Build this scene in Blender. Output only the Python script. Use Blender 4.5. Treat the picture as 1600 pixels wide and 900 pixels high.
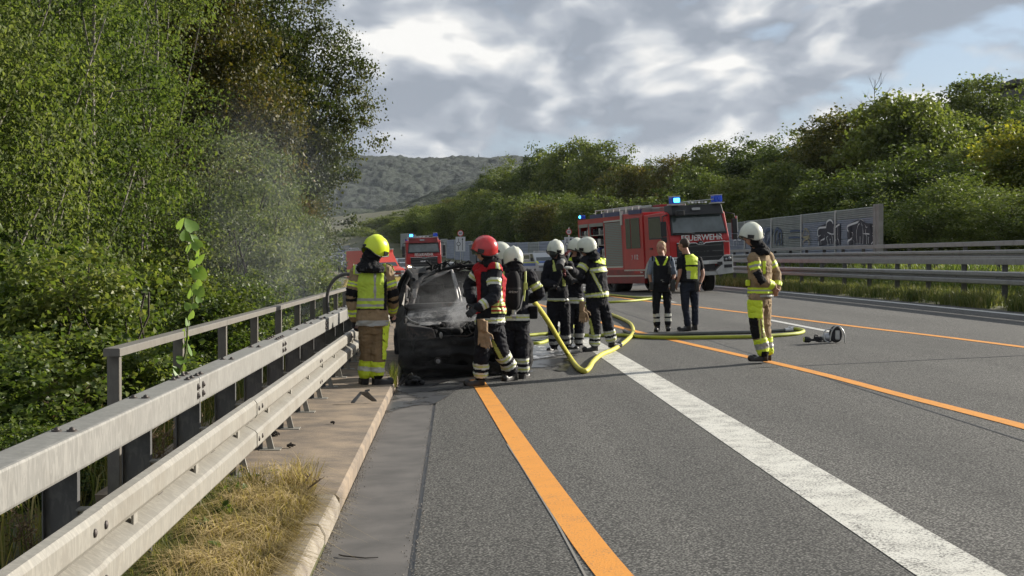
import bpy, bmesh, math, random
import numpy as np
from mathutils import Vector, Matrix, noise
from math import radians as RAD, sin, cos, pi

for _o in list(bpy.data.objects):
    bpy.data.objects.remove(_o)
SC = bpy.context.scene
COL = SC.collection
F = 2200.0
CAM = Vector((0, 0, 1.57))
YAW, PITCH = math.atan(90 / F), math.atan(45 / F)

# ---------------------------------------------------------------- camera
cd = bpy.data.cameras.new('camera')
cam = bpy.data.objects.new('camera', cd)
COL.objects.link(cam)
cam.location = CAM
cam.rotation_euler = (pi / 2 - PITCH, 0, -YAW)
cd.sensor_width = 36
cd.lens = 36 * F / 1600
cd.clip_start = .1
cd.clip_end = 9000
SC.camera = cam
FWD = Vector((sin(YAW) * cos(PITCH), cos(YAW) * cos(PITCH), -sin(PITCH)))
RGT = Vector((cos(YAW), -sin(YAW), 0))
UPV = RGT.cross(FWD)

# ---------------------------------------------------------------- sun and sky
SUN_AZ, SUN_EL = math.atan2(4.9, 2.3), RAD(21)
sd = bpy.data.lights.new('sun', 'SUN')
sd.energy = 5.0
sd.angle = RAD(.6)
sd.color = (1, .93, .82)
sun = bpy.data.objects.new('sun', sd)
COL.objects.link(sun)
SDIR = Vector((sin(SUN_AZ) * cos(SUN_EL), cos(SUN_AZ) * cos(SUN_EL), sin(SUN_EL)))
sun.rotation_euler = SDIR.to_track_quat('Z', 'Y').to_euler()
SC.view_settings.view_transform = 'Standard'
SC.view_settings.look = 'None'
SC.view_settings.exposure = 0.88
SC.view_settings.gamma = 1
SC.render.engine = 'CYCLES'
SC.cycles.use_denoising = True
SC.cycles.max_bounces = 6
SC.cycles.diffuse_bounces = 3
SC.cycles.glossy_bounces = 3
SC.cycles.transmission_bounces = 4
SC.cycles.transparent_max_bounces = 8
SC.cycles.volume_bounces = 0
SC.cycles.sample_clamp_indirect = 6
SC.cycles.volume_step_rate = 4
SC.cycles.volume_max_steps = 64


class NT:
    """small node-tree helper"""
    def __init__(s, nt):
        s.nt = nt
        nt.nodes.clear()

    def n(s, t, ins=None, **kw):
        nd = s.nt.nodes.new(t)
        for k, v in kw.items():
            setattr(nd, k, v)
        for k, v in (ins or {}).items():
            s.set(nd.inputs[k], v)
        return nd

    def set(s, sock, v):
        if hasattr(v, 'is_output') or isinstance(v, bpy.types.NodeSocket):
            s.nt.links.new(v, sock)
        elif isinstance(v, bpy.types.Node):
            s.nt.links.new(v.outputs[0], sock)
        else:
            if isinstance(v, (tuple, list)) and len(v) == 3 and sock.type == 'RGBA':
                v = (*v, 1)
            sock.default_value = v

    def math(s, op, a, b=None, clamp=False):
        nd = s.n('ShaderNodeMath', operation=op, use_clamp=clamp)
        s.set(nd.inputs[0], a)
        if b is not None:
            s.set(nd.inputs[1], b)
        return nd.outputs[0]

    def mix(s, f, a, b, blend='MIX'):
        nd = s.n('ShaderNodeMix', data_type='RGBA', blend_type=blend)
        s.set(nd.inputs[0], f)
        s.set(nd.inputs[6], a)
        s.set(nd.inputs[7], b)
        return nd.outputs[2]

    def ramp(s, f, stops, interp='LINEAR'):
        nd = s.n('ShaderNodeValToRGB')
        r = nd.color_ramp
        r.interpolation = interp
        while len(r.elements) < len(stops):
            r.elements.new(.5)
        for e, (p, c) in zip(r.elements, stops):
            e.position = p
            e.color = (*c, 1) if len(c) == 3 else (c[0],) * 3 + (1,)
        s.set(nd.inputs[0], f)
        return nd.outputs[0]

    def noise(s, vec, scale, detail=3, rough=.5, dist=0, out=0):
        nd = s.n('ShaderNodeTexNoise', {'Scale': scale, 'Detail': detail, 'Roughness': rough, 'Distortion': dist})
        if vec is not None:
            s.set(nd.inputs['Vector'], vec)
        return nd.outputs[out]

    def vmap(s, vec, loc=(0, 0, 0), rot=(0, 0, 0), scale=(1, 1, 1)):
        nd = s.n('ShaderNodeMapping')
        s.set(nd.inputs[0], vec)
        nd.inputs[1].default_value = loc
        nd.inputs[2].default_value = rot
        nd.inputs[3].default_value = scale
        return nd.outputs[0]


world = bpy.data.worlds.new('World')
SC.world = world
world.use_nodes = True
world.cycles.sampling_method = 'MANUAL'
world.cycles.sample_map_resolution = 256
W = NT(world.node_tree)
tc = W.n('ShaderNodeTexCoord').outputs['Generated']
sky = W.n('ShaderNodeTexSky', sky_type='NISHITA', sun_disc=False)
sky.sun_elevation = SUN_EL
sky.sun_rotation = SUN_AZ
sky.air_density = 1.0
sky.dust_density = 1.5
# cloud deck: two broken layers; the lit sides come from comparing the density with the density nearer the sun
CL = dict(loc=(6.2, 2.2, 1.8), s=5.2)
base = W.vmap(tc, loc=CL['loc'], scale=(1, 1, 1.9))


def vadd(v, w, s=1.0):
    a_ = W.n('ShaderNodeVectorMath', operation='SCALE')
    W.set(a_.inputs[0], w)
    a_.inputs['Scale'].default_value = s
    b_ = W.n('ShaderNodeVectorMath', operation='ADD')
    W.set(b_.inputs[0], v)
    W.set(b_.inputs[1], a_.outputs[0])
    return b_.outputs[0]


def voff(v, o):
    b_ = W.n('ShaderNodeVectorMath', operation='ADD')
    W.set(b_.inputs[0], v)
    b_.inputs[1].default_value = o
    return b_.outputs[0]


def puffs(P, k):
    vo = W.n('ShaderNodeTexVoronoi', {'Scale': k, 'Smoothness': .6}, feature='SMOOTH_F1')
    W.set(vo.inputs['Vector'], P)
    return W.math('SUBTRACT', 1.0, vo.outputs['Distance'])


def density(P):
    f = W.noise(P, 4.2, 6, .56)
    f = W.math('ADD', W.math('MULTIPLY', f, .62), W.math('MULTIPLY', puffs(P, 9.0), .16))
    f = W.math('ADD', f, W.math('MULTIPLY', puffs(P, 21.0), .10))
    return W.math('ADD', f, W.math('MULTIPLY', puffs(P, 47.0), .05))


w1 = W.noise(base, 3.0, 3, .55, out=1)
w2 = W.noise(base, 14.0, 3, .6, out=1)
P0 = vadd(vadd(base, voff(w1, (-.5, -.5, -.5)), .16), voff(w2, (-.5, -.5, -.5)), .035)
d0 = density(P0)
d1 = density(voff(P0, (.022, .0, .050)))
big = W.noise(P0, 1.9, 2, .5)
cover = W.ramp(W.math('ADD', d0, W.math('MULTIPLY', big, .35)), [(.545, (0,)), (.60, (1,))])
lit = W.math('ADD', W.math('MULTIPLY', W.math('SUBTRACT', d0, d1), 8.5), W.math('ADD', .30, W.math('MULTIPLY', W.math('SUBTRACT', .515, W.math('ADD', W.math('MULTIPLY', d0, .6), W.math('MULTIPLY', big, .45))), 3.2)), clamp=True)
ccol = W.ramp(lit, [(0, (1.75, 1.98, 2.32)), (.35, (2.4, 2.62, 2.95)), (.65, (3.5, 3.65, 3.85)), (.88, (4.6, 4.6, 4.55)), (1, (5.3, 5.25, 5.1))])
skyc = W.mix(.62, W.mix(1.0, sky.outputs[0], (.55, .62, .75), 'MULTIPLY'), (2.5, 3.1, 3.8))
mixc = W.mix(cover, skyc, ccol)
bg = W.n('ShaderNodeBackground', {'Color': mixc, 'Strength': .1})
W.nt.links.new(bg.outputs[0], W.n('ShaderNodeOutputWorld').inputs[0])

# ---------------------------------------------------------------- geometry of the place
def sstep(t):
    t = min(1, max(0, t))
    return t * t * (3 - 2 * t)


def curve(y):
    """how far the carriageway has bent to the left at distance y"""
    if y < 30:
        return 0.0
    if y < 300:
        return -6.4e-4 * (y - 30) ** 2
    return -6.4e-4 * 270 ** 2 - .3456 * (y - 300)


def rise(y):
    r = -.4 * sstep((y - 60) / 90)
    if y > 150:
        r += 3.3e-4 * (min(y, 300) - 150) ** 2
    return r


def prof(u, y):
    """ground profile across the road"""
    if u < -2.3:
        deep = 1.6 - 1.2 * sstep((y - 35) / 35)
        z = -.02 - deep * sstep((-2.3 - u) / 4.5)
        if u < -12:
            z += .02 * (-12 - u) * sstep((y - 120) / 200)
        return z
    if u <= -.72:
        return .0 if y < 8.9 else .02
    if u <= 12.2:
        return .035 * u
    if u < 13.8:
        return .427 + .035 * sstep((u - 12.2) / .3)
    if u < 17:
        return .464 + .6 * (u - 13.8) / 3.2
    if u < 20.5:
        return 1.064 + .02 * (u - 17)
    if u < 60:
        return 1.134 + 6.5 * sstep((u - 20.5) / 39.5)
    return 7.634 + .01 * (u - 60)


def gz(x, y):
    return prof(x - curve(y), y) + rise(y)


def ray(px, py):
    return (FWD * F + RGT * (px - 800) + UPV * (450 - py)).normalized()


def at_y(px, py, y):
    r = ray(px, py)
    return CAM + r * ((y - CAM.y) / r.y)


def road_z(x, y):
    return .035 * (x - curve(y)) + rise(y)


def hit(px, py, f=None, lo=3, hi=400):
    """point of the ground seen at this place, by marching"""
    f = f or gz
    r = ray(px, py)
    t, st = lo, .05
    while t < hi:
        p = CAM + r * t
        if p.z < f(p.x, p.y):
            return p
        t += max(st, t * .002)
    return CAM + r * hi


# ---------------------------------------------------------------- object helpers
def link(o, parent=None):
    COL.objects.link(o)
    if parent is not None:
        o.parent = parent
    return o


def tag(o, label=None, cat=None, group=None, kind=None):
    if label:
        o['label'] = label
    if cat:
        o['category'] = cat
    if group:
        o['group'] = group
    if kind:
        o['kind'] = kind
    return o


def thing(name, label, cat, loc=(0, 0, 0), rz=0, group=None):
    o = bpy.data.objects.new(name, None)
    o.empty_display_size = .2
    link(o)
    o.location = loc
    o.rotation_euler = (0, 0, rz)
    return tag(o, label, cat, group)


def mesh_obj(name, me, parent=None, m=None):
    o = bpy.data.objects.new(name, me)
    if m is not None:
        for k in (m if isinstance(m, (list, tuple)) else [m]):
            me.materials.append(k)
    return link(o, parent)


def copy_tree(o, parent=None):
    c = o.copy()
    COL.objects.link(c)
    c.parent = parent
    for ch in o.children:
        copy_tree(ch, c)
    return c


def np_mesh(name, verts, faces, smooth=False, mats=None):
    """faces: (n,k) int array"""
    me = bpy.data.meshes.new(name)
    verts = np.asarray(verts, dtype=np.float32).reshape(-1, 3)
    faces = np.asarray(faces, dtype=np.int32)
    k = faces.shape[1]
    me.vertices.add(len(verts))
    me.vertices.foreach_set('co', verts.ravel())
    me.loops.add(faces.size)
    me.loops.foreach_set('vertex_index', faces.ravel())
    me.polygons.add(len(faces))
    me.polygons.foreach_set('loop_start', np.arange(0, faces.size, k, dtype=np.int32))
    me.polygons.foreach_set('loop_total', np.full(len(faces), k, dtype=np.int32))
    if smooth:
        me.polygons.foreach_set('use_smooth', np.ones(len(faces), dtype=bool))
    if mats is not None:
        me.polygons.foreach_set('material_index', np.asarray(mats, dtype=np.int32))
    me.update(calc_edges=True)
    return me


class MB:
    """collects shapes; build() links them as ONE mesh object"""
    def __init__(s):
        s.v, s.f, s.sm, s.mi = [], [], [], []
        s.cur = 0

    def add(s, vs, fs, smooth=False):
        o = len(s.v)
        s.v += [tuple(v) for v in vs]
        s.f += [tuple(i + o for i in f) for f in fs]
        s.sm += [smooth] * len(fs)
        s.mi += [s.cur] * len(fs)
        return s

    def box(s, c, d, rot=None, taper=None, bev=0):
        """centre, full sizes; taper=(tx,ty) scales the top; bev cuts the vertical and horizontal edges"""
        if bev:
            bm = bmesh.new()
            bmesh.ops.create_cube(bm, size=1)
            for v in bm.verts:
                t = taper if (taper and v.co.z > 0) else (1, 1)
                v.co = Vector((v.co.x * d[0] * t[0], v.co.y * d[1] * t[1], v.co.z * d[2]))
            bmesh.ops.bevel(bm, geom=bm.edges[:], offset=bev, segments=2, affect='EDGES', profile=.6)
            M = (rot.to_matrix() if rot is not None else Matrix.Identity(3))
            bm.verts.index_update()
            vs = [M @ v.co + Vector(c) for v in bm.verts]
            fs = [[v.index for v in f.verts] for f in bm.faces]
            bm.free()
            return s.add(vs, fs)
        x, y, z = d[0] / 2, d[1] / 2, d[2] / 2
        tx, ty = taper or (1, 1)
        vs = [Vector((-x, -y, -z)), Vector((x, -y, -z)), Vector((x, y, -z)), Vector((-x, y, -z)),
              Vector((-x * tx, -y * ty, z)), Vector((x * tx, -y * ty, z)), Vector((x * tx, y * ty, z)), Vector((-x * tx, y * ty, z))]
        if rot is not None:
            M = rot.to_matrix()
            vs = [M @ v for v in vs]
        c = Vector(c)
        return s.add([v + c for v in vs], [(0, 3, 2, 1), (4, 5, 6, 7), (0, 1, 5, 4), (1, 2, 6, 5), (2, 3, 7, 6), (3, 0, 4, 7)])

    def hexa(s, p):
        """eight free corners: bottom 4 ccw, top 4 ccw"""
        return s.add(p, [(0, 3, 2, 1), (4, 5, 6, 7), (0, 1, 5, 4), (1, 2, 6, 5), (2, 3, 7, 6), (3, 0, 4, 7)])

    def ext(s, prof2, x0, x1, axis='x', smooth=False):
        """prism: closed 2d outline (ccw) extruded; axis x -> outline is (y,z); axis y -> (x,z)"""
        n = len(prof2)
        if axis == 'x':
            vs = [(x0, a, b) for a, b in prof2] + [(x1, a, b) for a, b in prof2]
        elif axis == 'y':
            vs = [(a, x0, b) for a, b in prof2] + [(a, x1, b) for a, b in prof2]
        else:
            vs = [(a, b, x0) for a, b in prof2] + [(a, b, x1) for a, b in prof2]
        fs = [(i, (i + 1) % n, (i + 1) % n + n, i + n) for i in range(n)]
        s.add(vs, fs, smooth)
        s.add(vs[:n], [tuple(range(n))][::1])
        s.add(vs[n:], [tuple(range(n))[::-1]])
        return s

    def tube(s, pts, r, n=8, cap=True, flat=1.0):
        pts = [Vector(p) for p in pts]
        rr = r if isinstance(r, (list, tuple)) else [r] * len(pts)
        vs, fs = [], []
        t = (pts[1] - pts[0]).normalized()
        a = t.orthogonal().normalized() if abs(t.z) > .9 else t.cross(Vector((0, 0, 1))).normalized()
        for i, p in enumerate(pts):
            if i == 0:
                t = pts[1] - pts[0]
            elif i == len(pts) - 1:
                t = pts[-1] - pts[-2]
            else:
                t = (pts[i + 1] - p).normalized() + (p - pts[i - 1]).normalized()
            if t.length < 1e-9:
                t = Vector((0, 0, 1))
            t.normalize()
            a = (a - t * a.dot(t))
            a = a.normalized() if a.length > 1e-6 else t.orthogonal().normalized()
            b = t.cross(a)
            for k in range(n):
                w = 2 * pi * k / n
                vs.append(p + a * (cos(w) * rr[i]) + b * (sin(w) * rr[i] * flat))
        for i in range(len(pts) - 1):
            for k in range(n):
                fs.append((i * n + k, i * n + (k + 1) % n, (i + 1) * n + (k + 1) % n, (i + 1) * n + k))
        s.add(vs, fs, True)
        if cap:
            s.add(vs[:n], [tuple(range(n))[::-1]])
            s.add(vs[-n:], [tuple(range(n))])
        return s

    def disc(s, c, nrm, r, th, n=20):
        c, nrm = Vector(c), Vector(nrm).normalized()
        return s.tube([c - nrm * th / 2, c + nrm * th / 2], r, n)

    def sphere(s, c, r, n=12, m=8, scl=(1, 1, 1), rot=None):
        c = Vector(c)
        M = rot.to_matrix() if rot is not None else Matrix.Identity(3)
        vs, fs = [], []
        for j in range(m + 1):
            th = pi * j / m
            for i in range(n):
                ph = 2 * pi * i / n
                vs.append(c + M @ Vector((r * scl[0] * sin(th) * cos(ph), r * scl[1] * sin(th) * sin(ph), r * scl[2] * cos(th))))
        for j in range(m):
            for i in range(n):
                fs.append((j * n + i, (j + 1) * n + i, (j + 1) * n + (i + 1) % n, j * n + (i + 1) % n))
        return s.add(vs, fs, True)

    def loft(s, rings, cap=True, smooth=True):
        n = len(rings[0])
        vs = [v for r in rings for v in r]
        fs = []
        for i in range(len(rings) - 1):
            for k in range(n):
                fs.append((i * n + k, i * n + (k + 1) % n, (i + 1) * n + (k + 1) % n, (i + 1) * n + k))
        s.add(vs, fs, smooth)
        if cap:
            s.add(rings[0], [tuple(range(n))[::-1]], smooth)
            s.add(rings[-1], [tuple(range(n))], smooth)
        return s

    def mesh(s, name):
        me = bpy.data.meshes.new(name)
        me.from_pydata(s.v, [], s.f)
        me.polygons.foreach_set('use_smooth', s.sm)
        me.polygons.foreach_set('material_index', s.mi)
        me.update()
        return me

    def build(s, name, m=None, parent=None):
        return mesh_obj(name, s.mesh(name), parent, m)


def weld(o, bevel=0, seg=2, dist=.0006):
    """merge doubles, fix normals, optional baked bevel"""
    bm = bmesh.new()
    bm.from_mesh(o.data)
    bmesh.ops.remove_doubles(bm, verts=bm.verts[:], dist=dist)
    bmesh.ops.recalc_face_normals(bm, faces=bm.faces[:])
    if bevel:
        es = [e for e in bm.edges if len(e.link_faces) == 2 and e.calc_face_angle(0) > .5]
        bmesh.ops.bevel(bm, geom=es, offset=bevel, segments=seg, affect='EDGES', profile=.6, clamp_overlap=True)
    bm.to_mesh(o.data)
    bm.free()
    return o


def text_mesh(txt, size, th=.004):
    cu = bpy.data.curves.new('lettering', 'FONT')
    cu.body = txt
    cu.size = size
    cu.extrude = th / 2
    cu.offset = size * .018
    cu.align_x = 'CENTER'
    cu.align_y = 'CENTER'
    cu.resolution_u = 3
    o = bpy.data.objects.new('tmp', cu)
    COL.objects.link(o)
    dg = bpy.context.evaluated_depsgraph_get()
    dg.update()
    me = bpy.data.meshes.new_from_object(o.evaluated_get(dg))
    bpy.data.objects.remove(o)
    bpy.data.curves.remove(cu)
    return me


def lettering(name, txt, size, loc, rot, m, parent, sx=1.0, slant=0):
    me = text_mesh(txt, size)
    me.materials.clear()
    for v in me.vertices:
        v.co.x = v.co.x * sx + slant * v.co.y
    o = mesh_obj(name, me, parent, m)
    o.location = loc
    o.rotation_euler = rot
    return o


# ---------------------------------------------------------------- materials
def mat(name, col, rough=.6, metal=0.0, var=None, bump=None, col2=None, coat=0, spec=None, space='Object', emit=None, trans=None, var_scl=(1, 1, 1), thr=(.35, .65)):
    """principled material; var=(scale, detail): noise-mixed with col2; bump=(scale, strength)"""
    m = bpy.data.materials.new(name)
    m.use_nodes = True
    T = NT(m.node_tree)
    out = T.n('ShaderNodeOutputMaterial')
    b = T.n('ShaderNodeBsdfPrincipled')
    co = T.n('ShaderNodeTexCoord').outputs[space]
    c = tuple(col)
    if var:
        nz = T.noise(T.vmap(co, scale=var_scl), var[0], var[1], .6)
        f = T.ramp(nz, [(thr[0], (0,)), (thr[1], (1,))])
        T.set(b.inputs['Base Color'], T.mix(f, c, col2 or tuple(x * .6 for x in c)))
    else:
        b.inputs['Base Color'].default_value = (*c, 1)
    b.inputs['Roughness'].default_value = rough
    b.inputs['Metallic'].default_value = metal
    if coat:
        b.inputs['Coat Weight'].default_value = coat
        b.inputs['Coat Roughness'].default_value = .08
    if spec is not None:
        b.inputs['Specular IOR Level'].default_value = spec
    if bump:
        bn = T.n('ShaderNodeBump', {'Strength': bump[1], 'Distance': bump[2] if len(bump) > 2 else .01, 'Height': T.noise(co, bump[0], 4, .6)})
        T.set(b.inputs['Normal'], bn.outputs[0])
    if emit:
        b.inputs['Emission Color'].default_value = (*emit[0], 1)
        b.inputs['Emission Strength'].default_value = emit[1]
    last = b.outputs[0]
    if trans:
        tr = T.n('ShaderNodeBsdfTranslucent', {'Color': trans[0]})
        mx = T.n('ShaderNodeMixShader', {0: trans[1], 1: b.outputs[0], 2: tr.outputs[0]})
        last = mx.outputs[0]
    T.nt.links.new(last, out.inputs[0])
    return m


def leaf_mat(name, cols, trans=.35, rough=.5, nscale=.6):
    """leaf material: colour varies per leaf and by clump"""
    m = bpy.data.materials.new(name)
    m.use_nodes = True
    T = NT(m.node_tree)
    out = T.n('ShaderNodeOutputMaterial')
    g = T.n('ShaderNodeNewGeometry')
    co = T.n('ShaderNodeTexCoord').outputs['Object']
    oi = T.n('ShaderNodeObjectInfo')
    f = T.math('ADD', T.math('MULTIPLY', g.outputs['Random Per Island'], .5), T.math('MULTIPLY', T.math('SUBTRACT', T.noise(co, nscale, 2, .5), .25), 1.0))
    f = T.math('ADD', f, T.math('MULTIPLY', T.math('SUBTRACT', oi.outputs['Random'], .5), .25), clamp=True)
    n = len(cols)
    c = T.ramp(f, [(.12 + .76 * i / (n - 1), cols[i]) for i in range(n)])
    b = T.n('ShaderNodeBsdfPrincipled', {'Base Color': c, 'Roughness': rough})
    b.inputs['Specular IOR Level'].default_value = .22
    tcol = T.mix(1.0, c, (1.5, 1.6, .8), 'MULTIPLY')
    tr = T.n('ShaderNodeBsdfTranslucent', {'Color': tcol})
    mx = T.n('ShaderNodeMixShader', {0: trans, 1: b.outputs[0], 2: tr.outputs[0]})
    T.nt.links.new(mx.outputs[0], out.inputs[0])
    return m

# ---------------------------------------------------------------- ground, road and kerb
def asphalt_mat(name, c0, c1, speck, patch=.8, wet=False):
    m = bpy.data.materials.new(name)
    m.use_nodes = True
    T = NT(m.node_tree)
    out = T.n('ShaderNodeOutputMaterial')
    co = T.n('ShaderNodeTexCoord').outputs['Object']
    fine = T.noise(co, 75, 4, .8)
    mid = T.noise(co, 26, 3, .7)
    large = T.noise(T.vmap(co, scale=(1, .22, 1)), .8, 4, .6)
    lane = T.noise(T.vmap(co, scale=(1, .03, 1)), 1.3, 3, .5)
    gran = T.n('ShaderNodeTexVoronoi', {'Scale': 62.0})
    T.set(gran.inputs['Vector'], co)
    k = T.ramp(T.math('ADD', T.math('MULTIPLY', large, .5), T.math('MULTIPLY', lane, .5)), [(.36, (0,)), (.66, (1,))])
    c = T.mix(T.math('MULTIPLY', k, patch), c0, c1)
    c = T.mix(T.ramp(fine, [(.40, (0,)), (.60, (1,))]), T.mix(1.0, c, (.28, .28, .28), 'MULTIPLY'), T.mix(1.0, c, (1.55, 1.53, 1.48), 'MULTIPLY'))
    c = T.mix(T.ramp(fine, [(.60, (0,)), (.66, (.75,))]), c, speck)
    c = T.mix(T.ramp(mid, [(.62, (0,)), (.76, (.35,))]), c, T.mix(1.0, c, (.45, .45, .45), 'MULTIPLY'))
    c = T.mix(T.ramp(gran.outputs['Distance'], [(.30, (0,)), (.60, (1,))]), c, T.mix(1.0, c, (.22, .22, .22), 'MULTIPLY'))
    sx = T.n('ShaderNodeSeparateXYZ')
    T.set(sx.inputs[0], co)
    trk = T.math('SINE', T.math('ADD', T.math('MULTIPLY', sx.outputs[0], 3.5), T.math('MULTIPLY', large, 2.0)))
    c = T.mix(T.math('MULTIPLY', T.math('ADD', trk, 1.0), .11), c, T.mix(1.0, c, (.5, .5, .5), 'MULTIPLY'))
    stain = T.noise(T.vmap(co, scale=(1.4, .5, 1)), 1.5, 7, .68, 1.2)
    c = T.mix(T.ramp(stain, [(.56, (0,)), (.66, (.35,))]), c, T.mix(1.0, c, (.55, .54, .53), 'MULTIPLY'))
    b = T.n('ShaderNodeBsdfPrincipled', {'Base Color': c, 'Roughness': .82})
    b.inputs['Specular IOR Level'].default_value = .4
    bn = T.n('ShaderNodeBump', {'Strength': .7, 'Distance': .006, 'Height': fine})
    T.set(b.inputs['Normal'], bn.outputs[0])
    T.nt.links.new(b.outputs[0], out.inputs[0])
    return m


M_ASPH = asphalt_mat('asphalt', (.135, .134, .127), (.235, .23, .216), (.42, .41, .37))
M_GUT = mat('gutter_mastic', (.12, .111, .103), .75, var=(2.6, 9), col2=(.07, .066, .062), bump=(60, .25, .004))
M_CAP = mat('weathered_concrete', (.27, .208, .145), .85, var=(3.4, 12), col2=(.13, .105, .082), bump=(60, .6, .006))
M_KERB = mat('kerb_concrete', (.30, .265, .215), .85, var=(5, 8), col2=(.16, .135, .11), bump=(70, .6, .005))
M_SOIL = mat('soil', (.075, .062, .042), .95, var=(2, 6), col2=(.05, .05, .025), bump=(12, .6, .03))
M_TERR = mat('rough_meadow', (.05, .062, .02), .95, var=(.35, 6), col2=(.1, .092, .042), bump=(2, .6, .1))
M_TAR = mat('tar', (.018, .018, .019), .45)
M_DUST = mat('light_sealant', (.2, .19, .17), .9)


def paint_mat(name, col, wear, thr=(.60, .66)):
    m = bpy.data.materials.new(name)
    m.use_nodes = True
    T = NT(m.node_tree)
    out = T.n('ShaderNodeOutputMaterial')
    co = T.n('ShaderNodeTexCoord').outputs['Object']
    f = T.noise(co, 70, 3, .7)
    l = T.noise(co, 5, 4, .6)
    k = T.ramp(T.math('ADD', T.math('MULTIPLY', f, .7), T.math('MULTIPLY', l, .3)), [(thr[0] - .1, (0,)), (thr[1] - .08, (wear,))])
    c = T.mix(k, col, (.1, .095, .088))
    c = T.mix(T.ramp(T.noise(co, 2.2, 4, .6), [(.45, (0,)), (.7, (.25,))]), c, T.mix(1.0, c, (.7, .68, .65), 'MULTIPLY'))
    b = T.n('ShaderNodeBsdfPrincipled', {'Base Color': c, 'Roughness': .7})
    bn = T.n('ShaderNodeBump', {'Strength': .8, 'Distance': .005, 'Height': f})
    T.set(b.inputs['Normal'], bn.outputs[0])
    T.nt.links.new(b.outputs[0], out.inputs[0])
    return m


M_WHITE = paint_mat('road_paint_white', (.62, .61, .55), .9)
M_WHITE2 = paint_mat('road_paint_white_thin', (.60, .60, .57), .5)
M_ORANGE = paint_mat('road_tape_orange', (.68, .275, .03), .7, (.64, .72))


def ysteps(a, b):
    r, y = [], a
    while y < b:
        r.append(y)
        y += 2 if y < 60 else (4 if y < 160 else 8)
    r.append(b)
    return r


def sheet(name, us, ys, zf, m, kind='structure', label=None):
    V = [(u + curve(y), y, zf(u, y)) for y in ys for u in us]
    n = len(us)
    Fc = [(j * n + i, j * n + i + 1, (j + 1) * n + i + 1, (j + 1) * n + i) for j in range(len(ys) - 1) for i in range(n - 1)]
    me = np_mesh(name, V, Fc)
    o = mesh_obj(name, me, None, m)
    o['kind'] = kind
    return o


YS = ysteps(-6, 460)
# terrain: one sheet out to the horizon, with the road lying 3 cm above it
US = [-1500, -700, -300, -150, -80, -50, -30, -20, -14, -11, -9, -7.5, -6.5, -5.5, -4.5, -3.5, -2.8, -2.3, -.73, -.7, 12.22, 12.3, 12.5, 12.8, 13.8, 15, 16, 17, 20.5, 24, 28, 32, 37, 42, 48, 54, 60, 80, 120, 200, 400, 900, 2000]


def terr(u, y):
    b = prof(u, y) + rise(y)
    if -2.3 <= u <= -.72:
        return b - (.06 if y > 8.9 else 0.0)
    if -.72 < u < 12.2:
        return b - .05
    b += .12 * noise.noise(Vector((u * .15, y * .15, 0))) * min(1, max(0, abs(u - 5.5) - 12) / 6)
    return b


sheet('ground', US, YS + [560, 700, 900, 1300, 2000, 3000, 5000, 8000], lambda u, y: terr(u, y) if y < 465 else -14, M_TERR)
sheet('roadway', [-.205, 1, 2.5, 4, 6, 8, 10, 12.25], YS, lambda u, y: .035 * u + rise(y), M_ASPH)
sheet('gutter', [-.715, -.235], YS, lambda u, y: .035 * u + rise(y) + .001, M_GUT)
sheet('gutter_joint', [-.236, -.204], YS, lambda u, y: .035 * u + rise(y) - .006, M_TAR)
sheet('bare_soil', [-2.3, -1.9, -1.5, -1.2, -.9, -.84], [-6, 0, 3, 6, 8.9], lambda u, y: .005 + .03 * noise.noise(Vector((u * 2, y * 2, 1))), M_SOIL)
# the concrete cap of the parapet: a slab with a nosing along the road
cap = MB()
cy = [8.85] + [y for y in YS if y > 9]
rings = []
for y in cy:
    x, r = curve(y), rise(y)
    rings.append([Vector((x - 2.25, y, r - .3)), Vector((x - .725, y, r - .3)), Vector((x - .722, y, r + .07)), Vector((x - .745, y, r + .092)), Vector((x - 2.25, y, r + .10))])
cap.loft(rings, smooth=False)
cap = weld(cap.build('pavement', M_CAP))
tag(cap, kind='structure')
# kerb stones beside the grass strip, single stones 1 m long
kb = thing('kerb', 'worn pale concrete kerb stones between dry grass and gutter, in front of the concrete slab', 'kerb')
for i in range(12):
    y0 = 8.84 - (i + 1) * 1.0
    mb = MB()
    jx = random.Random(i).uniform(-.004, .004)
    mb.ext([(-.865, -.1), (-.722, -.1), (-.722, .035), (-.752, .092), (-.865, .097)], y0 + .006, y0 + .994, 'y')
    o = weld(mb.build('kerb_stone', M_KERB if i == 0 else None, kb), .008, 1)
    if i:
        o.data.materials.append(M_KERB)
    o.location = (jx, 0, jx)


def strip(name, pts, m, lift=.004, n=None):
    """painted line: pts = (x, y, width)"""
    V = []
    q = []
    for (a, b) in zip(pts[:-1], pts[1:]):
        k = max(1, int((b[1] - a[1]) / 1.0))
        for i in range(k):
            t = i / k
            q.append(tuple(a[j] + (b[j] - a[j]) * t for j in range(3)))
    q.append(pts[-1])
    for x, y, w in q:
        for s in (-1, 1):
            V.append((x + s * w / 2, y, road_z(x + s * w / 2, y) + lift))
    Fc = [(2 * i, 2 * i + 1, 2 * i + 3, 2 * i + 2) for i in range(len(q) - 1)]
    return tag(mesh_obj(name, np_mesh(name, V, Fc), None, m), kind='structure')


def pline(px):
    out = []
    for p in px:
        h = hit(p[0], p[1], road_z)
        out.append((h.x, h.y, p[2]))
    return out


def smooth_pts(ps, k=4):
    """Catmull-Rom through traced points"""
    P = [Vector(p) for p in ps]
    P = [P[0] * 2 - P[1]] + P + [P[-1] * 2 - P[-2]]
    r = []
    for i in range(1, len(P) - 2):
        for j in range(k):
            t = j / k
            a, b, c, d = P[i - 1:i + 3]
            r.append(tuple(.5 * ((2 * b) + (c - a) * t + (2 * a - 5 * b + 4 * c - d) * t * t + (-a + 3 * b - 3 * c + d) * t ** 3)))
    r.append(tuple(P[-2]))
    return r


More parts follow.
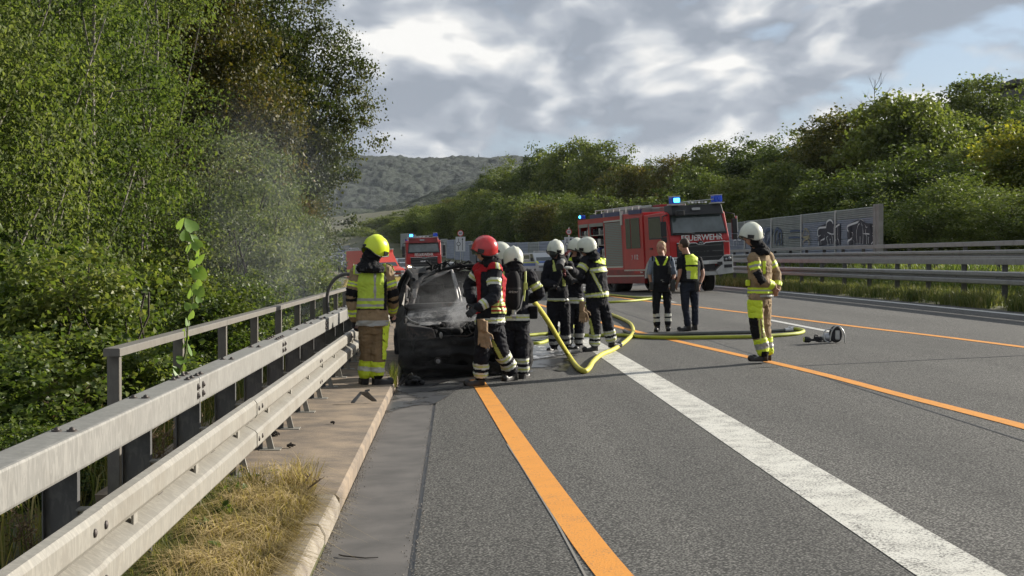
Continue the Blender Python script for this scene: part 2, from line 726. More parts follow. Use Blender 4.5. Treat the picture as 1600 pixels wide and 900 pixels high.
o1 = pline([(1056, 1000, .18), (958, 900, .18), (880, 795, .18), (808, 690, .18), (757, 612, .18), (738, 585, .18)])
o1 += [(.15, 22, .2), (-.1, 30, .2)]
strip('orange_line', smooth_pts(o1), M_ORANGE, .0042)
o2 = pline([(1760, 712, .15), (1600, 668, .15), (1500, 641, .15), (1400, 616, .15), (1250, 577, .15), (1065, 535, .15), (958, 509, .15), (860, 481, .15)])
o2 += [(2.0, 60, .15), (.6, 90, .15), (-2, 120, .15)]
strip('orange_line', smooth_pts(o2), M_ORANGE, .0042)
o3 = pline([(1800, 569, .15), (1600, 543, .15), (1460, 525, .15), (1340, 511, .15), (1200, 493, .15), (1090, 480, .15), (960, 464, .15)])
o3 += [(4.6, 75, .15), (3.2, 100, .15)]
strip('orange_line', smooth_pts(o3), M_ORANGE, .0042)
strip('white_line', [(2.37, 2, .40), (2.38, 9, .40), (2.40, 17, .38), (2.42, 27.2, .36)], M_WHITE, .003)
strip('white_line', [(2.42, 31, .36), (2.41, 36.5, .34)], M_WHITE, .003)
strip('white_line', [(6.86, 7, .14), (6.86, 13, .14)], M_WHITE2, .0045)
for y0 in range(25, 200, 18):
    strip('white_dash', [(6.88 + curve(y0), y0, .14), (6.88 + curve(y0 + 6), y0 + 6, .14)], M_WHITE2, .0045)
    if y0 > 40:
        strip('white_dash', [(2.4 + curve(y0 + 3), y0 + 3, .3), (2.4 + curve(y0 + 9), y0 + 9, .3)], M_WHITE2, .0045)
strip('edge_line', [(11.75 + curve(y), y, .2) for y in range(8, 240, 4)], M_WHITE2, .0045)
# joints and sealed cracks
strip('tar_joint', [(4.42, -2, .018), (4.45, 60, .018)], M_TAR, .0025)
TJ = MB()
q = []
for i in range(41):
    x = 3.9 + i * .2
    q.append((x, 18.35 + .09 * (x - 4) + .02 * noise.noise(Vector((x * 1.5, 0, 0)))))
V = []
for x, y in q:
    V += [(x, y - .02, road_z(x, y) + .0034), (x, y + .02, road_z(x, y) + .0034)]
tag(mesh_obj('tar_joint', np_mesh('j', V, [(2 * i, 2 * i + 2, 2 * i + 3, 2 * i + 1) for i in range(40)]), None, M_TAR), kind='structure')
strip('sealant_line', [(.66, 6, .012), (.60, 8.2, .014), (.50, 10.6, .014), (.44, 11.8, .012)], M_DUST, .0038)
# grit washed against the kerb and along the gutter joint
rnd = random.Random(5)
g = MB()
for i in range(2600):
    if i % 3:
        x = -.72 + abs(rnd.gauss(0, .035)) + .003
    else:
        x = -.22 + rnd.gauss(0, .03)
    y = 6.2 + rnd.random() ** 1.4 * 13
    s_ = rnd.uniform(.002, .0065)
    z = .035 * x + .002
    a = rnd.random() * 3
    g.add([(x + s_ * cos(a), y + s_ * sin(a), z), (x + s_ * cos(a + 2), y + s_ * sin(a + 2), z), (x + s_ * cos(a + 4), y + s_ * sin(a + 4), z), (x, y, z + s_)], [(0, 1, 3), (1, 2, 3), (2, 0, 3)])
tag(g.build('grit', mat('grit', (.08, .07, .06), .9, var=(90, 1), col2=(.25, .23, .2))), 'fine dark grit and crumbs washed along the kerb and gutter', 'grit', kind='stuff')

# ---------------------------------------------------------------- wooded hills far off
def hill(name, y0, x0, x1, ytop, zf, m, nx=420, ny=90, bump=7.0, cell=13.0):
    xs = np.linspace(x0, x1, nx)
    V = []
    for j in range(ny):
        t = j / (ny - 1)
        y = y0 + (ytop - y0) * t
        for x in xs:
            zz = zf(x, t)
            p = Vector((x / cell, y / cell, 0))
            dd = noise.voronoi(p)[0][0]
            zz += bump * (1 - min(1, dd) ** 2) * .8 + bump * .8 * noise.noise(p * .35) + bump * .35 * noise.noise(p * 2.3)
            V.append((x, y, zz))
    Fc = [(j * nx + i, j * nx + i + 1, (j + 1) * nx + i + 1, (j + 1) * nx + i) for j in range(ny - 1) for i in range(nx - 1)]
    o = mesh_obj(name, np_mesh(name, V, Fc, False), None, m)
    return tag(o, kind='structure')


M_FAR = mat('far_forest', (.007, .014, .008), .95, var=(.12, 5), col2=(.020, .031, .014), bump=(.5, 1.0, 2.5))

M_FAR2 = mat('mid_forest', (.009, .017, .007), .95, var=(.18, 5), col2=(.030, .045, .016), bump=(.9, 1.0, 1.5))


def ridge(x, t):
    # ridge line as seen: level across the left, dipping a little to the right
    a = sstep(t * 1.15)
    top = 158 - .012 * (x + 150) + 7 * noise.noise(Vector((x * .006, 1, 0))) - .05 * max(0, x - 150) - .03 * max(0, -x - 380)
    return -5 + top * a


hill('wooded_hill', 1250, -520, 420, 2350, ridge, M_FAR, nx=560, ny=180, bump=7, cell=13)
hill('wooded_hill', 1250, -2600, -519, 2350, ridge, M_FAR, nx=200, ny=60, bump=8, cell=24)
hill('wooded_hill', 1250, 419, 2600, 2350, ridge, M_FAR, nx=200, ny=60, bump=8, cell=24)


def slope(x, t):
    y = 470 + 480 * t
    return -8 + sstep(t) * (25 + 24 * sstep((x + 60) / 100)) + 13 * sstep(t * 4)


hill('wooded_slope', 470, -330, 700, 950, slope, M_FAR2, nx=420, ny=150, bump=4.5, cell=8)

# ---------------------------------------------------------------- trees and other plants
def leaf_quads(C, size, rng, up=.35, aspect=.62, fold=.18, toward=None):
    """C (n,3) leaf positions -> verts (4n,3), faces (2n,3): each leaf a folded diamond"""
    n = len(C)
    nr = rng.normal(size=(n, 3))
    nr[:, 2] += up * 2
    if toward is not None:
        nr += toward
    nr /= np.linalg.norm(nr, axis=1, keepdims=True) + 1e-9
    a = rng.normal(size=(n, 3))
    a[:, 2] -= .5
    a -= nr * (a * nr).sum(1, keepdims=True)
    a /= np.linalg.norm(a, axis=1, keepdims=True) + 1e-9
    b = np.cross(nr, a)
    s = (size * rng.uniform(.6, 1.35, n))[:, None]
    tip, tail = C + a * s * .55, C - a * s * .45
    l = C + b * s * aspect * .5 + nr * s * fold - a * s * .05
    r = C - b * s * aspect * .5 + nr * s * fold - a * s * .05
    V = np.stack([tail, r, tip, l], 1).reshape(-1, 3)
    i = np.arange(n) * 4
    Fc = np.stack([i, i + 1, i + 2, i, i + 2, i + 3], 1).reshape(-1, 3)
    return V, Fc


def crown_points(rng, R, zc, ncl, nlf, sig, lobes=7, flat=1.0, shell=.45, droop=0):
    """clumps of leaves in an uneven crown; R=(rx,ry,rz) half sizes, zc centre height"""
    ld = rng.normal(size=(lobes, 3))
    ld /= np.linalg.norm(ld, axis=1, keepdims=True)
    lc = ld * np.array(R) * .42
    cl = []
    while len(cl) < ncl:
        k = rng.integers(lobes)
        d = rng.normal(size=3)
        d /= np.linalg.norm(d)
        rr = (shell + (1 - shell) * rng.random()) * .66
        p = lc[k] + d * rr * np.array(R)
        cl.append(p)
    cl = np.array(cl)
    sc = rng.uniform(.6, 1.4, len(cl))
    idx = np.repeat(np.arange(len(cl)), nlf)
    off = rng.normal(size=(len(idx), 3)) * (sig * sc[idx])[:, None] * np.array([1, 1, .62 * flat])
    P = cl[idx] + off
    if droop:
        P[:, 2] -= droop * np.abs(off[:, 0] + off[:, 1])
    P[:, 2] += zc
    cl[:, 2] += zc
    return P, cl


def tree_proto(seed, R, zc, ncl, nlf, sig, leaf, lm, bark, h0=0.0, trunk_r=.16, shell=.45, lobes=7, up=.35, limbs=16, stems=1, aspect=.62, droop=0, base=-.4):
    """returns (crown mesh, trunk mesh)"""
    rng = np.random.default_rng(seed)
    P, cl = crown_points(rng, R, zc, ncl, nlf, sig, lobes, shell=shell, droop=droop)
    out = P / np.array(R) - np.array([0, 0, zc / R[2]])
    V, Fc = leaf_quads(P, leaf, rng, up=up, aspect=aspect, toward=out * .55)
    cm = np_mesh('crown', V, Fc)
    cm.materials.append(lm)
    mb = MB()
    r2 = random.Random(seed)
    top = zc + R[2] * .55
    for s_ in range(stems):
        bx, by = (r2.uniform(-.5, .5) * R[0] * .5, r2.uniform(-.5, .5) * R[1] * .5) if stems > 1 else (0, 0)
        tx, ty = bx * 1.6, by * 1.6
        pts, rad = [], []
        n = 9
        for i in range(n + 1):
            t = i / n
            pts.append((bx * (1 - t) + tx * t + r2.uniform(-1, 1) * .07 * R[0] * t, by * (1 - t) + ty * t + r2.uniform(-1, 1) * .07 * R[1] * t, base + (top - base) * t))
            rad.append(max(.012, trunk_r * (1 - .85 * t) * (1.35 if i == 0 else 1)))
        mb.tube(pts, rad, 7)
        for q in range(limbs // stems):
            c = cl[r2.randrange(len(cl))]
            k = r2.uniform(.25, .8)
            i = int(k * n)
            p0 = Vector(pts[i])
            p1 = Vector(c)
            mid = (p0 + p1) / 2 + Vector((0, 0, -.08 * (p1 - p0).length))
            mb.tube([p0, mid, p1], [rad[i] * .55, rad[i] * .3, .01], 5)
    tm = mb.mesh('trunk')
    tm.materials.append(bark)
    return cm, tm


def place_tree(proto, x, y, z, s, rz, name, label, cat='tree', group=None, sz=None):
    cm, tm = proto
    t = thing(name, label, cat, (x, y, z), rz, group)
    t.scale = (s, s, sz or s)
    link(bpy.data.objects.new('crown', cm), t)
    link(bpy.data.objects.new('trunk', tm), t)
    return t


BARK = mat('bark', (.07, .058, .045), .95, var=(6, 4), col2=(.03, .026, .02), bump=(14, .8, .02))
BARK_L = mat('pale_bark', (.26, .24, .2), .9, var=(5, 4), col2=(.09, .08, .065), bump=(14, .6, .01))
L_BIRCH = leaf_mat('birch_leaf', [(.030, .050, .015), (.064, .094, .024), (.112, .14, .038), (.17, .188, .066)], .45, .65, .7)
L_MAPLE = leaf_mat('maple_leaf', [(.028, .050, .012), (.064, .096, .020), (.12, .15, .034), (.18, .19, .055)], .38, .45, .9)
L_OAK = leaf_mat('oak_leaf', [(.028, .036, .010), (.06, .062, .014), (.11, .09, .02), (.17, .10, .028)], .3, .5, .5)
L_OAKD = leaf_mat('dark_oak_leaf', [(.02, .03, .01), (.035, .05, .014), (.055, .07, .02), (.085, .085, .026)], .28, .5, .5)
L_WIL = leaf_mat('willow_leaf', [(.05, .07, .034), (.085, .11, .052), (.13, .15, .08), (.18, .18, .10)], .4, .45, .8)
L_R1 = leaf_mat('bank_leaf', [(.034, .052, .014), (.070, .098, .023), (.115, .148, .036), (.17, .19, .055)], .3, .5, .22)
L_R2 = leaf_mat('bank_leaf_bright', [(.052, .072, .018), (.10, .128, .03), (.16, .185, .048), (.22, .225, .07)], .35, .5, .22)
L_R3 = leaf_mat('bank_leaf_brown', [(.036, .048, .012), (.075, .086, .019), (.12, .115, .028), (.17, .13, .035)], .3, .5, .22)
L_YEL = leaf_mat('yellow_leaf', [(.05, .075, .014), (.10, .125, .02), (.17, .18, .03), (.36, .31, .04)], .4, .5, .25)

# --- the wood behind the left railing
PB = [tree_proto(11 + i, (2.0, 2.0, 4.6), 4.4, 220, 150, .175, .062, L_BIRCH, BARK_L, trunk_r=.07, stems=3, limbs=24, shell=.3, lobes=12) for i in range(3)]
PM = [tree_proto(21 + i, (1.5, 1.4, 1.7), 1.2, 140, 130, .14, .070, L_MAPLE, BARK, trunk_r=.04, stems=4, limbs=16, shell=.35, aspect=.9, base=-.6) for i in range(2)]
PO = [tree_proto(31 + i, (3.5, 3.5, 5.0), 6.8, 480, 170, .28, .105, L_OAK if i == 0 else L_OAKD, BARK, trunk_r=.26, limbs=30, shell=.45, lobes=12, aspect=.75) for i in range(2)]
PW = [tree_proto(41 + i, (1.5, 1.5, 2.5), 2.1, 190, 120, .16, .070, L_WIL, BARK, trunk_r=.05, stems=4, limbs=20, shell=.3, lobes=10, aspect=.45) for i in range(2)]


def lx(px, d):
    return (px - 710) / F * d


LEFT = [
    # proto, px, distance, scale, height factor, name, label
    (PB[0], -10, 17.5, 1.0, 1.15, 'birch_tree', 'pale green birch with thin stems at the far left edge behind the railing'),
    (PB[1], 110, 20.5, 1.05, 1.2, 'birch_tree', 'bright green birch second from the left, its twigs reaching out of the frame top'),
    (PB[2], 225, 23.5, .95, 1.0, 'birch_tree', 'slender green birch left of the brown oak, above the bindweed shoot'),
    (PB[0], 20, 26, 1.25, 1.35, 'birch_tree', 'tall birch filling the sky gap behind the leftmost birch'),
    (PB[1], 180, 31, 1.3, 1.35, 'birch_tree', 'tall birch standing behind the slender birch and left of the brown oak'),
    (PM[0], 60, 14.2, 1.0, 1.0, 'maple_shrub', 'low maple shrub with broad leaves below the leftmost birch'),
    (PM[1], 150, 13.6, .85, .9, 'maple_shrub', 'light green maple shrub beside the start of the handrail'),
    (PM[0], 235, 19.5, .95, 1.05, 'maple_shrub', 'maple shrub behind the bright bindweed shoot and the handrail'),
    (PM[1], -20, 11.2, .8, .7, 'maple_shrub', 'shaded shrub at the left frame edge just above the box rail'),
    (PM[0], 20, 9.6, .5, .55, 'maple_shrub', 'small yellow green shrub poking up behind the box rail at the far left'),
    (PO[0], 345, 38, 1.0, 1.08, 'oak_tree', 'big oak with browning leaves rising out of the frame top'),
    (PO[1], 300, 47, 1.1, 1.2, 'oak_tree', 'dark oak hidden mostly behind the browning oak'),
    (PO[1], 442, 47, .90, 1.12, 'oak_tree', 'dark oak leaning out over the road against the sky'),
    (PO[1], 458, 56, .68, .80, 'oak_tree', 'dark oak behind the leaning oak, its lower boughs over the rail'),
    (PO[0], 400, 43, .62, .85, 'oak_tree', 'golden green oak between the browning oak and the dark oak at the road'),
    (PB[2], 482, 44, .55, .5, 'birch_tree', 'yellowing tree under the dark oak nearest the road'),
    (PW[0], 330, 25, 1.05, .95, 'willow_shrub', 'grey green willow shrub left of the smoke, behind the handrail'),
    (PW[1], 392, 30, 1.15, 1.05, 'willow_shrub', 'silvery willow shrub standing in the drifting smoke'),
    (PW[0], 428, 36, 1.1, 1.15, 'willow_shrub', 'silvery willow shrub right of the smoke below the golden oak'),
    (PW[1], 456, 42, .9, 1.05, 'willow_shrub', 'pale willow shrub nearest the bent hose loop'),
    (PM[1], 400, 23.5, .7, .9, 'maple_shrub', 'low leafy shrub seen through the middle of the handrail'),
    (PM[0], 465, 30, .8, .9, 'maple_shrub', 'low leafy shrub seen through the far end of the handrail'),
    (PM[1], 320, 17.5, .7, .8, 'maple_shrub', 'dark shrub seen through the near bays of the handrail'),
    (PM[0], 215, 13.5, .6, .6, 'maple_shrub', 'shaded shrub between the box rail and the first handrail posts'),
    (PW[0], 470, 62, .8, 1.0, 'willow_shrub', 'small hazy shrub beside the queue of cars'),
    (PB[0], 250, 56, 1.3, 1.7, 'birch_tree', 'tall birch deep in the wood between the oaks'),
    (PB[1], 90, 45, 1.6, 1.7, 'birch_tree', 'tall birch deep in the wood behind the left birches'),
]
for i, (p, px, d, s, hz, nm, lb) in enumerate(LEFT):
    x = lx(px, d)
    z = gz(x, d)
    place_tree(p, x, d, z - .1, s, 1.3 * i, nm, lb, 'shrub' if 'shrub' in nm else 'tree', {'b': 'birches in the wood by the road', 'm': 'leafy shrubs behind the railing', 'o': 'oaks in the wood by the road', 'w': 'willow shrubs behind the railing'}[nm[0]], sz=s * hz)

# --- wooded bank on the right and beyond the bend
PR = []
for i, (R, zc, lm) in enumerate([((4.2, 4.2, 5.4), 6.0, L_R1), ((4.6, 4.4, 4.8), 5.6, L_R2), ((3.9, 4.2, 5.6), 6.3, L_R3), ((4.4, 4.4, 5.2), 5.8, L_R1), ((3.6, 3.6, 4.3), 4.6, L_R2)]):
    PR.append(tree_proto(51 + i, R, zc, 260, 85, .40, .23, lm, BARK, trunk_r=.2, limbs=14, lobes=13, shell=.5, aspect=.8))
PY = tree_proto(61, (3.2, 3.2, 4.4), 5.2, 200, 70, .42, .24, L_YEL, BARK, trunk_r=.16, limbs=14, lobes=9, aspect=.8)
PRN = tree_proto(66, (4.4, 4.4, 5.2), 5.6, 420, 70, .42, .17, L_R1, BARK, trunk_r=.2, limbs=18, lobes=14, shell=.5, aspect=.8)

# px centre, pixel row of the top, distance, width scale, proto
RIGHT = [
    (1600, 185, 78, .95, 5, 'yellowing tree at the right frame edge'),
    (1650, 150, 90, 1.3, 0, 'dark green tree just outside behind the yellowing tree'),
    (1540, 118, 118, 1.15, 1, 'tall green tree topping the skyline at the right'),
    (1590, 290, 62, .85, 6, 'dark tree low at the right edge above the far guard rails'),
    (1500, 268, 66, .85, 6, 'shaded tree right of the end of the noise wall'),
    (1440, 225, 74, .9, 0, 'shaded tree directly behind the end of the noise wall'),
    (1415, 146, 96, 1.25, 4, 'big bright green round tree above the graffiti panels'),
    (1480, 160, 104, 1.1, 1, 'bright tree between the round tree and the skyline tree'),
    (1335, 165, 112, 1.15, 2, 'brown tinged tree left of the big round tree'),
    (1290, 190, 128, 1.2, 2, 'brown tinged oak on the bank skyline'),
    (1240, 200, 138, 1.2, 0, 'dark oak on the bank skyline above the pale bush'),
    (1235, 252, 92, .82, 4, 'light green bushy tree behind the noise wall, left of the big round tree'),
    (1340, 262, 84, .9, 3, 'dark tree under the brown tinged trees, behind the graffiti panels'),
    (1180, 214, 150, 1.2, 3, 'dark tree on the skyline right of the fire engine roof'),
    (1120, 222, 165, 1.2, 1, 'round green tree on the skyline above the fire engine cab'),
    (1160, 278, 108, .9, 4, 'light bushy tree just right above the fire engine'),
    (1085, 258, 128, 1.0, 0, 'dark tree behind the blue lights of the fire engine'),
    (1065, 240, 180, 1.15, 2, 'brownish tree on the skyline above the fire engine'),
    (1020, 246, 190, 1.1, 0, 'dark tree on the skyline left of the cab roof'),
    (985, 252, 160, 1.05, 2, 'olive tree behind the rear of the fire engine'),
    (945, 222, 205, 1.35, 1, 'wide light crowned tree on the left half of the bank skyline'),
    (890, 216, 215, 1.35, 1, 'highest light crowned tree in the middle of the skyline'),
    (845, 228, 225, 1.25, 3, 'dark tree left of the highest light crowned tree'),
    (800, 246, 235, 1.2, 0, 'dark tree standing where the bank skyline drops'),
    (930, 300, 150, 1.0, 3, 'dark tree low behind the rear end of the fire engine'),
    (870, 300, 170, 1.1, 0, 'dark tree low behind the police van'),
    (815, 300, 185, 1.1, 3, 'dark tree low right of the hanging sign board'),
    (765, 300, 205, 1.1, 0, 'dark tree low above the red helmet'),
    (770, 262, 255, 1.1, 3, 'dark pointed tree left of the skyline drop'),
    (1040, 300, 118, .9, 3, 'dark tree low behind the crew cab of the fire engine'),
    (1390, 300, 78, .75, 0, 'dark shrubby tree right behind the graffiti panels'),
    (1290, 300, 88, .8, 3, 'dark shrubby tree behind the middle noise wall panels'),
    (1550, 225, 84, .95, 1, 'mid green tree left of the yellowing tree'),
]
for i, (px, ty, d, s, k, lb) in enumerate(RIGHT):
    p = [PR[0], PR[1], PR[2], PR[3], PR[4], PY, PRN][k]
    hs = [11.2, 10.2, 11.7, 10.8, 8.7, 9.4, 10.6][k]
    x = lx(px, d)
    z = gz(x, d) - .3
    want = 1.57 + (405 - ty) / F * d - z
    place_tree(p, x, d, z, s, 2.1 * i, 'bank_tree', lb, 'tree', 'trees on the wooded bank', sz=want / hs)

# far wood beyond the bend: many alike trees, each a thing
rnd = random.Random(8)
FARPX = []
for px in range(560, 800, 17):
    FARPX.append((px + rnd.uniform(-5, 5), 405 - (18 + 95 * sstep((px - 575) / 190)) + rnd.uniform(-5, 5), 330 + rnd.uniform(-20, 40)))
for px in range(545, 800, 24):
    FARPX.append((px, 352 + rnd.uniform(-4, 6), 285 + rnd.uniform(-10, 20)))
for px in range(590, 840, 26):
    FARPX.append((px, 338 + rnd.uniform(-6, 8) - .16 * (px - 590), 300 + rnd.uniform(-20, 10)))
for px in range(556, 770, 20):
    FARPX.append((px, 348 - .20 * (px - 556) + rnd.uniform(-4, 4), 450 + rnd.uniform(-30, 60)))
for i, (px, ty, d) in enumerate(FARPX):
    k = i % 5
    x = lx(px, d)
    z = min(gz(x, min(d, 460)), 1.57 + (405 - ty) / F * d - 7) - .5
    want = 1.57 + (405 - ty) / F * d - z
    hs = [11.2, 10.2, 11.7, 10.8, 8.7][k]
    s = 1.3 if d < 400 else 2.0
    place_tree(PR[k], x, d, z, s, 1.7 * i, 'far_tree', 'one of the hazy trees of the wood where the motorway bends away', 'tree', 'trees of the far wood beyond the bend', sz=want / hs)

# rows of trees clothing the slope above the noise wall round the bend
rnd = random.Random(21)
for row, (u0, hh) in enumerate(((24, 8.0), (31, 8.6), (40, 9.0))):
    y = 118 + 4 * row
    while y < 345:
        u = u0 + rnd.uniform(-1.5, 1.5)
        x = u + curve(y)
        px = 710 + F * x / y
        if 545 < px < 905:
            k = rnd.randrange(5)
            s = rnd.uniform(.75, 1.0)
            h = hh * rnd.uniform(.8, 1.15)
            lim = np.interp(px, [545, 600, 650, 700, 765, 800, 905], [356, 344, 326, 312, 292, 255, 232])
            h = min(h, 1.57 + (405 - lim - rnd.uniform(0, 14)) / F * y - gz(x, y))
            if h < 2.2:
                y += 6
                continue
            place_tree(PR[k], x, y, gz(x, y) - 1.0, s, rnd.random() * 6, 'bank_tree', 'one of the dense dark trees on the slope above the far noise wall', 'tree', 'trees on the slope above the far noise wall', sz=(h + 1) / (11.2, 10.2, 11.7, 10.8, 8.7)[k])
        y += rnd.uniform(5.5, 8) * (1 + y / 400)

# bare tree top and a building showing above the skyline at the right
bt_ = thing('bare_tree', 'leafless twiggy tree top sticking out above the brown tinged crowns', 'tree', (lx(1372, 121), 121, gz(lx(1372, 121), 121)))
mb, tw = MB(), MB()
rb = random.Random(2)
Hb = 1.57 + (405 - 118) / F * 121 - bt_.location.z
mb.tube([(0, 0, -.5), (.1, 0, Hb * .5), (0, .1, Hb * .97)], [.16, .09, .012], 6)
for k in range(26):
    z_ = Hb * rb.uniform(.55, .93)
    a_ = rb.random() * 6.28
    l_ = rb.uniform(.6, 1.7)
    e = Vector((l_ * cos(a_), l_ * sin(a_), z_ + l_ * .9))
    tw.tube([(0, .05, z_), e * .5 + Vector((0, 0, z_ * .5 - .1)), e], [.03, .018, .006], 4)
    for q in range(3):
        tw.tube([e.lerp(Vector((0, 0, z_)), .3 * q / 2 + .1), e + Vector((rb.uniform(-.4, .4), rb.uniform(-.4, .4), rb.uniform(.1, .5)))], [.012, .004], 3)
mb.build('trunk', BARK, bt_)
tw.build('branches', BARK, bt_)['kind'] = 'stuff'
bx_, by_ = lx(1655, 150), 152
bz_ = gz(bx_, by_)
bd_ = thing('building', 'flat dark roof of a building just showing above the trees at the right edge', 'building', (bx_, by_, bz_))
Hz = 1.57 + (405 - 130) / F * 150 - bz_
MB().box((0, 0, Hz / 2 - .5), (9.0, 8, Hz)).build('wall', mat('dark_cladding', (.07, .07, .07), .7), bd_)
MB().box((0, 0, Hz + .1), (10.4, 9.4, .5), bev=.05).build('roof', mat('roof_dark', (.05, .05, .052), .6), bd_)
for k in range(3):
    MB().box((-3 + 3 * k, -4.02, Hz - 1.8), (1.6, .08, 1.4)).build('window', mat('building_glass', (.04, .05, .055), .1) if k == 0 else bpy.data.materials['building_glass'], bd_)

# conifers standing out on the far ridge
mb = MB()
r2 = random.Random(3)
for k in range(9):
    z0, r0 = 2 + k * 1.9, 3.4 * (1 - k / 9.5)
    n = 11
    ring = []
    for i in range(n * 2):
        a = pi * i / n
        rr = r0 * (1.15 if i % 2 else .7) * r2.uniform(.85, 1.1)
        ring.append(Vector((rr * cos(a), rr * sin(a), z0 - (.5 if i % 2 else 0))))
    tip = Vector((0, 0, z0 + 3.1))
    mb.add(ring + [tip], [(i, (i + 1) % (2 * n), 2 * n) for i in range(2 * n)])
M_CON = mat('conifer', (.018, .028, .016), .95)
cmesh = mb.mesh('crown')
cmesh.materials.append(M_CON)
tb = MB().tube([(0, 0, -1), (0, 0, 19)], [.35, .05], 6).mesh('trunk')
tb.materials.append(BARK)
for px, top, s in [(741, 248, .75), (748, 240, 1.1), (757, 247, .8), (765, 250, .7), (733, 251, .6), (727, 253, .5)]:
    d = 2330
    zt = 1.57 + (405 - top) / F * d
    place_tree((cmesh, tb), lx(px, d), d, zt - 20.5 * s * 1.15, s * 1.15, px, 'conifer_tree', 'dark pointed conifer standing out on the far ridge', 'tree', 'conifers on the far ridge')


# ---------------------------------------------------------------- grass
def blades(name, P, h, w, m, rng, lean=.5, curl=.4, label=None, jit=.35):
    n = len(P)
    a = rng.uniform(0, 2 * pi, n)
    d = np.stack([np.cos(a), np.sin(a), np.zeros(n)], 1)
    s = np.stack([-np.sin(a), np.cos(a), np.zeros(n)], 1)
    hh = (h * rng.uniform(1 - jit, 1 + jit, n))[:, None]
    ww = (w * rng.uniform(.7, 1.3, n))[:, None]
    le = (rng.normal(lean, .25, n))[:, None]
    up = np.array([0, 0, 1.0])
    mid = P + up * hh * .55 + d * hh * le * .35
    tip = P + up * hh * (1 - curl * np.abs(le)) + d * hh * le
    V = np.stack([P - s * ww, P + s * ww, mid + s * ww * .8, mid - s * ww * .8, tip], 1).reshape(-1, 3)
    i = np.arange(n) * 5
    Fc = np.stack([i, i + 1, i + 2, i, i + 2, i + 3, i + 3, i + 2, i + 4], 1).reshape(-1, 3)
    o = mesh_obj(name, np_mesh(name, V, Fc), None, m)
    return tag(o, label, 'grass', kind='stuff')


G_VERGE = leaf_mat('verge_grass', [(.035, .06, .015), (.08, .11, .03), (.15, .16, .055), (.28, .25, .11)], .3, .6, 1.5)
G_GREEN = leaf_mat('green_grass', [(.04, .07, .015), (.09, .13, .03), (.16, .18, .055), (.26, .23, .1)], .35, .55, 1.5)
G_DRY = leaf_mat('dry_grass', [(.15, .125, .05), (.30, .225, .10), (.44, .34, .17), (.58, .47, .28)], .3, .6, 3)
G_MIX = leaf_mat('mixed_grass', [(.05, .085, .02), (.12, .14, .04), (.25, .21, .08), (.4, .32, .14)], .35, .6, 2.5)
rng = np.random.default_rng(4)


def area(n, u0, u1, y0, y1, dens=None, zf=None, pw=1.0):
    u = rng.uniform(u0, u1, n)
    y = y0 + (y1 - y0) * rng.random(n) ** pw
    if dens is not None:
        k = np.array([dens(a, b) for a, b in zip(u, y)]) > rng.random(n)
        u, y = u[k], y[k]
    z = np.array([(zf or terr)(a, b) for a, b in zip(u, y)])
    x = u + np.array([curve(b) for b in y])
    return np.stack([x, y, z - .01], 1)


def clump(s, t=0):
    return lambda a, b: max(0, min(1, .5 + t + 2.2 * noise.noise(Vector((a * s, b * s, .3)))))


blades('verge_grass', area(74000, 12.18, 14.2, 18, 75, clump(.9, .25), pw=1.5), .34, .009, G_VERGE, rng, label='tall mixed grass along the foot of the median guard rail')
blades('verge_grass', area(22000, 12.5, 14.2, 70, 150, None), .38, .02, G_VERGE, rng, label='grass of the median verge farther along the road')
blades('median_grass', area(30000, 14.2, 20, 24, 110, None, pw=1.3), .4, .02, G_GREEN, rng, label='green grass between the two lines of guard rail')
# dry tussocks between rail and kerb, greener towards the rail
soil = lambda u, y: .005 + .03 * noise.noise(Vector((u * 2, y * 2, 1)))
blades('dry_grass', area(50000, -1.32, -.89, 5.5, 9.25, lambda a, b: (.25 + .75 * sstep((a + 1.35) / .35)) * max(.02, min(1, .55 + 2.6 * noise.noise(Vector((a * 3.2, b * 2.6, 2))))) * (1 - .9 * sstep((b - 8.6 + (a + 1.1) * .8) / .6)), zf=lambda u, y: soil(u, y) if y < 8.9 else .1), .23, .0024, G_DRY, rng, lean=.95, curl=.55, jit=.6, label='bleached dry grass tufts between the W-beam and the kerb stones')
blades('green_grass', area(44000, -2.0, -1.02, 5, 9.6, lambda a, b: (1 - .85 * sstep((a + 1.35) / .3)) * max(.05, min(1, .6 + 1.8 * noise.noise(Vector((a * 3, b * 2.4, 5))))) * (1 - .9 * sstep((b - 8.9) / .6)), zf=soil), .2, .0026, G_MIX, rng, lean=.7, curl=.45, label='green grass growing under the near guard rail')
blades('meadow_grass', area(26000, -4.5, -2.2, 5, 24, clump(1.2, .2)), .4, .005, G_MIX, rng, lean=.5, label='rank grass on the slope below the handrail')
blades('verge_grass', area(14000, -4.5, -.9, 44, 110, lambda a, b: .9, zf=lambda u, y: prof(u, y) + rise(y)), .5, .016, G_DRY, rng, lean=.4, label='tall pale grass on the verge ahead of the fire engines')
P = area(130, -.77, -.71, 16.9, 17.6, None, zf=lambda u, y: .03)
blades('grass_tuft', P, .26, .005, G_MIX, rng, lean=.3, label='green and straw grass tuft in the kerb joint by the burnt car')

# low leafy cover on the slope
V, Fc = leaf_quads(area(70000, -9, -2.35, 6, 34, clump(.8, .3)) + np.array([[0, 0, .3]]) + rng.normal(size=(1, 1)) * 0, .06, rng, up=.6, aspect=.85)
o = mesh_obj('ground_cover', np_mesh('ground_cover', V, Fc), None, L_MAPLE)
tag(o, 'low broad leaved weeds covering the slope behind the railing', 'undergrowth', kind='stuff')


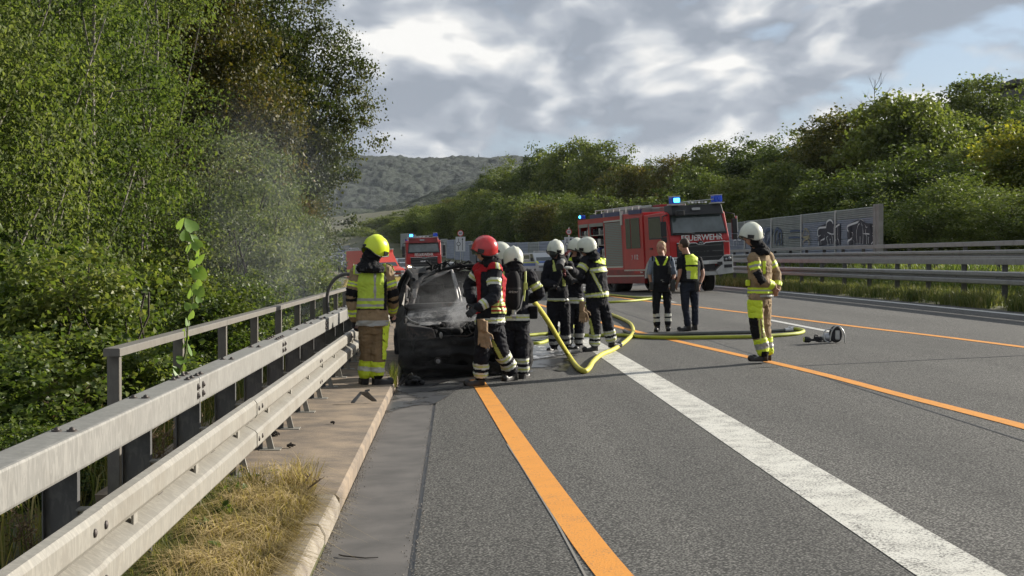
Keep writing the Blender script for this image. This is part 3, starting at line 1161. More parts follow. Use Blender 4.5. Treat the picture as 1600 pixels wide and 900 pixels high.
def weed(name, label, x, y, z, h, m_leaf, m_stem, seed, leaf=.05, n=26, cat='plant', umb=False, group=None, spread=.3):
    """branching herb: stem with side twigs and leaves"""
    r = random.Random(seed)
    t = thing(name, label, cat, (x, y, z), r.random() * 6, group)
    mb = MB()
    pts = []
    for s_ in range(r.randint(2, 4)):
        a = r.random() * 6.28
        tip = Vector((spread * h * cos(a), spread * h * sin(a), h * r.uniform(.75, 1.05)))
        mid = tip * .5 + Vector((0, 0, .08 * h))
        mb.tube([(0, 0, 0), mid, tip], [.005, .004, .002], 4)
        for q in range(7):
            k = r.uniform(.3, 1)
            b = mid.lerp(tip, (k - .5) * 2) if k > .5 else mid * (k * 2)
            aa = r.random() * 6.28
            e = b + Vector((cos(aa), sin(aa), .7)) * h * .16
            mb.tube([b, e], [.003, .0015], 3)
            pts.append(e)
            pts.append(b)
    mb.build('stem', m_stem, t)
    C = np.array([pts[i % len(pts)] + Vector((r.gauss(0, .02), r.gauss(0, .02), r.gauss(0, .012))) for i in range(n * 4)])
    V, Fc = leaf_quads(C, leaf, np.random.default_rng(seed), up=.6, aspect=.7)
    mesh_obj('leaf_cluster' if not umb else 'seed_head', np_mesh('leaf_cluster', V, Fc), t, m_leaf)['kind'] = 'stuff'
    return t


M_STEM = mat('dry_stem', (.13, .09, .055), .9)
M_STEMG = mat('green_stem', (.09, .11, .03), .8)
L_SEED = leaf_mat('seed_head', [(.09, .06, .035), (.15, .10, .06), (.24, .18, .12)], .2, .8, 3)
k = 0
for px, py, h in [(20, 790, .45), (225, 715, .6), (255, 700, .55), (280, 695, .62), (300, 680, .5), (130, 610, .8), (100, 600, .9), (60, 850, .35), (240, 670, .6)]:
    k += 1
    d = 7.2 if px < 90 else (9.2 if py > 650 else 11.5)
    u = -1.75 if px > 200 else (-1.9 if px < 90 else -2.7)
    x = lx(px, d)
    weed('dry_weed', ['withered umbel weed with brown seed heads behind the near W-beam', 'withered umbel weed with brown seed heads on the slope left of the handrail'][0 if u > -2 else 1], x, d, -.05, h, L_SEED, M_STEM, k, .02, 30, 'weed', True, 'withered umbel weeds' if u > -2 else 'withered umbel weeds on the slope')
weed('dry_weed', 'bare dark twiggy weed sticking out of the dry grass beside the slab', -1.02, 8.75, .03, .22, L_SEED, M_STEM, 77, .012, 6, 'weed', True, spread=.9)
for i, (px, d, s_) in enumerate([(330, 7.6, .05), (345, 8.0, .045), (370, 8.6, .05), (390, 9.2, .05), (330, 6.9, .045)]):
    weed('leafy_weed', 'small broad leaved weed in the grass under the near guard rail', lx(px, d), d, .02, .16, L_MAPLE, M_STEMG, 90 + i, s_, 8, 'weed', group='leafy weeds under the near rail')

# bindweed shoot standing up through the handrail: heart-shaped leaves, each its own part
bt = thing('bindweed_shoot', 'tall shoot with bright heart shaped leaves climbing in front of the handrail', 'plant', (0, 0, 0))
D0 = 10.6
stem_px = [(272, 600), (283, 575), (290, 550), (292, 530), (294, 500), (301, 470), (305, 440), (308, 415), (306, 395), (298, 370), (290, 352)]
sp = smooth_pts([tuple(at_y(a, b, D0)) for a, b in stem_px], 3)
MB().tube(sp, [.010 - .006 * i / len(sp) for i in range(len(sp))], 6).build('stem', M_STEMG, bt)
L_BIND = mat('bindweed_leaf', (.13, .23, .03), .5, trans=((.32, .48, .05, 1), .35), var=(12, 2), col2=(.085, .17, .025))
hv = [(0, -.42, 0), (.30, -.52, .05), (.5, -.30, .10), (.46, .02, .08), (.24, .34, .02), (0, .56, -.06), (-.24, .34, .02), (-.46, .02, .08), (-.5, -.30, .10), (-.30, -.52, .05), (0, 0, -.02)]
lm_ = np_mesh('leaf', hv, [(i, (i + 1) % 10, 10) for i in range(10)], True)
lm_.materials.append(L_BIND)
r2 = random.Random(12)
for i, (px, py, sz) in enumerate([(283, 350, 18), (297, 352, 22), (290, 368, 18), (303, 372, 12), (306, 381, 17), (296, 388, 16), (310, 397, 14), (300, 412, 12), (314, 405, 18), (302, 425, 14), (313, 427, 22), (306, 420, 12), (310, 443, 14), (298, 458, 14), (312, 455, 17), (305, 447, 10), (310, 468, 11), (293, 478, 12), (304, 478, 10), (300, 492, 14), (292, 503, 12), (287, 520, 12), (292, 527, 10), (290, 538, 16), (295, 545, 18), (282, 562, 16), (280, 573, 18), (275, 580, 16), (272, 598, 18)]):
    o = link(bpy.data.objects.new('leaf', lm_), bt)
    o.location = at_y(px, py, D0 + r2.uniform(-.08, .05))
    s_ = sz / F * D0 * 1.12
    o.scale = (s_, s_, s_)
    o.rotation_euler = (r2.uniform(.8, 1.5), r2.uniform(-.7, .7), r2.uniform(-1.3, 1.3))

# ---------------------------------------------------------------- guard rails, handrail, noise wall
def galv(name, c0, c1, streak=.5, rough=.5, metal=.35, dirt=(.2, .17, .12)):
    m = bpy.data.materials.new(name)
    m.use_nodes = True
    T = NT(m.node_tree)
    out = T.n('ShaderNodeOutputMaterial')
    co = T.n('ShaderNodeTexCoord').outputs['Object']
    a = T.noise(T.vmap(co, scale=(16, 26, 7)), 1, 5, .65, 1.6)
    b = T.noise(T.vmap(co, scale=(3, 2.2, 3)), 1, 4, .6)
    c = T.mix(T.ramp(a, [(.46, (0,)), (.60, (streak,))]), c0, c1)
    c = T.mix(T.ramp(b, [(.5, (0,)), (.75, (.45,))]), c, dirt)
    p = T.n('ShaderNodeBsdfPrincipled', {'Base Color': c, 'Roughness': rough, 'Metallic': metal})
    bn = T.n('ShaderNodeBump', {'Strength': .15, 'Distance': .003, 'Height': a})
    T.set(p.inputs['Normal'], bn.outputs[0])
    T.nt.links.new(p.outputs[0], out.inputs[0])
    return m


M_BOX = galv('galvanised_streaked', (.215, .21, .195), (.34, .33, .305), .55, .5, .25, (.14, .13, .112))
M_WB = galv('galvanised_beam', (.24, .228, .20), (.36, .34, .295), .55, .5, .2, (.17, .145, .112))
M_POST = galv('galvanised_post', (.12, .12, .12), (.2, .195, .185), .5, .5, .5, (.07, .06, .05))
M_BOLT = mat('rusty_bolt', (.07, .06, .055), .6, .5)
M_HR = galv('handrail_grey', (.15, .138, .122), (.21, .195, .17), .5, .55, .3, (.12, .10, .08))
M_FARR = galv('old_rail', (.24, .245, .245), (.36, .36, .35), .5, .45, .4, (.1, .09, .08))
M_RUB = mat('black_rubber', (.018, .018, .018), .7)


def thick(poly, t):
    """closed outline of a bent sheet given its outer polyline"""
    P = [Vector(p).to_3d() for p in poly]
    inn = []
    for i, p in enumerate(P):
        a = (P[i] - P[i - 1]) if i else (P[1] - P[0])
        b = (P[i + 1] - P[i]) if i < len(P) - 1 else a
        d = (a.normalized() + b.normalized()).normalized()
        inn.append((p.x - d.y * t, p.y + d.x * t))
    return [tuple(p) for p in poly] + inn[::-1]


def rail_line(name, label, u0, zb, ztop, wtop, y0, y1, postdy, yj_box, yj_w, side, mb_, mw, mp, near=False, ybolt=26, group=None, rear=None):
    """box rail above a W-beam; side=+1: beam faces +x"""
    root = thing(name, label, 'guard rail', (0, 0, 0), 0, group)
    S = side

    def X(u):
        return u0 + S * u

    def zz(y, h):
        return h + rise(y) - rise(min(y0, 40))

    def seg(out, a, b, nm, m, shrink=0.0, bev=0):
        n = max(1, int((b - a) / 4))
        mb = MB()
        rings = []
        for i in range(n + 1):
            y = a + (b - a) * i / n
            rings.append([Vector((X(p) + curve(y), y, zz(y, q))) for p, q in out])
        mb.loft(rings, smooth=False)
        o = weld(mb.build(nm, m, root), bev)
        return o

    box = [(-.075, ztop - .15), (.075, ztop - .15), (.075, ztop), (-.075, ztop)]
    if S < 0:
        box = box
    y = yj_box
    while y > y0:
        y -= 4
    k = 0
    while y < y1:
        L = 4 if y < 60 else 20
        o = seg(box, y + .006, min(y + L, y1) - .006, 'box_beam', mb_, bev=.012)
        if near and y < ybolt:
            bb = MB()
            def bolt(x, yy, z, nrm):
                bb.disc((x, yy, z), nrm, .021, .006, 10)
                bb.sphere(Vector((x, yy, z)) + Vector(nrm) * .002, .0135, 8, 4, (1, 1, 1))
            py_ = yj_box - 40 + .1
            while py_ < y + L:
                if py_ > y and abs(((py_ - yj_box + 2) % 4) - 2) > .4:
                    for sx in (-.03, .03):
                        bolt(X(sx), py_, zz(py_, ztop) + .003, (0, 0, 1))
                py_ += postdy
            for q in (.08, .2):
                for e in (y + q, y + L - q):
                    for sx in (-.04, .04):
                        bolt(X(sx), e, ztop + .003, (0, 0, 1))
                    if q < .1:
                        for hz in (.05, .1):
                            bolt(X(.078), e, ztop - hz, (S, 0, 0))
            bo = bb.build('bolt_row', M_BOLT, o)
            bo['kind'] = 'stuff'
        y += L
    wz = wtop
    wx = .075 if near else 0
    wpoly = [(p_ + wx, q_) for p_, q_ in [(.17, wz - .02), (.20, wz), (.235, wz - .004), (.25, wz - .025), (.25, wz - .095), (.238, wz - .115), (.175, wz - .135), (.175, wz - .16), (.238, wz - .195), (.25, wz - .21), (.25, wz - .29), (.238, wz - .305), (.2, wz - .315)]]
    out = thick(wpoly, -.004)
    y = yj_w
    while y > y0:
        y -= 4
    i = 0
    while y < y1:
        L = 4 if y < 60 else 20
        # each length overlaps the next: sits 3 mm proud at its near end
        oo = [(p + (.0 if i % 2 else .005), q) for p, q in out]
        o = seg(oo, y - (.0 if i % 2 else .12), min(y + L, y1) + (.0 if i % 2 else .12) - .004, 'w_beam', mw)
        if near and y < ybolt:
            bb = MB()
            for e in (y - .06, y + .09, y + L / 3, y + 2 * L / 3):
                for hz in ((.06, .25) if abs(e - y) < .2 else ()):
                    bb.sphere((X(.257 + wx), e, wz - hz), .016, 9, 5, (.5, 1, 1))
                bb.box((X(.18 + wx), e, wz - .148), (.02, .09, .018))
            bo = bb.build('bolt_row', M_BOLT, o)
            bo['kind'] = 'stuff'
        if rear:
            seg([(-p, q) for p, q in out], y, min(y + L, y1) - .004, 'w_beam', mw)
        y += L
        i += 1
    # posts, struts and feet share their meshes
    z0 = zb
    pm = MB()
    ph = ztop - .152 - z0
    pm.box((S * -.01, 0, ph / 2), (.13, .005, ph)).box((S * .057, -.017, ph / 2), (.005, .04, ph)).box((S * -.077, -.017, ph / 2), (.005, .04, ph))
    pme = pm.mesh('post')
    pme.materials.append(mp)
    bm_ = MB()
    bm_.box((S * (.135 + wx / 2), -.03, wtop - .12 - z0), (.15 + wx, .07, .008)).box((S * (.205 + wx), -.03, wtop - .15 - z0), (.01, .07, .08))
    bme = bm_.mesh('bracket')
    bme.materials.append(mw)
    fm = MB()
    fz = .09 if near else .02
    fm.hexa([(S * .10, -.012, fz), (S * .15, -.012, fz), (S * .15, .012, fz), (S * .10, .012, fz), (S * .03, -.012, wtop - .30 - z0), (S * .07, -.012, wtop - .30 - z0), (S * .07, .012, wtop - .30 - z0), (S * .03, .012, wtop - .30 - z0)])
    fm.box((S * .12, 0, fz + .005), (.16, .16, .012))
    fme = fm.mesh('foot_brace')
    fme.materials.append(mw)
    y = yj_box - 80 + .1
    while y < y1:
        if y > y0 - .2:
            x = X(0) + curve(y)
            z = z0 + rise(y) - rise(min(y0, 40))
            for nm, me in (('post', pme), ('bracket', bme)) + ((('foot_brace', fme),) if near and y > 8.9 else ()):
                o = link(bpy.data.objects.new(nm, me), root)
                o.location = (x, y, z)
        y += postdy
    return root


gr = rail_line('guard_rail', 'near galvanised guard rail with box rail over W-beam along the left kerb', -1.545, .0, .888, .705, 1.5, 70, 4 / 3, 8.2, 4.85, 1, M_BOX, M_WB, M_POST, True)
rail_line('guard_rail', 'weathered median guard rail with dark posts rising from the grass verge', 13.25, .45, 1.585, 1.27, 16, 150, 8 / 3, 20, 20, -1, M_FARR, M_FARR, M_POST, rear=True)
rail_line('guard_rail', 'second guard rail farther back, directly in front of the noise wall', 17.1, 1.0, 2.14, 1.86, 22, 160, 8 / 3, 22, 22, -1, M_FARR, M_FARR, M_POST)

# handrail on the parapet edge
hr = thing('handrail', 'grey steel handrail with flat posts at the slab edge behind the guard rail', 'railing')
for k in range(13):
    a, b = 8.5 + k * 4, 12.5 + k * 4
    mb = MB()
    mb.ext([(-.05, -.042), (.05, -.042), (.05, 0), (.044, .006), (-.044, .006), (-.05, 0)], a + .003, b - .003, 'y')
    o = mb.build('top_rail', M_HR, hr)
    o.location = (-2.05 + curve(a + 2), 0, 1.03 + rise(a))
pm = MB()
pm.box((-.0, -.03, .47), (.07, .006, .94)).box((.035, .0, .47), (.006, .06, .94))
pm.box((0, 0, .012), (.14, .16, .02))
pme = pm.mesh('post')
pme.materials.append(M_HR)
for k in range(26):
    o = link(bpy.data.objects.new('post', pme), hr)
    o.location = (-2.07 + curve(8.65 + 2 * k), 8.65 + 2 * k, .05 + rise(8.65 + 2 * k))

# bent grey hose loop at the rail
dl = 21.5
pts = smooth_pts([tuple(at_y(a, b, dl)) for a, b in [(515, 500), (512, 478), (512, 458), (520, 440), (533, 430), (549, 429), (562, 437), (570, 455), (574, 480)]], 4)
tag(MB().tube(pts, .027, 10).build('hose_loop', mat('old_grey_hose', (.11, .105, .10), .7, var=(9, 3), col2=(.06, .05, .045)), None), 'grey hose bent in a high arch over the guard rail beside the yellow vest', 'hose')

# ---- noise wall
nw = thing('noise_wall', 'grey noise wall of ribbed panels between steel posts with white graffiti outlines', 'noise wall')
M_NP = mat('noise_panel', (.23, .26, .31), .6, var=(1.1, 5), col2=(.17, .195, .25))
M_NP2 = mat('noise_panel_green', (.25, .27, .25), .6, var=(1.3, 5), col2=(.18, .2, .19))
M_NPOST = mat('noise_post', (.5, .5, .47), .6, var=(2, 4), col2=(.38, .38, .36))
M_CONC = mat('pale_concrete', (.27, .265, .25), .85, var=(2, 5), col2=(.19, .185, .17))
NWU = 18.55


def rib_outline(h, n=7, dep=.03):
    o = [(0, 0)]
    for i in range(n):
        a, b = h * i / n, h * (i + 1) / n
        o += [(dep, a + .25 * (b - a)), (dep, b - .25 * (b - a)), (0, b)]
    return o + [(-.06, h), (-.06, 0)]


nbay = 33
def wpos(s):
    """point of the wall line, s metres from its near end"""
    y = 59.2 + s
    return NWU + curve(y), y


for i in range(nbay):
    a, b = .3 + i * 5.4, 5.7 + i * 5.4
    xa, ya = wpos(a)
    xb, yb = wpos(b)
    z = 1.02 + rise((ya + yb) / 2)
    L = math.hypot(xb - xa, yb - ya)
    ang = math.atan2(yb - ya, xb - xa)
    rows = 6 if i < 8 else 1
    for r in range(rows):
        hh = 2.7 / rows
        mb = MB()
        mb.ext(rib_outline(hh - (.012 if rows > 1 else 0), 5 if rows > 1 else 8), .09, L - .09, 'x')
        o = mb.build('panel', M_NP2 if r == rows - 1 and rows > 1 or (i * 7) % 5 == 4 else M_NP, nw)
        o.location = (xa, ya, z + .12 + hh * r)
        o.rotation_euler = (0, 0, ang)
    mb = MB()
    mb.box((0, -.07, 1.45), (.17, .02, 2.95)).box((0, .09, 1.45), (.17, .02, 2.95)).box((0, .01, 1.45), (.02, .15, 2.95))
    o = mb.build('post', M_NPOST, nw)
    o.location = (xa, ya, z - .1)
    o.rotation_euler = (0, 0, ang + pi)
# end piece: two narrow uprights closing the wall
for k, s_ in enumerate((-.35, .05)):
    x, y = wpos(s_)
    mb = MB()
    mb.box((0, 0, 1.47), (.42, .2, 2.98), bev=.015)
    o = mb.build('end_panel', M_CONC, nw)
    o.location = (x, y + .2, .95)
    o.rotation_euler = (0, 0, pi / 2 - .02)


def wall_pt(px, py, off=.075):
    """pixel -> point just in front of the panels (graffiti is sprayed flat on them)"""
    r = ray(px, py)
    t = 50.0
    for _ in range(400):
        p = CAM + r * t
        if p.x > NWU - off + curve(p.y):
            break
        t += .12
    return Vector((NWU - off + curve(p.y), p.y, CAM.z + r.z * t))


def spray(strokes, m, w, name='graffiti'):
    mb = MB()
    for st in strokes:
        P = [wall_pt(1140 + a / 5.714, 300 + b / 5.714) for a, b in st]
        P = [Vector(p) for p in smooth_pts([tuple(p) for p in P], 3)] if len(P) > 2 else P
        for p, q in zip(P[:-1], P[1:]):
            d = (q - p)
            if d.length < 1e-5:
                continue
            n = Vector((0, -d.z, d.y)).normalized() * w
            e = d.normalized() * w * .5
            mb.add([p - n - e, q - n + e, q + n + e, p + n - e], [(0, 1, 2, 3)])
    return mb.build(name, m, nw)


M_SPW = mat('spray_white', (.6, .61, .61), .8)
M_SPB = mat('spray_blue', (.05, .075, .13), .8)
M_SPK = mat('spray_black', (.03, .03, .04), .8)
M_SPY = mat('spray_yellow', (.3, .27, .16), .8)
fill = [[(1070, 330), (1130, 300), (1170, 290), (1215, 320), (1290, 330)], [(1060, 380), (1130, 350), (1180, 345), (1240, 370), (1290, 370)], [(1080, 430), (1140, 410), (1200, 420), (1280, 430)],
        [(800, 350), (850, 330), (900, 300), (930, 330), (985, 320)], [(800, 400), (870, 360), (930, 360), (985, 370)], [(810, 440), (880, 420), (985, 430)]]
spray(fill, M_SPK, .22)
spray([[(1060, 465), (1060, 440), (1095, 410), (1100, 370), (1060, 350), (1055, 310), (1090, 290), (1140, 270), (1160, 250), (1195, 262), (1215, 300), (1225, 330)],
       [(1140, 465), (1135, 360), (1150, 290), (1180, 280), (1195, 350), (1190, 460)], [(1165, 460), (1168, 400)], [(1225, 460), (1230, 400), (1215, 380), (1215, 320), (1250, 300), (1290, 320), (1300, 360), (1300, 440)],
       [(1245, 455), (1240, 400), (1275, 395), (1285, 430), (1270, 460)], [(1065, 430), (1110, 440), (1110, 465)], [(1195, 380), (1250, 375), (1290, 375)],
       [(795, 475), (800, 400), (790, 380), (795, 325), (860, 315)], [(860, 320), (870, 270), (900, 250), (920, 270), (930, 320), (925, 380), (880, 365)], [(820, 470), (815, 430), (850, 420), (850, 390), (800, 395)],
       [(880, 475), (870, 400), (910, 390), (930, 470)], [(940, 320), (965, 300), (985, 290)], [(945, 470), (950, 420), (975, 430), (985, 470)], [(965, 420), (968, 320)], [(905, 460), (900, 420), (920, 420)]], M_SPW, .045)
spray([[(320, 460), (330, 350), (380, 340), (370, 400), (340, 460)], [(400, 460), (410, 350), (440, 330), (430, 400), (420, 470)], [(450, 470), (440, 370), (465, 350), (470, 470)]], M_SPB, .09)
spray([[(660, 470), (665, 440), (690, 420), (710, 450), (705, 475)], [(655, 400), (670, 330), (700, 340), (715, 390), (660, 405), (715, 410)], [(690, 330), (690, 410)], [(720, 470), (718, 400)]], M_SPY, .035)
spray([[(540, 350), (600, 345), (650, 350)], [(530, 410), (590, 405), (650, 410)]], M_SPB, .05)
spray([[(80, 470), (75, 400), (110, 390), (100, 430), (80, 430)], [(40, 480), (35, 440), (60, 430), (65, 480)]], M_SPW, .035)


# ---- lane guidance signs on the median
M_SIGNW = mat('sign_white', (.55, .56, .56), .4)
M_SIGNK = mat('sign_black', (.02, .02, .02), .4)
M_SIGNR = mat('sign_red', (.5, .03, .03), .4)
M_SIGNB = mat('sign_blue', (.02, .09, .32), .4)


def lane_sign(px, d, w, h, zc, label, rz=0):
    x = lx(px, d)
    z = gz(x, d)
    t = thing('road_sign', label, 'road sign', (x, d, z), rz, 'lane guidance signs on the median')
    H = zc - z
    MB().tube([(0, .05, -.2), (0, .05, H + h / 2 + .75)], .04, 8).build('pole', M_NPOST, t)
    b = weld(MB().box((0, 0, H), (w, .03, h)).build('sign_board', M_SIGNW, t), .01, 1)
    mb = MB()
    s = w / 1.1
    mb.ext([(.2 * s, -.42 * h), (.2 * s + .06, -.42 * h), (.2 * s + .06, .30 * h), (.2 * s + .14, .30 * h), (.2 * s + .03, .44 * h), (.2 * s - .08, .30 * h), (.2 * s, .30 * h)], -.021, -.016, 'y')
    mb.box((-.22 * s, -.018, -.24 * h), (.06, .005, .3 * h)).box((-.22 * s, -.018, .28 * h), (.06, .005, .22 * h))
    n = 20
    R0, R1 = .17 * s, .235 * s
    ring = [(-.22 * s + R0 * cos(2 * pi * i / n), -.019, .03 + R0 * sin(2 * pi * i / n)) for i in range(n)] + [(-.22 * s + R1 * cos(2 * pi * i / n), -.019, .03 + R1 * sin(2 * pi * i / n)) for i in range(n)]
    mb.add(ring, [(i, (i + 1) % n, (i + 1) % n + n, i + n) for i in range(n)])
    o = mb.build('lane_arrows', M_SIGNK, b)
    o.location = (0, 0, H)
    rs = thing_round(t, H + h / 2 + .42, .36 * s)
    return t


def thing_round(t, z, r):
    a = MB().disc((0, .0, z), (0, 1, 0), r, .02, 24).build('round_sign', M_SIGNR, t)
    b = MB().disc((0, -.013, z), (0, 1, 0), r * .74, .006, 24).build('sign_face', M_SIGNW, a)
    lettering('numeral', '60', r * .95, (0, -.02, z), (pi / 2, 0, 0), M_SIGNK, a)
    return a


def top_z(py, d):
    return 1.57 + (405 - py) / F * d


lane_sign(719.5, 168, 1.15, 1.75, top_z(381.5, 168), 'white lane guidance sign with a round 60 sign, right of the distant fire engine')
lane_sign(889, 110, .72, 1.15, top_z(382, 110), 'white lane guidance sign with a round 60 sign, above the firefighters in a huddle')
# blue motorway board far off
d = 330
t = thing('road_sign', 'blue motorway sign board standing small above the yellow helmet', 'road sign', (lx(584, d), d, top_z(400, d)))
weld(MB().box((0, 0, 4.2), (3.6, .1, 2.6)).build('sign_board', M_SIGNB, t), .03, 1)
MB().box((-1.3, .1, 2.2), (.15, .15, 6)).box((1.3, .1, 2.2), (.15, .15, 6)).build('pole', M_NPOST, t)
MB().ext([(-.1, -.7), (.1, -.7), (.1, .3), (.35, .3), (0, .8), (-.35, .3), (-.1, .3)], -.07, -.06, 'y').build('arrow', M_SIGNW, t).location = (0, 0, 4.2)

# temporary concrete barrier between the carriageways
br = thing('barrier', 'low grey concrete barrier elements standing on the road behind the breathing apparatus wearer', 'barrier')
for i, (px, py) in enumerate([(848, 446), (812, 444), (778, 443)]):
    d = 66 + 0 * i
    x = lx(px, d)
    mb = MB()
    mb.ext([(-.3, 0), (.3, 0), (.3, .1), (.12, .3), (.1, .82), (-.1, .82), (-.12, .3), (-.3, .1)], -.52, .52, 'y')
    o = weld(mb.build('barrier_element', M_CONC, br), .01, 1)
    o.location = (x, d + .35 * i, road_z(x, d) + .03)
    o.rotation_euler = (0, 0, pi / 2 - .12)

# small debris
def debris(name, label, cat, fn, m, loc, rz=0):
    mb = MB()
    fn(mb)
    o = mb.build(name, m)
    o.location = loc
    o.rotation_euler = (0, 0, rz)
    return tag(o, label, cat)


M_CHAR = mat('charred', (.013, .013, .014), .75, var=(20, 4), col2=(.03, .03, .032), bump=(40, .9, .012))
M_TWIG = mat('twig', (.035, .028, .022), .9)
p = hit(562, 873)
debris('twig', 'thin dark crooked twig lying on the gutter beside the kerb stones', 'twig', lambda mb: mb.tube([(-.115, .07, .006), (-.09, .03, .008), (-.03, .0, .008), (.03, -.02, .006), (.1, -.025, .01)], [.0035, .004, .004, .003, .002], 6), M_TWIG, (p.x, p.y, p.z + .002))
p = hit(570, 630, lambda x, y: .1)


def bracketpiece(mb):
    mb.hexa([(-.14, -.03, 0), (-.1, -.03, 0), (-.02, .03, .10), (-.05, .03, .10), (-.14, -.03, .012), (-.1, -.03, .012), (-.02, .03, .112), (-.05, .03, .112)])
    mb.hexa([(-.05, -.02, .10), (.03, -.03, .11), (.12, .01, .01), (.07, .03, .01), (-.05, -.02, .112), (.03, -.03, .122), (.12, .01, .025), (.07, .03, .025)])
    mb.hexa([(0, .0, .11), (.05, .0, .12), (.05, .03, .12), (0, .03, .11), (0, .0, .13), (.05, .0, .14), (.05, .03, .14), (0, .03, .13)])


debris('metal_bracket', 'bent grey metal bracket lying on the slab in front of the yellow helmeted firefighter', 'bracket', bracketpiece, M_POST, (p.x, p.y, .1))


def lump(seed, r, n=26):
    def f(mb):
        q = random.Random(seed)
        for i in range(n):
            a = q.random() * 6.28
            rr = r * q.random()
            mb.sphere((rr * cos(a), rr * .6 * sin(a), q.uniform(.01, .5) * r), r * q.uniform(.12, .3), 6, 4, (q.uniform(.6, 1.4), q.uniform(.6, 1.4), q.uniform(.5, 1.2)), Matrix.Rotation(q.random() * 3, 3, 'X').to_euler())
        for i in range(6):
            a, b = q.random() * 6, q.random() * 6
            mb.tube([(r * cos(a), r * .5 * sin(a), .01), (0, 0, r * q.uniform(.6, 1.1)), (r * cos(b), r * .5 * sin(b), .02)], .006, 5)
    return f


p = hit(643, 603)
debris('burnt_debris', 'charred tangle of melted plastic on the gutter in front of the burnt car', 'debris', lump(4, .17), M_CHAR, (p.x, p.y, p.z))
for i, (px, py, r, lb) in enumerate([(428, 681, .05, 'dark crumb of litter at the edge of the slab under the W-beam'), (455, 700, .035, 'small dark crumb of litter on the slab near the rail feet'), (520, 662, .02, 'tiny dark crumb in the middle of the slab')]):
    p = hit(px, py, lambda x, y: .1)
    debris('litter', lb, 'litter', lump(20 + i, r, 7), M_TWIG, (p.x, p.y, .098))
p = hit(428, 738, lambda x, y: .1)
debris('fallen_leaf', 'single green leaf lying on the concrete slab beside the rail', 'leaf', lambda mb: mb.add([(-.05, 0, .0), (-.02, -.03, .012), (.03, -.028, .01), (.06, 0, .002), (.03, .028, .012), (-.02, .03, .01)], [(0, 1, 2, 3), (0, 3, 4, 5)]), L_MAPLE, (p.x, p.y, .104), .3)
for px, py, lb in [(1487, 465, 'crumpled white plastic cup in the verge grass'), (1505, 462, 'white plastic sheet scrap lying in the verge grass')]:
    p = hit(px, py + 8)
    debris('litter', lb, 'litter', lambda mb: mb.hexa([(-.12, -.03, 0), (.1, -.04, .02), (.14, .04, 0), (-.1, .05, .01), (-.1, -.02, .08), (.08, -.03, .11), (.12, .03, .05), (-.1, .04, .1)]), M_SIGNW, (p.x, p.y, p.z + .12))

# ---------------------------------------------------------------- vehicles (front faces local -Y, z = 0 at the road)
V_RED = mat('fire_red', (.47, .008, .008), .42, coat=.12, var=(1.5, 4), col2=(.37, .007, .007))
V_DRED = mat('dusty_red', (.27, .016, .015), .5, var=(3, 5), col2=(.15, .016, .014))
V_WHITE = mat('vehicle_white', (.50, .50, .48), .4, var=(4, 5), col2=(.36, .36, .34))
V_SCREEN = mat('screen_glass', (.10, .125, .125), .08, spec=.9, var=(1.2, 3), col2=(.05, .065, .065))  # pale reflection painted into the base colour, lighter than the other glass
V_BLACK = mat('vehicle_black', (.015, .015, .016), .5)
V_GREY = mat('shutter_grey', (.22, .23, .21), .45, .3)
V_ALU = mat('aluminium', (.5, .5, .49), .35, .7)
V_DARK = mat('dark_interior', (.02, .021, .024), .8)
V_GLASS = mat('vehicle_glass', (.035, .045, .045), .06, spec=.9)
V_TYRE = mat('tyre', (.014, .014, .014), .85, bump=(40, .3, .005))
V_RIM = mat('rim_grey', (.16, .16, .16), .5, .5)
V_BLUE = mat('beacon_blue', (.006, .05, .42), .15, emit=((.01, .12, 1.0), .03))
V_BLUEON = mat('beacon_lit', (.1, .5, 1), .2, emit=((.06, .5, 1.0), 3.2))
V_LAMP = mat('headlamp_lit', (1, .8, .5), .2, emit=((1, .78, .42), 7.0))
V_LAMPO = mat('headlamp', (.35, .36, .37), .12, .4)
V_CHROME = mat('chrome', (.65, .65, .65), .15, .95)
V_PLATE = mat('number_plate', (.6, .6, .57), .5)
V_CASEB = mat('case_blue', (.02, .06, .28), .5)
V_YEL = mat('signal_yellow', (.55, .62, .03), .5)
V_ORG = mat('signal_orange', (.75, .16, .03), .5)
V_AMB = mat('ambulance_red', (.5, .04, .02), .4, coat=.3)
V_WLET = mat('white_lettering', (.68, .67, .65), .5)
V_HOSE = mat('rolled_hose', (.45, .43, .12), .7)


def wheel_meshes(R, w, nlug=8):
    t = MB()
    prof_ = [(R * .60, -w * .46), (R * .93, -w * .5), (R, -w * .40), (R, w * .40), (R * .93, w * .5), (R * .60, w * .46)]
    n = 28
    rings = []
    for i in range(n):
        a = 2 * pi * i / n
        rings.append([Vector((x, r * cos(a), r * sin(a))) for r, x in prof_])
    rings.append(rings[0])
    t.loft(rings, cap=False)
    tm = t.mesh('tyre')
    tm.materials.append(V_TYRE)
    r = MB()
    r.disc((0, 0, 0), (1, 0, 0), R * .60, w * .45, 24)
    r.disc((-w * .25, 0, 0), (1, 0, 0), R * .32, w * .3, 16).disc((w * .25, 0, 0), (1, 0, 0), R * .32, w * .3, 16)
    for i in range(nlug):
        a = 2 * pi * i / nlug
        for s in (-1, 1):
            r.disc((s * w * .26, R * .44 * cos(a), R * .44 * sin(a)), (1, 0, 0), R * .07, w * .1, 8)
    rm = r.mesh('rim')
    rm.materials.append(V_RIM)
    return tm, rm


def add_wheel(parent, wm, x, y, R, steer=0):
    w = bpy.data.objects.new('wheel', None)
    link(w, parent)
    w.location = (x, y, R)
    w.rotation_euler = (0, 0, steer)
    link(bpy.data.objects.new('tyre', wm[0]), w)
    link(bpy.data.objects.new('rim', wm[1]), w)
    return w


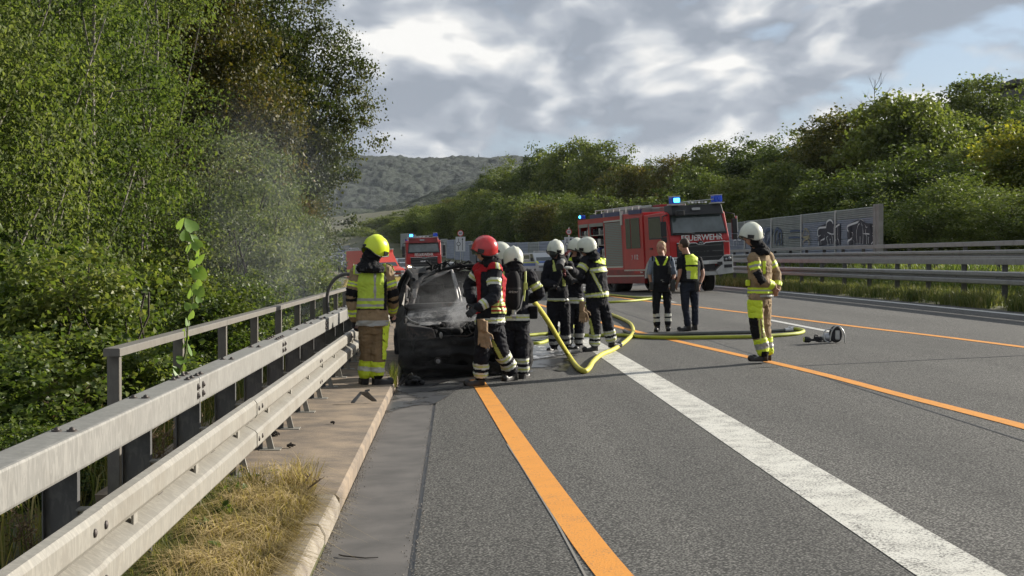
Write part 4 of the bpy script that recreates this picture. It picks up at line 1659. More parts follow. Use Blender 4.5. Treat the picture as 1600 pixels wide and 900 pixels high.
def tilt(o, x, y, rz, extra=0.0, zoff=0.0):
    z = road_z(x, y) + zoff
    M = Matrix.Translation((x, y, z)) @ Matrix.Rotation(-math.atan(.035) - extra, 4, 'Y') @ Matrix.Rotation(rz, 4, 'Z')
    o.matrix_world = M
    return o


def fire_engine(near=True):
    t = thing('fire_engine', '', 'fire engine')
    W2, L = 1.25, 8.6 if near else 7.8
    B = W2
    # ---- cab
    cb = MB()
    # outline of the cab seen from the side (y, z): floor, front, raked screen, roof, back
    out = [(2.15, .95), (2.15, 3.02), (.45, 3.06), (.28, 2.98), (.02, 2.05), (0, 1.95), (0, 1.0), (.35, .95)]
    cb.ext(out[::-1], -B, B, 'x')
    cab = weld(cb.build('cab', V_RED, t), .045, 3)
    # windscreen
    ws = MB()
    ws.hexa([(-1.10, .045, 2.22), (1.10, .045, 2.22), (1.10, .14, 2.22), (-1.10, .14, 2.22), (-1.02, .245, 2.92), (1.02, .245, 2.92), (1.02, .33, 2.92), (-1.02, .33, 2.92)])
    ws = weld(ws.build('windscreen', V_SCREEN, t), .02, 2)
    ws.location = (0, -.04, 0)
    fr = MB()
    fr.hexa([(-1.16, .05, 2.17), (1.16, .05, 2.17), (1.16, .12, 2.17), (-1.16, .12, 2.17), (-1.08, .27, 2.96), (1.08, .27, 2.96), (1.08, .34, 2.96), (-1.08, .34, 2.96)])
    fr.build('screen_frame', V_BLACK, t).location = (0, -.045, 0)
    db = MB().box((0, -.012, 2.205), (2.1, .03, .07))
    db.build('cowl', V_BLACK, t)
    for x0, x1 in ((-.15, -.75), (.85, .25)):
        wp = MB()
        wp.tube([(x0, -.06, 2.08), ((x0 + x1) / 2 + .1, -.06, 2.22), (x1 - .1, -.05, 2.24)], .018, 5).tube([(x1 + .35, -.05, 2.235), (x1 - .45, -.045, 2.25)], .014, 4)
        wp.build('wiper', V_BLACK, t)
    # visor and roof lights
    vz = MB()
    vz.hexa([(-1.08, .02, 2.90), (1.08, .02, 2.90), (1.12, .6, 2.98), (-1.12, .6, 2.98), (-1.04, .12, 3.28), (1.04, .12, 3.28), (1.08, .7, 3.30), (-1.08, .7, 3.30)])
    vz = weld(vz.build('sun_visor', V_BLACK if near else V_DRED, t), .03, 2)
    pl = MB().box((-.1, .0, 3.12), (.34, .04, .1), bev=.01)
    pl.build('roof_plate', V_LAMPO, t)
    for i in range(6):
        MB().box((-.35 + i * .14, .06, 3.36), (.09, .05, .06)).build('work_lamp', V_CHROME if i % 2 else V_LAMPO, t)
    MB().tube([(-.8, .1, 3.38), (.8, .1, 3.46)], .02, 6).build('lamp_rail', V_ALU, t)
    for sx in (-1, 1):
        c = MB()
        c.box((sx * .88, .18, 3.47), (.32, .36, .26), bev=.05)
        c = c.build('beacon', V_BLUE, t)
        k = MB().box((sx * .88, .0, 3.47), (.24 if sx < 0 else .12, .05, .16), bev=.02).build('beacon_lens', V_BLUEON if sx < 0 else V_BLUE, c)
        MB().box((sx * .88, .18, 3.32), (.42, .46, .04)).box((sx * .88, .18, 3.615), (.33, .36, .03)).build('beacon_frame', V_ALU, c)
    # front panel
    gp = MB().box((0, -.012, 1.54), (1.96, .05, .62), bev=.02).build('grille', V_BLACK, t)
    for i in range(5):
        MB().box((0, -.045, 1.32 + i * .105), (1.86 - .03 * i, .02, .018)).build('grille_bar', V_DARK if i % 2 else V_RIM, gp)
    MB().tube([(-1.0, -.05, 1.87), (-.2, -.06, 1.85), (-.12, -.06, 1.79), (.12, -.06, 1.79), (.2, -.06, 1.85), (1.0, -.05, 1.87)], .022, 6).build('chrome_strip', V_CHROME, t)
    bdg = MB().sphere((0, -.055, 1.85), .13, 14, 8, (1, .25, .55)).build('badge', V_BLACK, t)
    lion = MB()
    lion.tube([(-.09, 0, -.03), (-.05, 0, .02), (.0, 0, .0), (.05, 0, .03), (.09, 0, .0)], .010, 5).tube([(-.02, 0, 0), (.02, 0, -.045)], .009, 5).tube([(.05, 0, .03), (.07, 0, .06)], .01, 5)
    lion.build('lion_emblem', V_CHROME, bdg).location = (0, -.09, 1.845)
    lettering('lettering', 'FEUERWEHR', .30, (.06 if near else 0, -.052, 2.035), (pi / 2, 0, 0), V_WLET, t, 1.02 if near else .8)
    lettering('maker_lettering', 'MAN', .3 if near else .16, (0, -.055, 1.56), (pi / 2, 0, 0), V_CHROME if not near else V_BLACK, gp, 1.5)
    if near:
        lettering('crest_lettering', 'bonn', .09, (1.12, -.022, 1.86), (pi / 2, 0, 0), V_WLET, t)
    MB().box((0, -.03, 1.22), (2.2, .06, .1)).build('step', V_BLACK, t)
    # bumper in three pieces with lamps
    bm_ = MB()
    bm_.hexa([(-.62, -.12, .62), (.62, -.12, .62), (.62, .2, .62), (-.62, .2, .62), (-.55, -.14, .78), (.55, -.14, .78), (.55, .2, .78), (-.55, .2, .78)])
    bm_.box((0, -.02, 1.11), (1.3, .2, .14))
    for s in (-1, 1):
        pts = [(s * .62, .62), (s * 1.27, .66), (s * 1.29, 1.36), (s * .98, 1.36), (s * .74, 1.18), (s * .60, 1.17), (s * .60, 1.04), (s * .80, 1.0), (s * .55, .78)]
        if s < 0:
            pts = pts[::-1]
        bm_.ext(pts, -.14, .45, 'y')
    bp = weld(bm_.build('bumper', V_WHITE, t), .02, 2)
    MB().box((0, .02, .93), (1.15, .1, .24)).build('bumper_intake', V_BLACK, bp)
    MB().box((0, -.13, 1.10), (.52, .02, .11)).build('number_plate', V_PLATE, bp)
    for s in (-1, 1):
        h = MB().box((s * 1.06, -.13, 1.20), (.36, .05, .20), bev=.02).build('headlight', V_BLACK, bp)
        lit = near is False and s < 0
        MB().sphere((s * 1.13, -.15, 1.215), .07, 10, 6, (1, .5, 1)).sphere((s * .99, -.15, 1.19), .055, 10, 6, (1, .5, 1)).build('lamp', V_LAMP if lit else V_LAMPO, bp)
        MB().box((s * 1.06, -.13, .93), (.34, .05, .12), bev=.015).build('fog_light', V_BLACK if near or s > 0 else V_LAMP, bp)
        MB().box((s * .72, -.12, 1.05), (.22, .05, .12), bev=.01).build('tow_cover', V_BLACK, bp)
        # mirrors
        mr = MB()
        mr.tube([(s * 1.2, .2, 2.95), (s * 1.5, .02, 2.88), (s * 1.52, .02, 2.5)], .025, 6)
        mr.box((s * 1.48, .0, 2.42), (.22, .09, .56), bev=.03).box((s * 1.48, .0, 2.02), (.22, .09, .22), bev=.03)
        mr.build('mirror', V_BLACK if s > 0 or near else V_BLACK, t)
        if s > 0 and near:
            MB().box((1.585, .0, 2.48), (.03, .11, .62), bev=.012).build('mirror_edge', V_ALU, t)
    if near:
        MB().box((-.86, -.16, 2.98), (.3, .2, .2), bev=.03).build('kerb_mirror', V_BLACK, t)
    # wheels
    R = .53
    wm = wheel_meshes(R, .36)
    for sx in (-1, 1):
        add_wheel(t, wm, sx * 1.02, 1.45, R, RAD(-14) if near else 0)
        add_wheel(t, wm, sx * 1.02, 5.5, R)
        add_wheel(t, wm, sx * .66, 5.5, R)
        a = MB()
        n = 12
        o_, i_ = [], []
        for k in range(n + 1):
            th = pi * k / n
            o_.append((1.45 + .80 * cos(th), .60 + .78 * sin(th)))
            i_.append((1.45 + .66 * cos(th), .60 + .64 * sin(th)))
        a.ext((o_ + i_[::-1]), sx * 1.27 - (.26 if sx > 0 else 0), sx * 1.27 + (.26 if sx < 0 else 0), 'x')
        weld(a.build('wheel_arch', V_WHITE if sx < 0 or not near else V_BLACK, t))
    MB().box((0, 4.4, .78), (1.0, 8.0, .3)).build('chassis', V_BLACK, t)
    # side windows and doors of the cab (both sides)
    for s in (-1, 1):
        d = MB().box((s * (B + .004), 1.05, 1.98), (.05, 1.34, 1.92), bev=.02).build('door', V_RED, t)
        gl = MB()
        gl.add([(s * (B + .035), .52, 2.12), (s * (B + .035), 1.62, 2.12), (s * (B + .035), 1.62, 2.86), (s * (B + .035), .72, 2.86)], [(0, 1, 2, 3) if s > 0 else (3, 2, 1, 0)])
        gl.build('window', V_GLASS, d)
        fm = MB()
        fm.add([(s * (B + .031), .46, 2.06), (s * (B + .031), 1.68, 2.06), (s * (B + .031), 1.68, 2.92), (s * (B + .031), .66, 2.92)], [(0, 1, 2, 3) if s > 0 else (3, 2, 1, 0)])
        fm.build('window_frame', V_BLACK, d)
        MB().box((s * (B + .05), 1.5, 1.72), (.04, .2, .05)).build('handle', V_BLACK, d)
    # ---- crew cabin
    cc = weld(MB().box((0, 3.15, 2.02), (2.5, 1.95, 2.24)).build('crew_cabin', V_RED, t), .03, 2)
    for s in (-1, 1):
        d = MB().box((s * (B + .006), 3.05, 1.98), (.05, 1.7, 2.06), bev=.015).build('crew_door', V_RED, t)
        for y_, w_ in ((2.75, .78), (3.42, .42)):
            MB().box((s * (B + .04), y_ + .1, 2.36), (.02, w_, 1.18), bev=.008).build('window', V_GLASS, d)
        if near:
            lettering('emergency_number', '112', .26, (s * (B + .036), 2.9, 1.42), (pi / 2, 0, -pi / 2 if s < 0 else pi / 2), V_WLET, d, 1.0)
            hs = MB()
            hs.tube([(0, 0, .09), (-.03, 0, .03), (-.02, 0, -.05), (.03, 0, -.09)], .014, 5)
            o = hs.build('receiver_symbol', V_WLET, d)
            o.location = (s * (B + .04), 3.25, 1.42)
            o.rotation_euler = (0, 0, pi / 2)
        MB().box((s * (B - .02), 3.15, .92), (.06, 1.9, .06)).build('step_edge', V_ALU, t)
        # long locker under the cabin and body
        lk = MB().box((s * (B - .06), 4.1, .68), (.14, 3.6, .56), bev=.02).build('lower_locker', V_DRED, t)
        MB().box((s * (B + .012), 4.1, .70), (.012, 3.56, .05)).build('trim_strip', V_ALU, lk)
        MB().box((s * (B + .014), 2.85, .84), (.01, .62, .1)).build('label_strip', V_RED, lk)
        if near:
            lettering('side_lettering', 'bonn', .1, (s * (B + .024), 2.5, .84), (pi / 2, 0, -pi / 2 if s < 0 else pi / 2), V_WLET, lk)
    # ---- equipment body: open compartments are real boxes
    y0, y1 = 4.14, L
    sh = MB()
    sh.box((0, (y0 + y1) / 2, 2.99), (2.5, y1 - y0, .22)).box((0, (y0 + y1) / 2, .98), (2.5, y1 - y0, .16)).box((0, (y0 + y1) / 2, 2.0), (.9, y1 - y0, 1.9))
    for yy in (y0 + .03, 5.9, 7.48, y1 - .04):
        sh.box((0, yy, 2.0), (2.5, .09, 1.9))
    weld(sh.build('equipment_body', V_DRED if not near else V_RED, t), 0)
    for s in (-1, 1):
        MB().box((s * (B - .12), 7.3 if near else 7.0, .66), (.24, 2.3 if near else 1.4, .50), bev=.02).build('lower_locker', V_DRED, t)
        ro = MB()
        n = 26
        for k in range(n):
            ro.box((s * (B - .02), 5.04, 1.10 + k * .069), (.03, 1.6, .060))
        o = ro.build('roller_shutter', V_GREY, t)
        MB().box((s * (B - .01), 5.04, 1.06), (.04, 1.6, .05)).box((s * (B + .0), 5.04, 2.915), (.05, 1.62, .06)).build('shutter_rail', V_ALU, o)
        for (a, b) in ((5.95, 7.42), (7.53, 8.5 if near else 7.7)):
            if not near:
                MB().box((s * (B - .02), (a + b) / 2, 2), (.03, b - a, 1.85)).build('roller_shutter', V_GREY, t)
                continue
            c = MB().box((s * (B - .38), (a + b) / 2, 2.0), (.02, b - a, 1.8)).build('compartment_back', V_DARK, t)
            MB().box((s * (B - .04), a + .02, 1.95), (.06, .04, 1.75)).box((s * (B - .04), b - .02, 1.95), (.06, .04, 1.75)).build('compartment_rail', V_ALU, t)
            MB().box((s * (B - .01), (a + b) / 2, 2.83), (.05, b - a, .14)).build('shutter_housing', V_GREY, t)
            r = random.Random(int(a * 10))
            for z_ in (1.08, 1.52, 1.98, 2.4):
                MB().box((s * (B - .2), (a + b) / 2, z_), (.36, b - a - .1, .025)).build('shelf', V_ALU, c)
                yy = a + .1
                while yy < b - .3:
                    w_ = r.uniform(.14, .34)
                    h_ = r.uniform(.14, .32)
                    mt = r.choice([V_DARK, V_ALU, V_LAMPO, V_RIM, V_DARK, V_CASEB if z_ < 1.6 else V_DARK])
                    if mt is V_CASEB:
                        h_ = .36
                    bx = MB()
                    bx.box((s * (B - .17), yy + w_ / 2, z_ + .02 + h_ / 2), (.24, w_, h_), bev=.02)
                    if r.random() < .4:
                        bx.disc((s * (B - .04), yy + w_ / 2, z_ + .02 + h_ / 2), (1, 0, 0), min(w_, h_) * .32, .03, 12)
                    bx.build('equipment_case', mt, c)
                    yy += w_ + r.uniform(.04, .14)
            if a > 7:
                MB().sphere((s * (B - .15), a + .75, 1.95), .2, 10, 8, (.5, .55, 1.0)).build('hanging_bag', V_HOSE, c)
                MB().box((s * (B - .12), a + .35, 1.85), (.1, .3, .55), bev=.04).build('white_bag', V_WHITE, c)
        # gallery: blue marker strips, roof rail
        for (a, b) in ((2.3, 3.4), (4.3, 5.7), (6.0, 7.2), (7.6, 8.6)):
            if b < L:
                MB().box((s * (B + .012), (a + b) / 2, 3.17), (.05, b - a, .13)).box((s * (B + .0), (a + b) / 2, 3.25), (.1, b - a, .03)).build('gallery_strip', mat('strip_blue', (.02, .03, .12), .4) if a == 2.3 and s < 0 else bpy.data.materials['strip_blue'], t)
        MB().box((s * (B + .01), 4.12, 3.0), (.06, .18, .55)).build('corner_casting', V_ALU, t)
        ra = MB()
        ra.tube([(s * 1.02, 3.0, 3.42), (s * 1.02, L - 1.4, 3.42)], .022, 6)
        for k in range(8):
            yy = 3.0 + k * (L - 4.4) / 7
            ra.tube([(s * 1.02, yy, 3.1), (s * 1.02, yy, 3.42)], .018, 5)
        ra.build('roof_rail', V_ALU, t)
        b_ = MB().box((s * 1.1, L - .15, 3.22), (.22, .22, .16), bev=.03).build('beacon', V_BLUE, t)
        if s < 0 and near:
            MB().sphere((s * 1.22, L - .2, 3.23), .06, 8, 6).build('beacon_lens', V_BLUEON, b_)
    bx = MB()
    bx.box((.1, 5.6, 3.24), (1.5, 3.8, .26), bev=.02).box((.3, 3.3, 3.22), (.9, .8, .2), bev=.02)
    bx.build('roof_box', V_GREY, t)
    ld = MB()
    for q in (-.25, .2):
        ld.box((q, 6.2, 3.45), (.05, 3.6, .07))
    for k in range(11):
        ld.tube([(-.25, 4.6 + k * .33, 3.45), (.2, 4.6 + k * .33, 3.45)], .018, 5)
    ld.build('ladder', V_ALU, t)
    if near:
        MB().box((-.2, 2.6, 3.38), (.5, .6, .08), bev=.02).build('roof_hatch', V_DRED, t)
    return t


fe = fire_engine(True)
fe['label'] = 'large red fire engine parked across the lanes with FEUERWEHR above its black grille'
tilt(fe, 9.25, 52.2, RAD(17.9), .018)
fe2 = fire_engine(False)
fe2['label'] = 'smaller distant fire engine with lit headlights facing straight down the road behind the burnt car'
tilt(fe2, -2.15, 103, RAD(3), 0)


def van(kind):
    """bonneted box van; kind: ambulance or police"""
    t = thing('van', '', 'van')
    body = {'ambulance': V_AMB, 'police': mat('police_silver', (.42, .44, .45), .35, .3)}[kind]
    H = 2.65 if kind == 'ambulance' else 1.98
    L = 6.0 if kind == 'ambulance' else 5.0
    zr = H - .25 if kind == 'ambulance' else H
    out = [(0, .45), (0, .95), (.12, 1.08), (.85, 1.28), (1.55, zr if kind == 'police' else 2.1), (1.8, zr + (.0 if kind == 'police' else .0)), (L, zr), (L, .4)]
    b = weld(MB().ext(out[::-1], -.96, .96, 'x').build('body', body, t), .06, 3)
    if kind == 'ambulance':
        c = weld(MB().box((0, 3.95, 1.55), (2.15, 4.05, 2.2)).build('box_body', V_AMB, t), .05, 2)
        MB().box((0, 3.95, 2.68), (2.2, 4.1, .06)).build('roof', V_WHITE, t)
        for s in (-1, 1):
            MB().box((s * 1.08, 3.2, 1.75), (.02, .8, .6), bev=.008).build('window', V_GLASS, t)
            MB().box((s * 1.083, 3.9, 1.0), (.015, 3.9, .22)).build('stripe', V_YEL, t)
            MB().box((s * .97, .85, .85), (.03, 1.3, .25)).build('stripe', V_YEL, t)
            for k in range(3):
                MB().box((s * 1.0, 1.3 + .3 * k, 1.2), (.02, .16, .3), rot=Matrix.Rotation(.5, 3, 'X').to_euler()).build('hazard_stripe', V_ORG, t)
    a0, a1 = (.88, 1.28, 1.52, zr - .12) if 0 else ((.86, 1.30), (1.50, (zr if kind == 'police' else 2.08) - .1))
    w = MB()
    w.hexa([(-.82, a0[0] - .02, a0[1]), (.82, a0[0] - .02, a0[1]), (.82, a0[0] + .1, a0[1]), (-.82, a0[0] + .1, a0[1]),
            (-.74, a1[0] - .02, a1[1]), (.74, a1[0] - .02, a1[1]), (.74, a1[0] + .1, a1[1]), (-.74, a1[0] + .1, a1[1])])
    weld(w.build('windscreen', V_GLASS, t), .01, 1)
    for s in (-1, 1):
        g = MB()
        g.add([(s * .968, 1.15, 1.28), (s * .968, 2.2, 1.28), (s * .968, 2.2, min(H, 1.9) - .02), (s * .968, 1.5, min(H, 1.9) - .02)], [(0, 1, 2, 3) if s > 0 else (3, 2, 1, 0)])
        g.build('window', V_GLASS, t)
        if kind == 'police':
            MB().box((s * .965, 3.6, 1.55), (.02, 2.3, .5)).build('window', V_GLASS, t)
            MB().box((s * .968, 2.8, 1.0), (.02, 4.0, .22)).build('stripe', mat('police_blue', (.01, .07, .3), .4) if s < 0 else bpy.data.materials['police_blue'], t)
            MB().box((s * .969, 2.8, 1.17), (.02, 4.0, .08)).build('stripe', V_YEL, t)
        MB().box((s * 1.12, 1.25, 1.42), (.2, .12, .3), bev=.03).build('mirror', V_BLACK, t)
        MB().box((s * .72, .0, .82), (.36, .1, .2), bev=.03).build('headlight', V_LAMP if kind == 'police' and s > 0 else V_LAMPO, t)
    wm = wheel_meshes(.34, .24)
    for s in (-1, 1):
        add_wheel(t, wm, s * .86, .95, .34)
        add_wheel(t, wm, s * .86, L - 1.1, .34)
    MB().box((0, -.03, .82), (1.0, .06, .2), bev=.02).build('grille', V_BLACK, t)
    MB().box((0, -.05, .52), (1.9, .14, .24), bev=.04).build('bumper', V_BLACK if kind == 'ambulance' else body, t)
    MB().box((0, -.13, .52), (.5, .02, .11)).build('number_plate', V_PLATE, t)
    if kind == 'police':
        MB().hexa([(-.8, .2, 1.125), (.8, .2, 1.125), (.75, .7, 1.25), (-.75, .7, 1.25), (-.8, .2, 1.14), (.8, .2, 1.14), (.75, .7, 1.265), (-.75, .7, 1.265)]).build('bonnet_panel', bpy.data.materials['police_blue'], t)
        for s in (-1, 1):
            MB().hexa([(s * .9 - .06, .12, 1.07), (s * .9 + .06, .12, 1.07), (s * .85 + .08, .8, 1.25), (s * .85 - .08, .8, 1.25), (s * .9 - .06, .12, 1.12), (s * .9 + .06, .12, 1.12), (s * .85 + .08, .8, 1.29), (s * .85 - .08, .8, 1.29)]).build('bonnet_stripe', V_YEL, t)
        MB().box((0, 1.95, H + .09), (1.4, .3, .12), bev=.03).build('light_bar', V_WHITE, t)
        MB().box((0, 1.94, 1.88), (1.7, .06, .05)).build('roof_edge', V_WHITE, t)
    return t


v = van('ambulance')
v['label'] = 'red ambulance with white roof edge between the yellow helmet and distant fire engine'
tilt(v, -4.75, 113, RAD(33))
v = van('police')
v['label'] = 'silver blue and yellow police van with a light bar behind the firefighters with white helmets'
tilt(v, lx(859, 117), 117, RAD(14))

CARCOL = [mat('car_' + n, c, .3, .3, coat=.5) for n, c in (('silver', (.38, .39, .40)), ('black', (.02, .02, .022)), ('white', (.6, .6, .6)), ('blue', (.03, .06, .15)), ('grey', (.13, .135, .14)))]


def car_proto(kind=0):
    P = []
    L, H = (4.4, 1.46) if kind == 0 else (4.7, 1.7)
    lo = [(0, .35), (0, .62), (.15, .75), (1.0, .92), (L - .5, .98), (L, .9), (L, .35)]
    m = MB().ext(lo[::-1], -.88, .88, 'x')
    P.append(('body', m, None))
    hi = MB()
    a = .95
    hi.hexa([(-.80, 1.0, .9), (.80, 1.0, .9), (.80, L - .25, .95), (-.80, L - .25, .95), (-.62, 1.75, H), (.62, 1.75, H), (.62, L - .95, H), (-.62, L - .95, H)])
    P.append(('cabin', hi, None))
    g = MB()
    g.hexa([(-.72, 1.02, .97), (.72, 1.02, .97), (.72, 1.1, .97), (-.72, 1.1, .97), (-.58, 1.68, H - .06), (.58, 1.68, H - .06), (.58, 1.8, H - .06), (-.58, 1.8, H - .06)])
    P.append(('windscreen', g, V_GLASS))
    for s in (-1, 1):
        w = MB()
        w.add([(s * .795, 1.35, 1.0), (s * .795, L - .6, 1.0), (s * .655, L - 1.1, H - .1), (s * .655, 1.95, H - .1)], [(0, 1, 2, 3) if s > 0 else (3, 2, 1, 0)])
        P.append(('side_window', w, V_GLASS))
        P.append(('headlight', MB().box((s * .66, .02, .68), (.32, .1, .14), bev=.02), V_LAMPO))
    P.append(('grille', MB().box((0, -.01, .6), (.8, .05, .16)), V_BLACK))
    wh = MB()
    for s in (-1, 1):
        for y in (.8, L - .85):
            wh.disc((s * .78, y, .32), (1, 0, 0), .32, .22, 18)
    out = []
    for nm, mb, m in P:
        me = mb.mesh(nm)
        out.append((nm, me, m))
    return out, wh.mesh('wheels')


CP = [car_proto(0), car_proto(1)]
wheel_one = MB().disc((0, 0, 0), (1, 0, 0), .32, .22, 18).mesh('wheel')
wheel_one.materials.append(V_TYRE)


def car(k, col, label, x, y, rz, group=None, det=True):
    t = thing('car', label, 'car', (0, 0, 0), 0, group)
    for nm, me, m in CP[k][0]:
        key = me.name + str(col)
        q = CARCACHE.get(key)
        if q is None:
            q = me.copy()
            q.materials.append(m or CARCOL[col])
            CARCACHE[key] = q
        link(bpy.data.objects.new(nm, q), t)
    for s in (-1, 1):
        for yy in (.8, (4.4, 4.7)[k] - .85):
            o = link(bpy.data.objects.new('wheel', wheel_one), t)
            o.location = (s * .78, yy, .32)
    tilt(t, x, y, rz)
    return t


CARCACHE = {}
car(0, 0, 'silver car seen over the roof of the burnt car, right of the distant fire engine', lx(704, 128), 128, RAD(10))
# the queue of cars and vans held back where the motorway bends
rnd = random.Random(17)
heading = lambda y: math.atan2(1.28e-3 * (min(y, 300) - 30), 1)
for lane, u in enumerate((1.2, 4.8, 8.6)):
    y = 150 + lane * 9
    while y < 330:
        px = 710 + F * (u + curve(y)) / y
        if px < 640:
            kk, cc = int(rnd.random() < .35), rnd.randrange(5)
            car(kk, cc, 'tiny %s %s waiting in the %s of the hazy queue' % (('silver', 'black', 'white', 'blue', 'grey')[cc], ('saloon', 'people carrier')[kk], ('kerb side lane', 'middle lane', 'median side lane')[lane]), u + curve(y), y, heading(y) + rnd.uniform(-.03, .03), 'cars queueing where the motorway bends')
        y += rnd.uniform(6.5, 9)
# white van on the road above the queue
v2 = thing('van', 'tiny white van on the upper road beyond the queue of cars', 'van', (0, 0, 0))
weld(MB().ext([(0, .4), (0, 1.1), (.9, 1.3), (1.4, 2.1), (5.2, 2.1), (5.2, .4)][::-1], -.95, .95, 'x').build('body', V_WHITE, v2), .05, 1)
MB().box((0, 1.1, 1.7), (1.6, .1, .6)).build('windscreen', V_GLASS, v2)
for s in (-1, 1):
    for yy in (.9, 4.2):
        o = link(bpy.data.objects.new('wheel', wheel_one), v2)
        o.location = (s * .85, yy, .34)
v2.location = at_y(546, 369, 300)
v2.rotation_euler = (0, 0, -1.3)
# parapet of that upper road
pr = at_y(500, 372, 300)
pp = weld(MB().box((0, 0, 0), (26, .5, 1.6)).box((0, 0, -2.2), (26, .3, 3.2)).build('parapet_wall', M_NP, None), 0)
pp.location = (lx(560, 299), 299, top_z(375, 299))
tag(pp, 'long dark parapet wall of the upper road behind the queue of cars', 'wall')

# box lorry partly hidden behind the red helmet
lt = thing('lorry', 'dark grey flatbed lorry with a pale roof edge half hidden behind the red helmet', 'lorry')
weld(MB().box((0, 3.6, 2.05), (2.4, 5.6, 2.3)).build('load_body', mat('tarpaulin_grey', (.06, .07, .08), .7), lt), .05, 1)
MB().box((0, 3.6, 3.24), (2.5, 5.7, .08)).build('roof_edge', V_WHITE, lt)
weld(MB().ext([(-1.2, .6), (-1.2, 1.5), (-.9, 2.6), (.6, 2.6), (.6, .6)][::-1], -1.1, 1.1, 'x').build('cab', CARCOL[4], lt), .06, 2)
MB().hexa([(-.95, -1.2, 1.5), (.95, -1.2, 1.5), (.95, -1.1, 1.5), (-.95, -1.1, 1.5), (-.9, -.92, 2.45), (.9, -.92, 2.45), (.9, -.8, 2.45), (-.9, -.8, 2.45)]).build('windscreen', V_GLASS, lt)
wm = wheel_meshes(.45, .28)
for s in (-1, 1):
    add_wheel(lt, wm, s * .95, -.4, .45)
    add_wheel(lt, wm, s * .95, 5.2, .45)
tilt(lt, lx(763, 150), 150, RAD(6))

# ---------------------------------------------------------------- people
def cloth_mat(name, c, rough=.85, var=9, k=.7):
    m = bpy.data.materials.new(name)
    m.use_nodes = True
    T = NT(m.node_tree)
    out = T.n('ShaderNodeOutputMaterial')
    co = T.n('ShaderNodeTexCoord').outputs['Object']
    a = T.noise(co, var, 4, .6)
    c2 = tuple(x * k for x in c)
    b = T.n('ShaderNodeBsdfPrincipled', {'Base Color': T.mix(T.ramp(a, [(.35, (0,)), (.65, (1,))]), c, c2), 'Roughness': rough})
    b.inputs['Specular IOR Level'].default_value = .25
    bn = T.n('ShaderNodeBump', {'Strength': .35, 'Distance': .01, 'Height': T.noise(T.vmap(co, scale=(1, 1, .5)), 28, 3, .6)})
    T.set(b.inputs['Normal'], bn.outputs[0])
    T.nt.links.new(b.outputs[0], out.inputs[0])
    return m


C_TAN = cloth_mat('turnout_tan', (.30, .215, .125))
C_TAND = cloth_mat('turnout_tan_trousers', (.22, .155, .085))
C_NAVY = cloth_mat('turnout_navy', (.012, .0125, .018))
C_NAVY2 = cloth_mat('trouser_navy', (.0105, .011, .016))
C_BLACK = cloth_mat('black_cloth', (.008, .008, .010))
C_YEL = mat('neon_yellow', (.56, .70, .03), .6, emit=None)
C_LIME = mat('reflective_lime', (.50, .55, .13), .5, var=(20, 3), col2=(.38, .42, .1))
C_SILV = mat('reflective_silver', (.50, .51, .46), .4)
C_SILD = mat('reflective_silver_dull', (.30, .30, .28), .5)
C_RED = cloth_mat('vest_red', (.36, .012, .018))
C_SKIN = mat('skin', (.42, .235, .16), .55, var=(14, 3), col2=(.36, .18, .12))
C_GLOVE = mat('leather_glove', (.30, .20, .115), .85, var=(20, 4), col2=(.20, .13, .07), bump=(30, .5, .01))
C_GBLACK = mat('black_glove', (.02, .02, .022), .8)
C_GRED = mat('dark_red_glove', (.12, .015, .02), .8)
C_GWHITE = mat('pale_glove', (.45, .44, .40), .8)
C_BOOT = mat('boot_leather', (.014, .013, .013), .45, bump=(25, .3, .006))
C_HYEL = mat('helmet_yellow', (.60, .72, .015), .3, coat=.4)
C_HRED = mat('helmet_red', (.55, .02, .02), .28, coat=.5, var=(9, 2), col2=(.40, .015, .015))
C_HWHT = mat('helmet_pale', (.60, .62, .52), .35, coat=.3, var=(7, 3), col2=(.50, .52, .44))
C_HBLK = mat('helmet_black', (.012, .012, .013), .4)
C_VISOR = mat('visor', (.05, .06, .06), .08, spec=.8)
C_HAIR = mat('brown_hair', (.035, .022, .015), .7, bump=(60, .6, .006))
C_BLOND = mat('blonde_hair', (.40, .27, .13), .6, var=(30, 3), col2=(.26, .16, .07), bump=(60, .6, .006))
C_POLICE = cloth_mat('police_black', (.009, .010, .014))
C_SHIRT = cloth_mat('police_shirt', (.20, .24, .31))
C_BELT = mat('belt_leather', (.012, .012, .012), .5)


